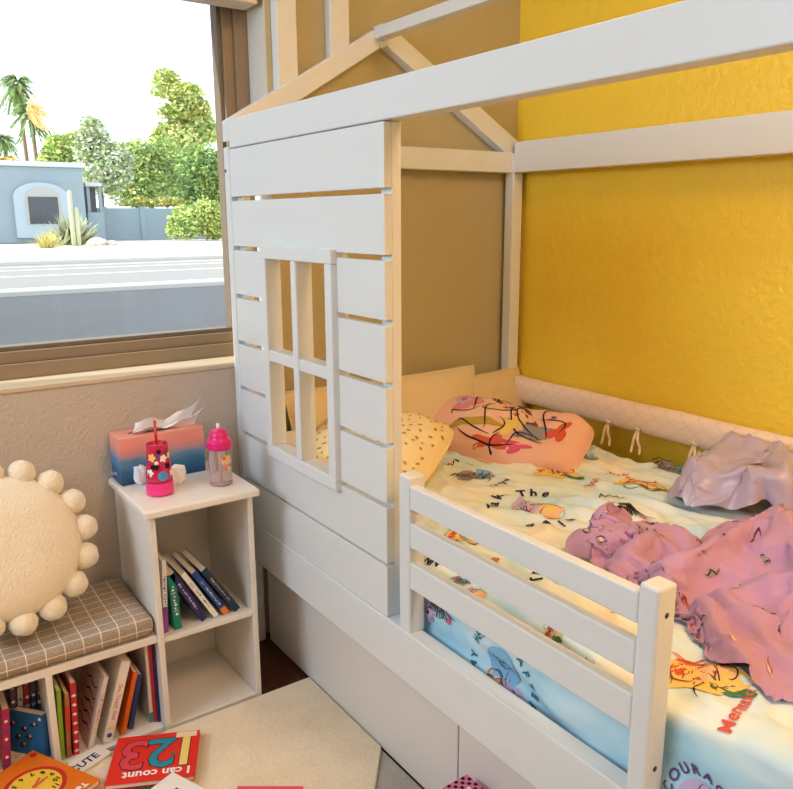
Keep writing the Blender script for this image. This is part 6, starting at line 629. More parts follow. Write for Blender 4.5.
SATIN_DRAPE = (30, 20, [0.89467, 0.69246, 0.56703], [1.27767, 1.04112, 0.70784], [
[97,124,134,124,127,136,144,159,173,169,164,176,200,217,225,232,243,254,264,273,290,54,74,100,117,123,124,135,146,172,157,180,192,212,226,237,246,256,267,268,290,320,25,39,68,92,103,113,121,138,156,171,186,199,218,236,248,259,266,267,289,327,360,8,23,41,61,81,95,106,122,141,169,182,197,220,235,237,256,266,297,340,382,396,0,5,25,48,65,73,86,100,124,177,175,195,219,232,232,246,291,339,394,415,421,9,8,13,30,64,84,95,89,130,172,173,192,221,236,249,289,331,397,424,423,459,32,23,15,18,30,52,72,99,127,175,178,199,228,257,297,335,406,440,432,455,499,43,35,40,58,73,84,81,108,146,176,183,201,241,291,332,410,460,447,460,494,538,47,48,50,49,69,107,135,128,137,166,184,221,273,316,401,472,463,467,498,535,576,50,47,34,83,124,101,117,125,122,150,206,254,311,384,447,482,461,498,535,571,595,51,37,74,110,81,95,106,129,160,194,237,305,383,439,482,476,484,531,567,588,595,51,67,83,81,74,80,120,185,219,253,303,361,432,485,511,474,506,564,579,590,600,47,57,66,92,97,137,192,249,282,324,352,404,450,507,514,456,531,577,599,608,618,70,82,91,133,177,224,252,303,344,375,392,405,453,500,480,486,559,607,629,637,646,98,123,136,166,220,267,301,343,382,396,394,412,463,457,486,532,596,640,665,677,685,124,148,166,182,233,295,329,379,410,417,415,410,460,503,547,586,636,677,706,724,730,164,157,184,195,225,295,342,387,417,409,426,430,479,543,604,637,677,711,744,755,761,209,176,192,222,232,289,349,381,422,412,441,439,505,583,644,680,708,742,749,764,773,232,207,192,205,243,283,331,384,431,448,439,492,567,643,683,699,741,730,742,758,776,236,193,210,241,274,323,354,402,452,464,509,575,645,698,687,727,726,740,757,771,798,194,208,236,277,307,336,377,432,449,504,555,623,687,685,694,741,723,737,752,740,794,197,235,254,294,326,368,421,459,471,521,597,667,650,671,699,726,734,733,737,777,785,228,246,271,307,352,409,452,466,504,551,621,650,684,713,733,728,729,725,746,810,808,240,264,288,327,388,431,466,497,538,586,641,682,711,767,777,767,757,775,794,836,839,253,277,310,354,412,464,506,534,574,619,659,699,750,816,826,828,810,826,847,844,861,271,313,334,381,449,508,548,577,612,653,682,715,778,834,852,879,861,872,871,846,851,311,350,374,430,496,546,589,621,658,692,712,738,802,853,833,865,859,863,875,859,848,372,397,440,490,539,579,620,662,699,722,742,765,822,833,856,871,895,900,903,885,872,434,470,510,546,579,610,654,695,727,748,769,801,839,865,882,883,920,922,927,913,901,485,526,565,596,620,647,685,726,760,784,806,838,869,870,883,910,938,959,970,957,942,530,567,608,641,662,685,716,753,786,812,841,876,893,906,926,958,981,995,999,991,979],
[22,10,0,13,33,41,44,40,24,20,15,22,19,13,10,8,12,16,18,22,33,83,55,39,47,53,61,63,53,35,42,40,30,38,42,37,31,30,35,40,38,56,149,115,91,83,81,84,83,74,43,55,37,52,72,61,55,47,51,47,51,66,83,214,180,149,126,117,114,111,100,65,62,64,80,82,72,68,61,56,59,85,80,108,275,241,213,190,164,145,137,131,97,90,87,93,85,71,69,70,62,104,92,104,135,332,299,268,239,226,200,183,169,137,118,109,96,87,92,66,70,119,123,118,141,142,384,353,328,298,257,219,197,179,153,139,124,108,111,90,102,140,159,149,156,153,145,442,409,383,349,305,267,244,223,200,170,148,133,127,134,165,195,192,186,176,155,153,500,467,436,395,350,317,294,266,254,225,189,163,158,175,194,227,229,202,172,163,157,562,525,487,451,403,354,327,307,279,252,230,222,224,226,234,262,221,194,172,171,190,620,583,550,505,443,398,369,353,339,311,299,294,292,286,286,264,219,180,188,203,223,676,641,605,553,494,442,418,419,404,383,362,356,346,341,314,262,202,190,219,235,247,723,696,674,625,567,524,503,489,478,448,415,399,381,378,336,280,212,221,233,243,252,774,743,731,690,655,606,565,548,506,458,439,419,413,395,341,286,235,228,239,236,245,844,801,776,739,704,668,619,575,527,501,483,460,452,393,342,279,240,240,248,240,240,913,860,813,781,758,721,674,617,553,532,501,498,466,406,341,286,244,252,262,252,244,959,917,860,823,800,773,726,662,595,556,544,535,473,413,351,297,257,274,282,286,270,956,963,911,864,831,820,778,714,650,610,593,538,481,422,360,304,292,303,328,328,303,987,970,913,909,870,850,815,765,712,652,616,569,509,442,383,339,328,330,345,350,327,968,939,918,921,880,855,809,758,739,694,644,588,527,456,388,376,341,366,340,372,354,983,931,898,882,858,827,785,754,727,698,635,597,534,466,408,384,368,375,377,363,384,980,938,894,880,838,810,792,756,726,687,677,614,535,478,427,379,383,378,378,348,339,981,926,891,870,832,810,773,745,725,709,694,628,562,520,471,403,402,389,381,363,310,969,923,893,862,836,784,752,737,751,724,700,650,599,560,530,473,419,389,400,358,327,961,916,893,860,813,767,750,757,758,735,699,673,631,601,588,550,508,458,422,385,332,952,931,897,850,808,789,773,770,751,727,701,681,657,625,596,593,576,512,464,419,359,948,950,908,861,827,803,790,775,748,733,725,713,678,635,580,560,564,537,497,446,389,950,929,928,887,854,821,797,781,770,770,759,740,693,627,581,596,567,563,516,472,418,938,948,921,897,881,853,827,815,812,809,801,772,705,642,608,597,594,580,545,497,445,942,952,956,935,908,880,863,855,844,835,827,797,733,672,641,632,619,591,554,506,457,983,992,996,972,938,920,904,892,874,857,839,814,755,702,669,643,618,593,559,511,460],
[72,84,111,107,136,170,196,197,204,197,156,155,149,126,110,102,110,116,115,115,119,92,104,138,157,200,227,247,243,273,228,248,283,275,232,201,182,194,200,184,164,131,110,111,144,194,240,265,290,300,346,314,370,402,386,363,316,274,252,240,192,136,133,130,136,181,248,280,301,330,352,412,406,421,460,481,448,387,342,285,234,164,173,141,170,193,241,301,329,367,395,402,465,466,478,511,524,465,395,370,310,224,234,202,129,222,252,285,331,358,392,424,482,526,543,536,554,551,469,453,405,319,282,264,200,132,288,307,339,399,458,466,502,570,646,632,605,610,564,534,496,432,395,350,278,200,142,366,368,367,413,490,573,656,746,792,731,686,656,624,587,554,554,521,436,334,261,193,456,444,492,593,711,772,742,688,726,771,725,732,706,646,678,685,618,527,428,341,262,552,575,656,740,666,609,583,619,666,762,803,721,646,678,798,763,706,602,507,415,302,676,714,706,674,601,527,618,644,714,822,718,669,678,820,821,838,709,650,557,451,321,792,773,784,695,632,658,711,717,819,801,730,766,810,856,854,873,755,680,578,464,333,896,877,849,809,843,793,744,836,849,787,858,807,905,870,833,835,799,695,588,474,338,861,925,992,975,900,896,911,856,832,815,882,875,833,785,799,817,790,687,575,455,313,868,896,908,853,891,959,859,846,799,844,864,823,784,783,806,804,772,660,543,416,259,867,891,955,892,891,958,857,851,867,791,811,787,713,716,757,832,769,645,520,377,204,856,933,961,938,931,963,865,868,902,856,789,781,797,796,790,843,773,641,507,337,148,757,924,955,930,862,915,912,930,918,881,822,851,898,890,910,897,774,643,481,297,93,668,808,946,924,886,829,834,905,991,960,938,908,952,918,842,831,751,593,449,268,41,713,839,905,822,783,785,727,783,883,932,976,961,870,792,730,719,618,510,392,260,27,799,871,877,797,747,703,687,683,769,820,813,791,704,669,595,560,481,423,343,205,21,805,809,744,673,617,587,584,610,680,704,784,764,670,562,496,459,385,327,256,211,5,666,651,609,550,491,481,477,545,599,605,673,649,614,498,436,429,348,235,127,121,7,495,494,476,427,370,348,396,491,555,526,563,590,508,501,408,337,253,127,32,14,0,334,341,350,300,236,231,318,437,487,464,475,507,484,472,347,284,172,111,73,33,18,184,221,202,159,124,178,259,372,396,385,400,471,519,395,286,278,169,101,20,14,9,60,115,65,50,61,114,202,289,314,331,380,472,506,415,366,311,273,132,31,52,0,52,10,11,17,46,52,133,214,284,349,387,495,515,472,423,358,229,96,74,45,7,48,27,11,6,12,59,93,180,284,349,400,474,465,469,380,251,144,30,22,1,42,34,14,55,5,10,13,62,141,231,293,339,401,422,350,249,140,50,18,10,36,6,2,0,11,1,6,25,51,102,172,229,264,321,306,254,168,108,76,60,23,0,0]])
def cr4(a, b, c, d): return (b*9+c*9-a-d)/16
def unpack(d):
    nu, nv, lo, hi, cs = d
    P = [[Vector([lo[k]+cs[k][i*(nv+1)+j]/999*(hi[k]-lo[k]) for k in range(3)]) for j in range(nv+1)] for i in range(nu+1)]
    def up(L):
        n = len(L); o = []
        for i in range(n):
            o.append(L[i])
            if i < n-1: o.append(cr4(L[max(0, i-1)], L[i], L[i+1], L[min(n-1, i+2)]))
        return o
    if nu > 60: return nu, nv, [v for r in P for v in r]
    P = [up(r) for r in P]
    cols = [up([P[i][j] for i in range(len(P))]) for j in range(len(P[0]))]
    return 2*nu, 2*nv, [cols[j][i] for i in range(2*nu+1) for j in range(2*nv+1)]
PLUM = mat('dusty_pink_cotton', (192, 148, 184), .65, spec=.25, sheen=.2, var=.05, vscale=6)
SATIN = mat('lilac_satin', (186, 170, 192), .30, spec=.6, sheen=.2, var=.05, vscale=8)
def drape(d, m, drop):
    nu, nv, P = unpack(d)
    for v in P: v.z -= drop
    if drop > .0089 and nu > 60:
        for v in P:
            k = max(0, min(1, (1.24-v.x)/.10)); v.z = .558+(v.z-.558)*(1-.28*k)
    for v in P: v.z += sheet_pt(v.x, max(.0, v.y-MY0-MR)).z-MT+.001
    o = MB(); o.add(P, [(i*(nv+1)+j, (i+1)*(nv+1)+j, (i+1)*(nv+1)+j+1, i*(nv+1)+j+1) for i in range(nu) for j in range(nv)], m, True)
    return o, nu, nv, P
o, bnu, bnv, BP = drape(PINK_DRAPE, PLUM, .009)
def bl_pt(i, j, off):
    i = min(bnu-1.01, max(0, i)); j = min(bnv-1.01, max(0, j)); i0, j0 = int(i), int(j); fi, fj = i-i0, j-j0
    a, b, c, d = [BP[(i0+q)*(bnv+1)+j0+w] for q, w in ((0, 0), (1, 0), (0, 1), (1, 1))]
    n = (b-a).cross(c-a); n = n.normalized() if n.length > 1e-12 else Vector((0, 0, 1))
    if n.z < 0: n = -n
    return a*(1-fi)*(1-fj)+b*fi*(1-fj)+c*(1-fi)*fj+d*fi*fj+n*off
rr = random.Random(12); cell = .0075; spots = []
for k in range(600):
    q = (rr.uniform(3, bnu-4), rr.uniform(3, bnv-4))
    if all((q[0]-a)**2+(q[1]-b)**2 > 92 for a, b in spots): spots.append(q)
for n_, (i, j) in enumerate(spots):
    r_ = rr.random()*6; k = n_ % 5
    def P_(shape, m, off=.0018):
        o.flat(shape, lambda u, v: bl_pt(i+u/cell, j+v/cell, off), m)
    if k == 0: P_(xf(flower(.011), 0, 0, r_), ink('print_rose', (210, 104, 112))); P_(xf(stroke([(-.018+.004*t, .005*math.sin(t)) for t in range(9)], .0026), 0, 0, r_), I_BRN, .0022)
    elif k == 1: P_(xf(stroke([(.011*math.cos(t*.55), .006*math.sin(t*.55)) for t in range(12)], .0022), 0, 0, r_), I_NAVY); P_(xf(disc(.004, 8, 1), 0, 0, r_), I_YEL)
    elif k == 2: P_(xf(blob(.008, 1, .3, 3), 0, 0, r_, 1.4, .8), I_GRY); P_(xf(stroke([(-.014+.004*t, .004*math.sin(t*1.5)) for t in range(8)], .0026), 0, 0, r_), I_BLK, .0022)
    elif k == 3: P_(xf(stroke([(-.02+.004*t, .007*math.sin(t*.7)) for t in range(11)], .0026), 0, 0, r_), ink('print_dark', (92, 60, 84)))
    else: P_(xf(blob(.006, 2, .2, 2), 0, 0, r_, 1.5, .8), I_SKIN); P_(xf(stroke([(-.008, 0), (0, .006), (.009, .001), (.016, .006)], .0024), 0, 0, r_), I_BRN, .0022)
tag(o.build('blanket'), 'crumpled dusty pink printed blanket spilling over the sheet behind the guard rail post', 'blanket')
o, *_ = drape(SATIN_DRAPE, SATIN, .009)
tag(o.build('sheet'), 'crumpled lilac grey satin sheet heaped beside the padded bumper', 'sheet')

# ------------------------------------------------------------------ bookshelf tower and bench
TX, TY0, TY1, TZ = .292, -.352, -.092, .566
sf = thing('cube_bookshelf', 'low white cube bookshelf with a taller two-cubby tower beside the bed', 'bookshelf', (0, 0, 0))
def SB(name, *a): return MB().box(*a, LAM, .0015).build(name, sf)
SB('side_panel', .004, TX, TY0, TY0+.0145, 0, TZ)
SB('side_panel', .004, TX, TY1-.0145, TY1, 0, TZ)
SB('shelf', .012, TX-.002, TY0+.0145, TY1-.0145, .240, .254)
SB('bottom_panel', .012, TX-.002, TY0+.0145, TY1-.0145, .0, .014)
SB('back_panel', .004, .012, TY0+.0145, TY1-.0145, 0, TZ)
MB().box(.002, TX+.016, TY0-.014, TY1+.014, TZ, TZ+.020, mat('tower_top_white', (238, 232, 222), .35), .005).build('top_slab', sf)
BY0 = -1.10
SB('bench_top', .004, TX-.008, BY0, TY0-.0005, .243, .262)
SB('divider', .012, TX-.008, -.606, -.592, .014, .244)
SB('divider', .012, TX-.008, -.850, -.836, .014, .244)
SB('side_panel', .004, TX-.008, BY0, BY0+.014, 0, .244)
SB('bottom_panel', .012, TX-.008, BY0+.014, TY0-.0005, .0, .014)
SB('back_panel', .004, .012, BY0+.014, TY0-.0005, .014, .244)
# cushion with window-pane check
def check_mat():
    m = mat('window_check_fabric', (150, 134, 118), .9, spec=.1)
    N, L, b = nodes(m)
    tc = N.new('ShaderNodeTexCoord'); sp = N.new('ShaderNodeSeparateXYZ'); L.new(tc.outputs['Object'], sp.inputs[0])
    def lines(src, off, per, wd):
        a = N.new('ShaderNodeMath'); a.operation = 'ADD'; a.inputs[1].default_value = off; L.new(src, a.inputs[0])
        k = N.new('ShaderNodeMath'); k.operation = 'PINGPONG'; k.inputs[1].default_value = per/2; L.new(a.outputs[0], k.inputs[0])
        g = N.new('ShaderNodeMath'); g.operation = 'LESS_THAN'; g.inputs[1].default_value = wd; L.new(k.outputs[0], g.inputs[0]); return g.outputs[0]
    xz = N.new('ShaderNodeMath'); xz.operation = 'SUBTRACT'; L.new(sp.outputs[0], xz.inputs[0]); L.new(sp.outputs[2], xz.inputs[1])
    mm = N.new('ShaderNodeMath'); mm.operation = 'MAXIMUM'; L.new(lines(xz.outputs[0], .0, .031, .0011), mm.inputs[0]); L.new(lines(sp.outputs[1], .0, .040, .0011), mm.inputs[1])
    n = N.new('ShaderNodeTexNoise'); n.inputs['Scale'].default_value = 300; L.new(tc.outputs['Object'], n.inputs['Vector'])
    r = ramp(m.node_tree, [(.35, (150, 134, 116)), (.65, (178, 162, 144))]); L.new(n.outputs['Fac'], r.inputs[0])
    mx = N.new('ShaderNodeMix'); mx.data_type = 'RGBA'; mx.inputs[7].default_value = srgb(232, 218, 200); L.new(mm.outputs[0], mx.inputs[0]); L.new(r.outputs[0], mx.inputs[6]); L.new(mx.outputs[2], b.inputs['Base Color'])
    return m
CH = check_mat()
bm = bmesh.new(); bmesh.ops.create_cube(bm, size=1)
cx0, cx1, cy0, cy1, cz0, cz1 = .006, .287, BY0+.01, TY0-.004, .2625, .317
for v in bm.verts: v.co = Vector(((cx0+cx1)/2+v.co.x*(cx1-cx0), (cy0+cy1)/2+v.co.y*(cy1-cy0), (cz0+cz1)/2+v.co.z*(cz1-cz0)))
bmesh.ops.bevel(bm, geom=bm.edges[:], offset=.021, segments=4, affect='EDGES', profile=.5)
bmesh.ops.subdivide_edges(bm, edges=[e for e in bm.edges if e.calc_length() > .05], cuts=14, use_grid_fill=True)
for v in bm.verts:
    if v.co.z > .28: v.co.z -= .020*math.exp(-((v.co.x-.215)/.07)**2-((v.co.y+.63)/.14)**2)+.004*(.5+noise.noise(v.co*9))
o = MB(); o.bm(bm, CH, None, True)
tag(o.build('bench_cushion'), 'taupe bench cushion with thin white window-pane check on the low bookshelf', 'cushion')
# round pom-pom pillow leaning on the wall
PLUSH = mat('cream_plush', (240, 226, 200), .95, spec=.05, sheen=.6, bump=.4, bscale=160)
Pc = at(6, 548, 0, .15)
tilt = R(22)
pp = thing('round_pillow', 'round cream plush pillow edged with pompoms on the checked bench cushion', 'pillow', Pc, (0, -tilt, 0))
o = MB(); RAD = .164
def rp(u, v, s):
    a = 2*PI*u; r = v; k = max(0, 1-r**2.6)**.5
    n = .004*noise.noise(Vector((r*math.cos(a)*3, r*math.sin(a)*3, s)))
    return Vector((s*(.062*k)+n*k, RAD*r*math.cos(a), RAD*r*math.sin(a)))
for s in (1, -1): o.grid(lambda u, v: rp(u if s > 0 else 1-u, v, s), 48, 20, PLUSH)
o.build('pillow_body', pp)
for k in range(16):
    a = R(3+k*360/16)
    o = MB(); bm = bmesh.new(); bmesh.ops.create_icosphere(bm, subdivisions=3, radius=.0345)
    for v in bm.verts: v.co *= 1+.10*noise.noise(v.co*60+Vector((k, 0, 0)))
    o.bm(bm, PLUSH, Matrix.Translation((0, (RAD+.008)*math.cos(a), (RAD+.008)*math.sin(a))) @ Matrix.Scale(.9, 4), True)
    o.build('pompom', pp)

# ------------------------------------------------------------------ tower top items
TT = TZ+.020+.0003
pA, pB, pD = at(127.6, 484.6, 2, TT), at(108, 475.5, 2, TT), at(206, 471, 2, TT)
tb = thing('tissue_box', 'pink and blue cardboard tissue box with a white tissue pulled up', 'tissue box', (0, 0, 0))
bx0, bx1, by0, by1, bz = .006, .092, -.354, -.134, TT+.122
TISS = gradient_z_mat('tissue_box_print', [(.0, (24, 70, 112)), (.28, (38, 106, 150)), (.48, (96, 142, 178)), (.62, (188, 150, 160)), (.78, (236, 150, 140)), (1, (240, 162, 146))], TT, TT+.122, 7, .38)
MB().box(bx0, bx1, by0, by1, TT, bz, TISS, .001).build('carton', tb)
o = MB(); cxm, cym = (bx0+bx1)/2, (by0+by1)/2
o.add([(cxm+.018*math.cos(2*PI*k/24), cym+.075*math.sin(2*PI*k/24), bz+.0006) for k in range(24)], [tuple(range(24))], mat('slot_dark', (120, 96, 92), .8)); o.build('slot', tb)
TWH = mat('tissue_paper', (246, 244, 246), .9, spec=.1)
o = MB()
def tis(u, v):
    a = u*2-1
    y = cym+.012+a*.078+.016*v; h = v*(.030+.052*u**1.6+.016*math.exp(-((u-.15)/.16)**2)-.012*math.exp(-((u-.42)/.12)**2))
    x = cxm+.012*math.sin(u*9+1)*(.3+v)+.014*v*math.sin(u*5)+.018*v*v*(u-.3)
    return Vector((x, y+.028*v*v*(u-.2), bz-.004+h*.85+.002*noise.noise(Vector((u*9, v*6, 0)))))
o.grid(tis, 40, 12, TWH); 
def tis2(u, v):
    q = tis(u, v); return q+Vector((.012*v+.006, .016*(u-.4), -.30*(v**2)*.05-.004*v))
o.grid(tis2, 40, 12, TWH); o.build('tissue', tb)
o = MB(); 
for (a, b, c) in ((-.052, .02, 5),): 
    o.flat(xf(text2d('Kleenex', .016), bx0+.036, TT+.018, .25), lambda u, v: Vector((u-.014, by0-.0006, v)), I_WHT)
o.build('brand_mark', tb)
# pink tumbler
PINKC = mat('pink_cup_plastic', (206, 34, 78), .22, spec=.6)
PINK2 = mat('pink_cup_base', (250, 60, 140), .3)
cc = at(160.5, 493, 2, TT); cc.z = TT
tm = thing('tumbler', 'pink printed kids tumbler with a red straw in front of the tissue box', 'cup', cc)
HC = .128
o = MB(); o.lathe([(.026, 0), (.0325, .002), (.0335, .008), (.0325, .032), (.0322, .033)], (0, 0, 0), PINK2, 32); o.build('base', tm)
o = MB(); prof = [(.0320, .033), (.0312, .050), (.0285, .085), (.0262, .110), (.0255, HC-.002), (.0250, HC), (.0240, HC-.002), (.0235, .11)]
o.lathe(prof, (0, 0, 0), PINKC, 32)
def cupf(ang, z):
    r = .0320-(z-.033)*(.0320-.0255)/(HC-.033)+.0006
    return Vector((r*math.cos(ang), r*math.sin(ang), z))
toc = math.atan2(CAM.y-cc.y, CAM.x-cc.x)
for (da, z, r_, kind, mm) in ((-.55, .098, .011, 'f', I_YEL), (.45, .095, .010, 'f', I_WHT), (.3, .052, .012, 'd', ink('sky', (88, 152, 206))), (-.75, .060, .010, 'f', I_WHT), (-.2, .075, .009, 'f', I_BLK), (.0, .10, .007, 'f', I_PUR), (.8, .075, .009, 'f', I_BLK), (-.15, .085, .005, 'd', I_WHT), (-.5, .075, .007, 'f', I_BLK), (.1, .112, .006, 'd', I_BLK), (-.85, .055, .005, 'd', I_BLK), (1.1, .1, .009, 'f', I_YEL), (1.2, .055, .009, 'f', I_WHT), (.75, .108, .006, 'f', I_PUR), (-1.1, .085, .008, 'f', I_PUR)):
    sp_ = flower(r_) if kind == 'f' else disc(r_, 18)
    o.flat(sp_, lambda u, v, da=da, z=z: cupf(toc+da+u/.029, z+v), mm)
o.build('cup_body', tm)
o = MB(); o.lathe([(.0245, HC-.006), (.0245, HC-.004)], (0, 0, 0), PINKC, 24); o.build('lid', tm)
o = MB(); st = (at(155, 421, 0, cc.x)-cc); o.tube([(st.x*.1-.002, st.y*.2, HC-.02), (st.x-.004, st.y*.95, st.z)], .0034, mat('red_straw', (216, 32, 58), .3), 10); o.build('straw', tm)
# water bottle
bc = at(222, 484, 2, TT); bc.z = TT; bc.x -= .004
wb = thing('water_bottle', 'clear kids water bottle with a hot pink straw lid at the tower edge', 'bottle', bc)
CLEAR = mat('clear_pink_plastic', (240, 214, 210), .12, trans=.75, spec=.4)
HOT = mat('hot_pink_plastic', (230, 30, 122), .3)
o = MB(); o.lathe([(.024, 0), (.0285, .002), (.029, .008), (.0275, .03), (.029, .05), (.029, .094), (.027, .098), (.026, .098)], (0, 0, 0), CLEAR, 32)
tob = math.atan2(CAM.y-bc.y, CAM.x-bc.x)
for (da, z, r_, mm) in ((.55, .062, .014, I_SKIN), (.6, .072, .010, I_YEL), (.5, .052, .008, ink('rose2', (226, 120, 128))), (.75, .045, .006, I_YEL), (.35, .075, .005, I_RED)):
    o.flat(blob(r_, da, .2, 3), lambda u, v, da=da, z=z: Vector((.0296*math.cos(tob+da+u/.029), .0296*math.sin(tob+da+u/.029), z+v)), mm)
o.build('bottle_body', wb)
o = MB(); o.lathe([(.030, .094), (.0315, .097), (.0315, .113), (.030, .116), (.024, .120), (.0235, .128), (.020, .138), (.012, .144), (.004, .146)], (0, 0, 0), HOT, 32); o.build('lid', wb)
o = MB(); o.tube([(0, 0, .140), (-.002, .0, .158)], .0045, mat('clear_spout', (240, 236, 240), .3), 10); o.build('spout', wb)
o = MB(); o.tube([(0, 0, .006), (0, 0, .10)], .003, mat('white_straw', (245, 240, 240), .4), 8); o.build('straw', wb)
# crumpled white packs behind the tumbler
def crumple(name, px, py, sx, sy, sz, seed, label):
    c = at(px, py, 2, TT); o = MB(); bm = bmesh.new(); bmesh.ops.create_icosphere(bm, subdivisions=4, radius=1)
    for v in bm.verts:
        d = 1+.28*noise.noise(v.co*2.2+Vector((seed, 0, 0)))+.12*noise.noise(v.co*6+Vector((seed, 3, 0)))
        v.co = Vector((math.copysign(abs(v.co.x)**.7, v.co.x)*sx, math.copysign(abs(v.co.y)**.7, v.co.y)*sy, math.copysign(abs(v.co.z)**.6, v.co.z)*sz))*d
    lo = min(v.co.z for v in bm.verts)
    for v in bm.verts: v.co.z = max(v.co.z-lo-.004, 0)
    o.bm(bm, TWH, Matrix.Translation((c.x, c.y, TT)), True)
    return tag(o.build(name), label, 'tissue', 'used tissues on the tower top')
crumple('crumpled_tissue', 141, 484, .013, .015, .024, 3, 'upright crumpled white tissue between tissue box and tumbler')
crumple('crumpled_tissue', 177, 484, .012, .024, .024, 9, 'wider crumpled white tissue between tumbler and water bottle')

# ------------------------------------------------------------------ books
PAGES = mat('book_pages', (236, 224, 200), .9, var=.08, vscale=90, stretch=(1, 1, .02))
def cov(c, n=None): return mat('cover_%d_%d_%d' % c, c, .4, spec=.4)
def make_book(name, w, h, t, col, label, cat='book', group=None, spine=None, front=None, col2=None, M=None, prints=None):
    """stands on z=0, spine face at x=0 (book runs to -x), thickness -t/2..t/2 along y"""
    r = thing(name, label, cat, group=group)
    c = .0012
    o = MB(); m1 = cov(col)
    o.box(-w, 0, -t/2, -t/2+c, 0, h, m1, .0004); o.box(-w, 0, t/2-c, t/2, 0, h, m1, .0004); o.box(-c, .0, -t/2+c, t/2-c, 0, h, m1, .0003)
    if col2:
        z0, z1, cc_ = col2
        o.box(-.003, .0006, -t/2-.0004, t/2+.0004, h*z0, h*z1, cov(cc_), .0002)
    if spine:
        body, sz, mm = spine
        if body == '~':
            q_ = random.Random(int(h*1e5)+int(t*1e5))
            u = -h*.28
            while u < h*.28:
                lw = sz*q_.uniform(.3, .55)
                if q_.random() > .15: o.flat(xf(q_.choice([rect2(lw*.8, sz*.22), rect2(lw*.25, sz*.7), disc(lw*.5, 10, 2)]), u, q_.uniform(-.1, .1)*sz), lambda a, b: Vector((.0010, b, h*.5-a)), mm)
                u += lw*1.3
        else: o.flat(xf(text2d(body, sz), 0, 0, 0), lambda u, v: Vector((.0010, v, h*.5-u)), mm)
    if prints: prints(o, w, h, t)
    o.build('cover', r)
    MB().box(-w+.002, -c, -t/2+c, t/2-c, .002, h-.002, PAGES, 0).build('pages', r)
    if M: r.matrix_world = M
    return r
def shelf_book(b, tp, t, w, col, label, X=.27, zf=.0142, group=None, **k):
    """spine seen from pixel b (bottom) to pixel tp (top), leaning in the shelf plane"""
    B, T = at(b[0], b[1], 0, X), at(tp[0], tp[1], 0, X)
    d = T-B; h = max(.05, d.length*k.pop('hs', 1)); a = math.atan2(d.y, d.z)     # lean towards +y
    zc = zf+abs(math.sin(a))*t/2+.0004
    M = Matrix.Translation((X, B.y, zc)) @ Matrix.Rotation(-a, 4, 'X') @ Matrix.Rotation(k.pop('yaw', 0), 4, 'Z')
    return make_book('book', w, h, t, col, label, M=M, group=group, **k)
G1 = 'books in the tower cubby'; Z1 = .2542
shelf_book((166, 632), (164, 560), .011, .12, (232, 226, 226), 'thin white book with purple spine foot against the tower side', zf=Z1, col2=(.0, .36, (150, 70, 150)), group=G1, spine=('~', .011, I_PUR))
shelf_book((178.5, 627), (171, 573), .019, .11, (22, 132, 118), 'teal green chunky book standing beside the thin white and purple one', zf=Z1, group=G1, spine=('~', .015, I_WHT))
shelf_book((204, 608), (171, 562), .017, .15, (44, 46, 98), 'navy book leaning first beside the teal book', zf=Z1, group=G1, spine=('~', .011, I_LIL))
shelf_book((216, 605), (182, 562), .013, .15, (240, 236, 228), 'white spined book leaning on the navy one', zf=Z1, group=G1, spine=('~', .009, I_NAVY))
shelf_book((226, 602), (193, 561), .015, .15, (34, 72, 142), 'blue book with an orange spine foot leaning in the tower', zf=Z1, group=G1, col2=(.0, .14, (226, 128, 50)), spine=('~', .009, I_WHT))
shelf_book((237, 600), (203, 560), .017, .15, (30, 52, 84), 'dark slate book leaning last, nearest the bed side of the tower', zf=Z1, group=G1, spine=('~', .010, I_YEL))
G2 = 'books in the low cubby beside the tower'
shelf_book((62, 748), (57, 678), .010, .14, (138, 176, 50), 'lime green thin book first in the low cubby', group=G2)
shelf_book((68, 746), (65.5, 682), .010, .14, (168, 112, 66), 'mottled brown book beside the lime green one', group=G2, col2=(.45, .8, (196, 72, 46)))
def zig(o, w, h, t):
    for k in range(7): o.flat(xf(flower(.0055, 4), 0, 0), lambda u, v, k=k: Vector((.0012, v, .012+k*(h-.02)/7-u*.7)), I_WHT)
shelf_book((76, 746), (72, 674), .013, .15, (190, 40, 54), 'red and white patterned spine in the low cubby', group=G2, prints=zig)
def grey_front(o, w, h, t):
    for k in range(5): o.flat(xf(stroke([(-w*.8+w*.13*q, h*.2+h*.14*k+.006*math.sin(q*2+k)) for q in range(6)], .004)), lambda u, v: Vector((u, -t/2-.0006, v)), I_BLK)
shelf_book((90, 744), (106, 672), .011, .15, (222, 210, 198), 'pale book leaning with its sketched cover partly showing', group=G2, spine=('~', .0075, I_RED), prints=grey_front)
def stf(o, w, h, t): o.flat(disc(.006, 16), lambda u, v: Vector((.001, v, .018+u)), I_PUR); o.flat(rect2(.004, t*.9), lambda u, v: Vector((.001, v, .036+u)), I_YEL)
shelf_book((107, 735), (125.5, 654), .022, .15, (236, 226, 212), 'thick white leaning book with See Touch Feel on its spine', group=G2, spine=('See, Touch, Feel', .0135, I_RED), prints=stf)
shelf_book((122.5, 727), (135, 664), .011, .13, (222, 106, 38), 'orange thin book leaning behind the thick white one', group=G2, X=.262)
shelf_book((130, 719), (139, 664), .012, .12, (48, 66, 128), 'dark blue book leaning beyond the orange one', group=G2, X=.25)
shelf_book((152.5, 728), (146.5, 648), .009, .16, (226, 214, 206), 'thin white book with teal foot near the cubby end', group=G2, X=.25, col2=(0, .12, (70, 130, 130)))
shelf_book((156.5, 727), (150, 647), .008, .16, (186, 44, 58), 'thin red book near the cubby end', group=G2, X=.255)
shelf_book((160, 726), (154, 645), .008, .16, (44, 50, 104), 'thin navy book last against the tower in the low cubby', group=G2, X=.26)
G3 = 'books in the cubby under the round pillow'
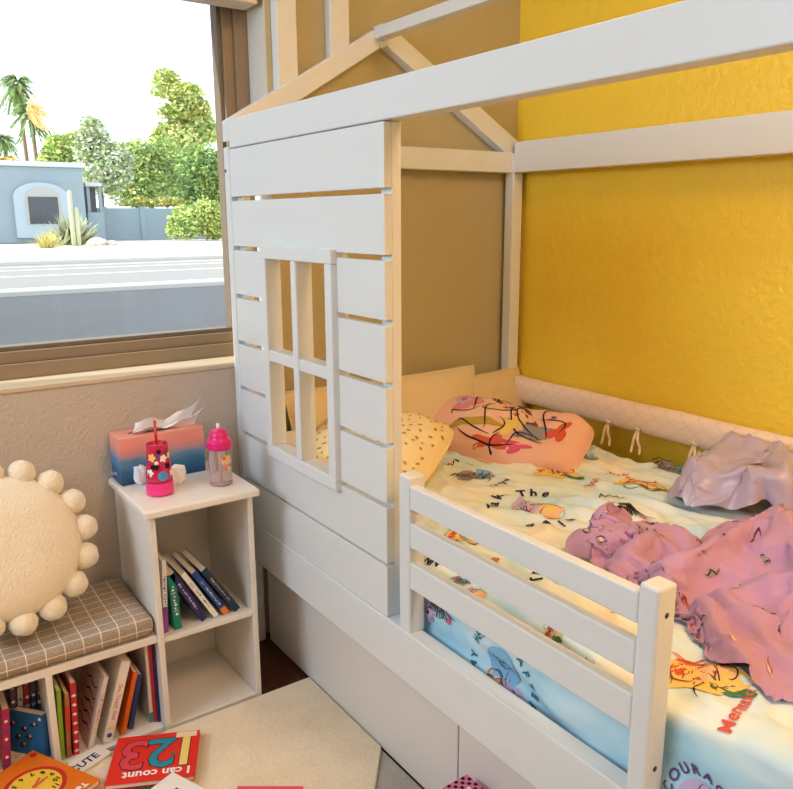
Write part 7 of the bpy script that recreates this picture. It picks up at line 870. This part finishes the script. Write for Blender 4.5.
def pat(m1, m2):
    def f(o, w, h, t):
        for k in range(6): o.flat(xf(flower(.0042) if k % 2 else blob(.0045, k, .3, 3)), lambda u, v, k=k: Vector((.0012, v, .012+k*(h-.02)/6+u)), m1 if k % 2 else m2)
    return f
shelf_book((5, 752), (3, 690), .016, .14, (170, 40, 96), 'magenta patterned spine in the cubby under the round pillow', group=G3, X=.235, prints=pat(I_WHT, I_PUR))
for px, c, lb, pm in ((14, (92, 70, 112), 'plum speckled book behind the blue board book', pat(I_WHT, I_LIL)), (21.5, (186, 176, 186), 'pale grey lettered book behind the blue board book', pat(I_PUR, I_RED)), (28.5, (160, 44, 58), 'crimson book behind the blue board book', pat(I_WHT, I_YEL)), (35, (60, 70, 116), 'indigo speckled book behind the blue board book', pat(I_WHT, I_BLU)), (41.5, (88, 74, 98), 'dusky violet book nearest the divider behind the blue board book', pat(I_LIL, I_WHT))):
    shelf_book((px, 745), (px-2, 684), .012, .11, c, lb, group=G3, X=.17, prints=pm)
# blue board book standing cover outward
def fishes(o, w, h, t):
    for (a, b) in ((.5, .62), (.38, .45), (.66, .42), (.55, .25), (.8, .7), (.25, .75)):
        o.flat(xf(blob(.007, a*9, .2, 2), 0, 0, .4, 1.5, .8), lambda u, v, a=a, b=b: Vector((-w*a+u, -t/2-.0007, h*b+v)), I_NAVY)
        o.flat(xf(star(.005), .004, .003), lambda u, v, a=a, b=b: Vector((-w*a+u, -t/2-.0012, h*b+v)), I_SKIN)
    o.flat(disc(.004, 14), lambda u, v: Vector((-.008+u, -t/2-.0008, h*.9+v)), I_WHT)
Pr_, Pl_ = at(49, 715, 2, .124), at(11, 708, 2, .124)
make_book('book', (Pr_-Pl_).length, .110, .020, (34, 104, 164), 'blue board book with small fish standing cover outward in the low cubby', group=None, prints=fishes, M=Matrix.Translation((Pr_.x-.004, Pr_.y-.012, .0162)) @ Matrix.Rotation(math.atan2(Pr_.y-Pl_.y, Pr_.x-Pl_.x), 4, 'Z') @ Matrix.Rotation(R(-4), 4, 'X'))

# ------------------------------------------------------------------ rugs and floor books
o = MB(); o.prism([(.50, .046), (2.9, .046), (2.9, -.9), (.50, -.9)], .0002, .006, 2, RUG2, .001); tag(o.build('rug'), 'grey loop-pile carpet piece showing at the drawer base', 'rug')
o = MB(); o.prism([(.302, .046), (.657, .046), (.757, -.036), (1.35, -.55), (1.35, -2.0), (.302, -2.0)], .0062, .0145, 2, RUG, .003); tag(o.build('rug'), 'cream shag rug in front of the bookshelf', 'rug')
RZ = .0148
def flat_book(name, corners, t, z0, col, label, deco, pages=None, cat='book'):
    """corners: local origin corner, +u corner, +v corner as pixels on the cover plane; deco draws in metres (u right, v up)"""
    zt = z0+t
    A, B, D = [at(px, py, 2, zt) for px, py in corners]
    U = (B-A); w = U.length; U.normalize(); V = Vector((0, 0, 1)).cross(U); h = abs((D-A).dot(V)); V = V if (D-A).dot(V) > 0 else V
    M = Matrix((U, V, Vector((0, 0, 1)))).transposed().to_4x4(); M.translation = Vector((A.x, A.y, z0))
    r = thing(name, label, cat)
    o = MB(); c = .0015; m1 = cov(col)
    o.box(0, w, 0, h, t-c, t, m1, .0005); o.box(0, w, 0, h, 0, c, m1, .0005); o.box(0, .002, 0, h, c, t-c, m1, 0)
    lay = [0]
    def F(shape, m):
        lay[0] += .00009; q = lay[0]; o.flat(shape, lambda u, v: Vector((u, v, t+.0003+q)), m)
    deco(F, w, h); o.build('cover', r)
    MB().box(.002, w-.002, .002, h-.002, c, t-c, PAGES, 0).build('pages', r)
    r.matrix_world = M
    return r
# red counting book, upside down to the camera: origin corner = far right corner of the picture
def deco123b(F, w, h):
    # v runs towards the camera for the upside-down lettering
    def F2(shape, m): F(([(w-x, h-y) for x, y in shape[0]], shape[1]), m)   # turned half round
    def big(chh, x, y, sc, m):
        F2(xf(text2d(chh, sc, bold=.0042), x, y), I_BLK); F2(xf(text2d(chh, sc, bold=.0022), x, y), m)
    s = h*.86
    big('1', w*.15, h*.40, s, I_YEL); big('2', w*.43, h*.40, s, ink('cover_teal', (50, 140, 162))); big('3', w*.76, h*.40, s, ink('cover_rose', (214, 74, 84)))
    F2(xf(disc(.006, 14), w*.29, h*.48), I_GRN)
    F2(xf(text2d('I can count', h*.20, bold=.0008), w*.44, h*.85), I_WHT)
    F2(xf(rect2(w*.25, h*.12), w*.16, h*.08), ink('label', (236, 214, 176)))
flat_book('counting_book', ((104, 786), (194, 776), (108, 739)), .012, RZ+.012, (226, 48, 34), 'red board book reading I can count with big 123, on the rug', deco123b)
# orange clock book
def declock(F, w, h):
    cx, cy, rr = w*.50, h*.50, w*.34
    F(xf(disc(rr*1.18, 40), cx, cy), ink('clock_red', (196, 52, 44))); F(xf(disc(rr, 40), cx, cy), ink('clock_yellow', (238, 196, 64)))
    for k in range(12):
        a = R(-58-180-30*k+60-2)  # dial turned with the book
        a = PI/2-R(30*(k+1))
        F(xf(text2d(str(k+1), rr*.30, bold=.0006), cx+rr*.80*math.cos(a), cy+rr*.80*math.sin(a)), I_BLK)
    for L_, a in ((rr*.62, R(90-270)), (rr*.48, R(90-240))):
        F(xf(rect2(L_, rr*.10), cx+L_/2*math.cos(a), cy+L_/2*math.sin(a), a), I_RED)
    F(xf(disc(rr*.1, 16), cx, cy), I_RED)
    F(xf(text2d('Tell the Time', w*.13, bold=.0008), w*.5, h*.93), I_WHT)
    F(xf(disc(w*.05, 18), w*.08, h*.08), ink('clock_red', (196, 52, 44)))
Acl, Bcl, Dcl = (33, 750), (-32, 795), (97, 781)
flat_book('clock_book', (Acl, Bcl, Dcl), .014, RZ+.010, (228, 116, 28), 'orange board book with a yellow clock face and red hands, on the rug', lambda F, w, h: declock(F, w, h))
# white book with lettering under both
def decw(word, m, sx=.5, sy=.5, size=.5):
    return lambda F, w, h: F(xf(text2d(word, h*size, bold=.0008), w*sx, h*sy), m)
flat_book('white_book', ((66, 783), (112, 752), (58, 770)), .008, RZ, (232, 224, 214), 'white book lettered CUTE between the clock book and the counting book', decw('CUTE', I_NAVY, .52, .42, .55))
flat_book('white_book', ((140, 797), (185, 822), (173, 772)), .010, RZ+.026, (240, 234, 226), 'white book corner poking in front of the red counting book', lambda F, w, h: [F(xf(rect2(h*.05, h*.14), w*(.35+.05*k), h*.6, .2*k), I_NAVY) for k in range(5)])
flat_book('green_book', ((112, 799), (166, 790), (118, 778)), .009, RZ, (40, 112, 88), 'green book mostly hidden under the red counting book', lambda F, w, h: F(xf(rect2(w*.3, h*.9), w*.2, h*.5), I_PUR))
flat_book('pink_book', ((232, 806), (300, 806), (236, 786)), .008, RZ, (232, 84, 112), 'flat pink book on the cream rug at the picture edge', lambda F, w, h: F(xf(flower(h*.3), w*.5, h*.5), I_WHT))
flat_book('notebook', ((-20, 766), (22, 762), (-14, 742)), .006, RZ, (232, 222, 206), 'open white notebook sheet beside the orange clock book', lambda F, w, h: [F(xf(rect2(w*.8, .0012), w*.5, h*(.2+.1*k)), I_GRY) for k in range(7)])
# small patterned box standing by the drawers, its far top corner reaching the picture
T = at(467, 774, 1, .028); HB_ = T.z-.0066
E1 = (at(440, 789, 2, T.z)-T).normalized(); E2 = Vector((0, 0, 1)).cross(E1)
if E2.dot(RT) < 0: E2 = -E2
gb = thing('gift_box', 'small pink and black patterned box with a crimson end beside the white drawer', 'box', (T.x, T.y, .0066))
M = Matrix((E1, E2, Vector((0, 0, 1)))).transposed().to_4x4()
o = MB(); o.box(0, .12, .0, .045, 0, HB_, cov((226, 120, 158)), .001, M)
rr = random.Random(5)
for i in range(13):
    for j in range(5):
        if (i+j) % 2: o.flat(xf(rect2(.0075, .0075), .006+i*.009, .005+j*.009), lambda u, v: M @ Vector((u, v, HB_+.0004)), I_BLK if rr.random() > .4 else I_WHT)
o.build('carton', gb)
o = MB(); o.box(0, .12, .0455, .075, 0, HB_, cov((176, 26, 62)), .001, M); o.build('end_panel', gb)

# ------------------------------------------------------------------ outdoors
GZ = -.25
GRAV = mat('pale_gravel', (222, 212, 198), .9, var=.12, vscale=.8, detail=6)
ROADM = mat('road_asphalt', (142, 141, 140), .9, var=.06, vscale=1.2, detail=5)
YARD = mat('yard_concrete', (104, 106, 110), .85, var=.10, vscale=1.0, detail=6)
o = MB(); o.box(-140, -.21, -80, 120, GZ-.5, GZ-.02, GRAV, 0); struct(o, 'ground')
o = MB(); o.box(-27.5, -15.6, -80, 120, GZ-.02, GZ-.01, ROADM, 0)
for x in (-26.2, -24.4, -21.5, -17.2): o.box(x-.12, x+.12, -80, 120, GZ-.01, GZ-.004, mat('road_line', (224, 218, 196), .8), 0)
struct(o, 'street')
o = MB(); o.box(-15.2, -.21, -80, 120, GZ-.02, GZ+.002, YARD, 0); o.box(-15.6, -15.2, -80, 120, GZ-.02, GZ+.1, mat('curb', (206, 204, 200), .85), .02); o.box(-28.0, -27.5, -80, 120, GZ-.02, GZ+.12, mat('curb', (206, 204, 200), .85), .02)
struct(o, 'yard')
o = MB(); o.box(-17.5, -1.6, -12, -2.2, GZ, 4.2, mat('stucco', (206, 196, 180), .9, bump=.2, bscale=20), .02); o.box(-17.8, -1.3, -12.3, -1.9, 4.2, 4.45, mat('stucco_cap', (186, 176, 160), .9), .02)  # unseen building block, added off to the left to shade the yard
struct(o, 'yard_shade_block')
HB = mat('blue_grey_stucco', (140, 158, 170), .9, var=.05, vscale=.6)
HC_ = mat('pale_stucco', (196, 204, 212), .9)
hx = -55.
tl, tr = at(-120, 170, 0, hx), at(82, 168, 0, hx)
hs = thing('neighbour_house', 'flat-roofed blue grey house across the street with an arched window', 'house', (hx, tl.y, GZ))
hz = tr.z-GZ; wy = tr.y-tl.y
MB().box(-4.5, 0, 0, wy, 0, hz, HB, .05).build('house_wall', hs)
MB().box(-4.7, .22, -.2, wy+.2, hz, hz+.32, HC_, .05).build('parapet', hs)
def hp(px, py): q = at(px, py, 0, hx); return q.y-tl.y, q.z-GZ
a0, z0 = hp(17, 238); a1, z1 = hp(66, 183)
sur = MB(); n = 14; cy_, rw = (a0+a1)/2, (a1-a0)/2
outer = [(a0, z0)]+[(cy_-rw*math.cos(PI*k/n), z1-rw*.55+rw*.55*math.sin(PI*k/n)) for k in range(n+1)]+[(a1, z0)]
sur.prism(outer, 0, .25, 0, mat('window_surround_stucco', (166, 182, 196), .9)); so = sur.build('window_surround', hs)
b0, y0_ = hp(27, 224); b1, y1_ = hp(58, 188)
rw2 = (b1-b0)/2; cy2 = (b0+b1)/2
inner = [(b0, y0_)]+[(cy2-rw2*math.cos(PI*k/n), y1_-rw2*.6+rw2*.6*math.sin(PI*k/n)) for k in range(n+1)]+[(b1, y0_)]
MB().prism(inner, .25, .30, 0, mat('arched_fan_panel', (170, 172, 170), .8)).build('fan_panel', so)
MB().box(.28, .34, b0+.15, b1-.15, y0_, y1_-rw2*.55, mat('dark_house_glass', (66, 74, 84), .15), .02).build('window_glass', so)
# porch and garden wall
p0, p1 = at(82, 190, 0, -57), at(99, 200, 0, -57)
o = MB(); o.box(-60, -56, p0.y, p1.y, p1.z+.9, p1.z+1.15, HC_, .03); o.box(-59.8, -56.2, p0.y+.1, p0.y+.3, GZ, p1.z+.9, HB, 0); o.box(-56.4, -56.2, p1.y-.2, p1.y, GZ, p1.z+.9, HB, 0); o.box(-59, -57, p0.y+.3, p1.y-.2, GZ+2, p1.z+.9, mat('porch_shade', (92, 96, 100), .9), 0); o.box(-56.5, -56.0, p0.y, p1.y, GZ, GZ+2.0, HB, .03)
tag(o.build('porch'), 'small shaded porch at the end of the blue grey house', 'porch')
w0, w1 = at(97, 208, 0, -58), at(240, 212, 0, -58)
o = MB(); o.box(-58.3, -58, w0.y, w1.y, GZ, w0.z, HB, .03)
for k in range(4): yk = w0.y+(w1.y-w0.y)*(k+.1)/4; o.box(-58.35, -57.9, yk, yk+.4, GZ, w0.z+.1, HB, .03)
tag(o.build('garden_wall'), 'long blue grey garden wall running from the house to the hedge', 'wall')
# foliage
def leafm(n, c): return mat('leaf_'+n, c, .7, spec=.2, var=.25, vscale=.5)
LG = [leafm('bright', (178, 204, 116)), leafm('mid', (146, 176, 104)), leafm('dark', (116, 146, 96)), leafm('yellow', (214, 212, 142)), leafm('pale', (214, 222, 194)), leafm('grey', (186, 192, 164))]
BARK = mat('bark', (128, 108, 88), .9)
def leaf_cloud(mb, blobs, n, size, ms, rg):
    tot = sum(b[3]*b[4]*b[5] for b in blobs)
    for (cx, cy, cz, rx, ry, rz) in blobs:
        for _ in range(int(n*rx*ry*rz/tot)+1):
            d = Vector((rg.gauss(0, 1), rg.gauss(0, 1), rg.gauss(0, 1))).normalized()*(rg.random()**.35)
            d *= 1+.18*noise.noise(d*3+Vector((cx, cy, cz)))
            p = Vector((cx+d.x*rx, cy+d.y*ry, cz+d.z*rz))
            if p.z < GZ+.05: p.z = GZ+.05+rg.random()*.3
            a = Vector((rg.gauss(0, 1), rg.gauss(0, 1), rg.gauss(0, .6))).normalized(); b = a.cross(Vector((rg.gauss(0, 1), rg.gauss(0, 1), rg.gauss(0, 1)))).normalized()
            s = size*rg.uniform(.6, 1.3)
            mb.add([p-a*s, p-b*s*.5, p+a*s, p+b*s*.5], [(0, 1, 2, 3)], rg.choice(ms))
def tree(name, label, cat, X, crown, n, size, ms, trunk=None, group=None, seed=1):
    rg = random.Random(seed); t = thing(name, label, cat, group=group)
    bl = []
    for px, py, rpx, rpy in crown:
        c = at(px, py, 0, X); k = abs(at(px+10, py, 0, X).y-c.y)/10; kz = abs(at(px, py+10, 0, X).z-c.z)/10
        bl.append((X+rg.uniform(-.5, .5)*rpx*k, c.y, c.z, rpx*k*.8, rpx*k, rpy*kz))
    o = MB(); leaf_cloud(o, bl, n, size, ms, rg)
    o.build('foliage', t)
    if trunk:
        o = MB(); b = at(trunk[0], trunk[1], 0, X)
        zb = sum(q[2] for q in bl)/len(bl)
        o.tube([(X, b.y, GZ), (X+.2, b.y+.1, (GZ+zb)/2), (X, b.y, zb+.5)], [trunk[2], trunk[2]*.8, trunk[2]*.4], BARK, 8); o.build('trunk', t)
    return t
GT = 'trees and shrubs across the street'
tree('pine_tree', 'tall yellow green pine rising above the hedge trees', 'tree', -76, ((168, 80, 14, 12), (183, 95, 18, 12), (172, 112, 16, 10), (195, 110, 18, 14), (200, 130, 20, 16), (178, 140, 26, 18), (160, 92, 9, 7)), 7500, .27, [LG[3], LG[3], LG[0], LG[1]], (186, 160, .45), GT, 1)
tree('shrub_tree', 'bright green tree growing behind the blue grey house', 'tree', -67, ((58, 155, 18, 20), (75, 150, 16, 18), (48, 165, 12, 12)), 5000, .22, [LG[0], LG[0], LG[1], LG[3]], (60, 190, .25), GT, 2)
tree('pale_tree', 'hazy pale grey green tree in the middle of the hedge line', 'tree', -63, ((95, 150, 20, 30), (112, 165, 22, 24), (92, 128, 12, 14), (105, 178, 26, 16)), 6500, .20, [LG[4], LG[5], LG[4], LG[1]], (100, 200, .22), GT, 3)
tree('mesquite_tree', 'broad leafy green tree over the garden wall', 'tree', -69, ((140, 165, 26, 28), (165, 165, 26, 26), (150, 185, 30, 22), (130, 190, 22, 16)), 8000, .22, [LG[0], LG[1], LG[1], LG[3]], (150, 210, .3), GT, 4)
tree('dark_tree', 'darker green tree behind the bright shrub at the window edge', 'tree', -64, ((200, 170, 24, 26), (215, 185, 22, 26), (190, 195, 22, 16)), 6000, .22, [LG[2], LG[1], LG[1], LG[0]], (205, 210, .3), GT, 5)
tree('bush', 'rounded sunlit yellow green shrub standing before the garden wall', 'shrub', -53, ((185, 222, 18, 17), (205, 218, 16, 20), (215, 226, 14, 14), (175, 230, 9, 10)), 6500, .15, [LG[0], LG[3], LG[0], LG[1]], None, GT, 6)
tree('bush', 'small orange tinged bush on the house roofline edge', 'shrub', -68, ((8, 163, 12, 6),), 300, .3, [leafm('orange', (214, 182, 96)), LG[3]], None, GT, 7)
tree('hedge', 'low orange flowered hedge topping the garden wall', 'shrub', -59.6, ((140, 203, 16, 5), (165, 202, 18, 5)), 1800, .14, [leafm('orange', (206, 150, 84)), LG[2], LG[0]], None, GT, 8)
def palm(px, py, X, rpx, seed, label):
    rg = random.Random(seed); c = at(px, py, 0, X); k = abs(at(px+10, py, 0, X).y-c.y)/10; L_ = rpx*k
    t = thing('palm_tree', label, 'tree', (X, c.y, GZ), group='palm trees')
    H_ = c.z-GZ
    o = MB(); o.tube([(0, 0, 0), (.1, .15, H_*.5), (0, 0, H_)], [.22, .18, .16], BARK, 8); o.build('trunk', t)
    o = MB()
    for i in range(90):
        az = rg.random()*2*PI; el = rg.uniform(-1.0, 1.3); d = Vector((math.cos(az), math.sin(az), 0)); prev = None
        side = Vector((-d.y, d.x, 0))
        for q in range(7):
            s = q/6; p = Vector((0, 0, H_))+d*L_*s*math.cos(el)*1.0+Vector((0, 0, L_*(s*math.sin(el)-.55*s*s)))
            if prev is not None and s > .25:
                w_ = L_*.17*(1-s*.6)
                for sg in (1, -1):
                    o.add([prev, p, p+side*sg*w_+d*.15*L_-Vector((0, 0, .12*L_)), prev+side*sg*w_*.25], [(0, 1, 2, 3)], rg.choice([LG[1], LG[2], LG[2]]))
            prev = p
    o.build('fronds', t)
palm(17, 84, -78, 23, 1, 'taller palm above the blue grey house')
palm(30, 112, -74, 23, 2, 'shorter palm just beside the tallest palm')
palm(4, 140, -70, 15, 3, 'lowest palm at the window frame edge')
# desert planting
def spiky(name, label, X, px, py, rpx, n, ms, seed, thick=.05, cat='plant'):
    rg = random.Random(seed); c = at(px, py, 2, GZ) if X is None else at(px, py, 0, X); k = abs(at(px+10, py, 0, c.x).y-c.y)/10; L_ = rpx*k
    o = MB()
    for i in range(n):
        az = rg.random()*2*PI; el = rg.uniform(.1, 1.45); d = Vector((math.cos(az)*math.cos(el), math.sin(az)*math.cos(el), math.sin(el))); s = L_*rg.uniform(.7, 1.1)
        b = Vector((c.x+rg.uniform(-.3, .3), c.y+rg.uniform(-.5, .5)*L_*.6, GZ)); sd = d.cross(Vector((.3, .2, 1))).normalized()*s*thick
        o.add([b-sd*.6, b+d*s*.45-sd, b+d*s, b+d*s*.45+sd, b+sd*.6], [(0, 1, 2, 3, 4)], rg.choice(ms))
    return tag(o.build(name), label, cat, 'desert plants in the gravel')
spiky('agave', 'spiky grey green agave in the gravel before the house', -49.5, 72, 243, 32, 220, [LG[5], leafm('agave', (150, 158, 130)), leafm('agave_pale', (196, 198, 160))], 1, .06)
spiky('desert_grass', 'clump of yellow desert grass beside the agave', -45, 47, 243, 20, 200, [LG[3], leafm('straw', (206, 192, 120))], 2, .03)
o = MB()
for px, top, dx in ((74, 190, 0), (79, 207, .2)):
    b = at(px, 243, 0, -47); tp = at(px, top, 0, -47); o.tube([(-47, b.y, GZ), (-47, b.y, tp.z-.1), (-47, b.y, tp.z)], [.13, .13, .05], LG[5], 8)
tag(o.build('columnar_cactus'), 'thin upright columnar cactus stems rising from the agave', 'cactus')
def rock(px, py, rx, label, seed):
    c = at(px, py, 0, -47.5); bm = bmesh.new(); bmesh.ops.create_icosphere(bm, subdivisions=3, radius=1)
    for v in bm.verts: v.co *= 1+.25*noise.noise(v.co*1.6+Vector((seed, 0, 0)))
    o = MB(); o.bm(bm, mat('boulder', (214, 204, 190), .9, var=.1, vscale=2), Matrix.Translation((c.x, c.y, GZ+rx*.25)) @ Matrix.Diagonal((rx, rx, rx*.55, 1)), False)
    tag(o.build('boulder'), label, 'rock', 'boulders by the agave')
rock(97, 242, .55, 'larger pale boulder beside the agave', 1); rock(112, 243, .35, 'smaller pale boulder further along from the agave', 5)

# ------------------------------------------------------------------ light
wd = bpy.data.worlds.new('sky'); SC.world = wd; wd.use_nodes = True
bg = wd.node_tree.nodes['Background']; bg.inputs[0].default_value = (.90, .96, 1, 1); bg.inputs[1].default_value = 2.1
def lamp(name, kind, loc, energy, col, size=None, rot=None, tgt=None, sy=None):
    l = bpy.data.lights.new(name, kind); l.energy = energy; l.color = col
    o = bpy.data.objects.new(name, l); C.objects.link(o); o.location = loc
    if kind == 'AREA':
        l.size = size
        if sy: l.shape = 'RECTANGLE'; l.size_y = sy
    elif kind == 'POINT': l.shadow_soft_size = size
    elif kind == 'SUN': l.angle = R(1)
    if tgt is not None: o.rotation_euler = (Vector(tgt)-Vector(loc)).to_track_quat('-Z', 'Y').to_euler()
    return o
lamp('sun', 'SUN', (-10, -30, 20), 6.0, (1, .95, .85), tgt=Vector((-10, -30, 20))+Vector((.10, .88, -.46)))
pt = lamp('window_portal', 'AREA', (-.19, (WY0+WY1)/2, (WZ0+WZ1)/2), 1, (1, 1, 1), WY1-WY0, tgt=(1, (WY0+WY1)/2, (WZ0+WZ1)/2), sy=WZ1-WZ0)
pt.data.cycles.is_portal = True
lamp('ceiling_lamp', 'AREA', (2.2, .22, 2.50), 30, (1, .65, .35), .6, tgt=(2.0, .1, 0))
lamp('warm_lamp', 'POINT', (3.1, .30, 1.9), 17, (1, .54, .21), .12)
lamp('room_fill_light', 'AREA', (2.7, -1.7, 2.50), 9, (1, .93, .86), .8, tgt=(2.2, -1.4, 0))  # added soft overhead fill to lift the room, no fixture known there
lamp('daylight_left', 'AREA', (.75, LY+.05, 1.7), 58, (.66, .82, 1), 1.2, tgt=(.85, .3, .9), sy=1.2)

vs_ = SC.view_settings; vs_.view_transform = 'Standard'; vs_.look = 'None'; vs_.exposure = 0; vs_.gamma = 1
SC.cycles.use_denoising = True
SC.cycles.max_bounces = 8
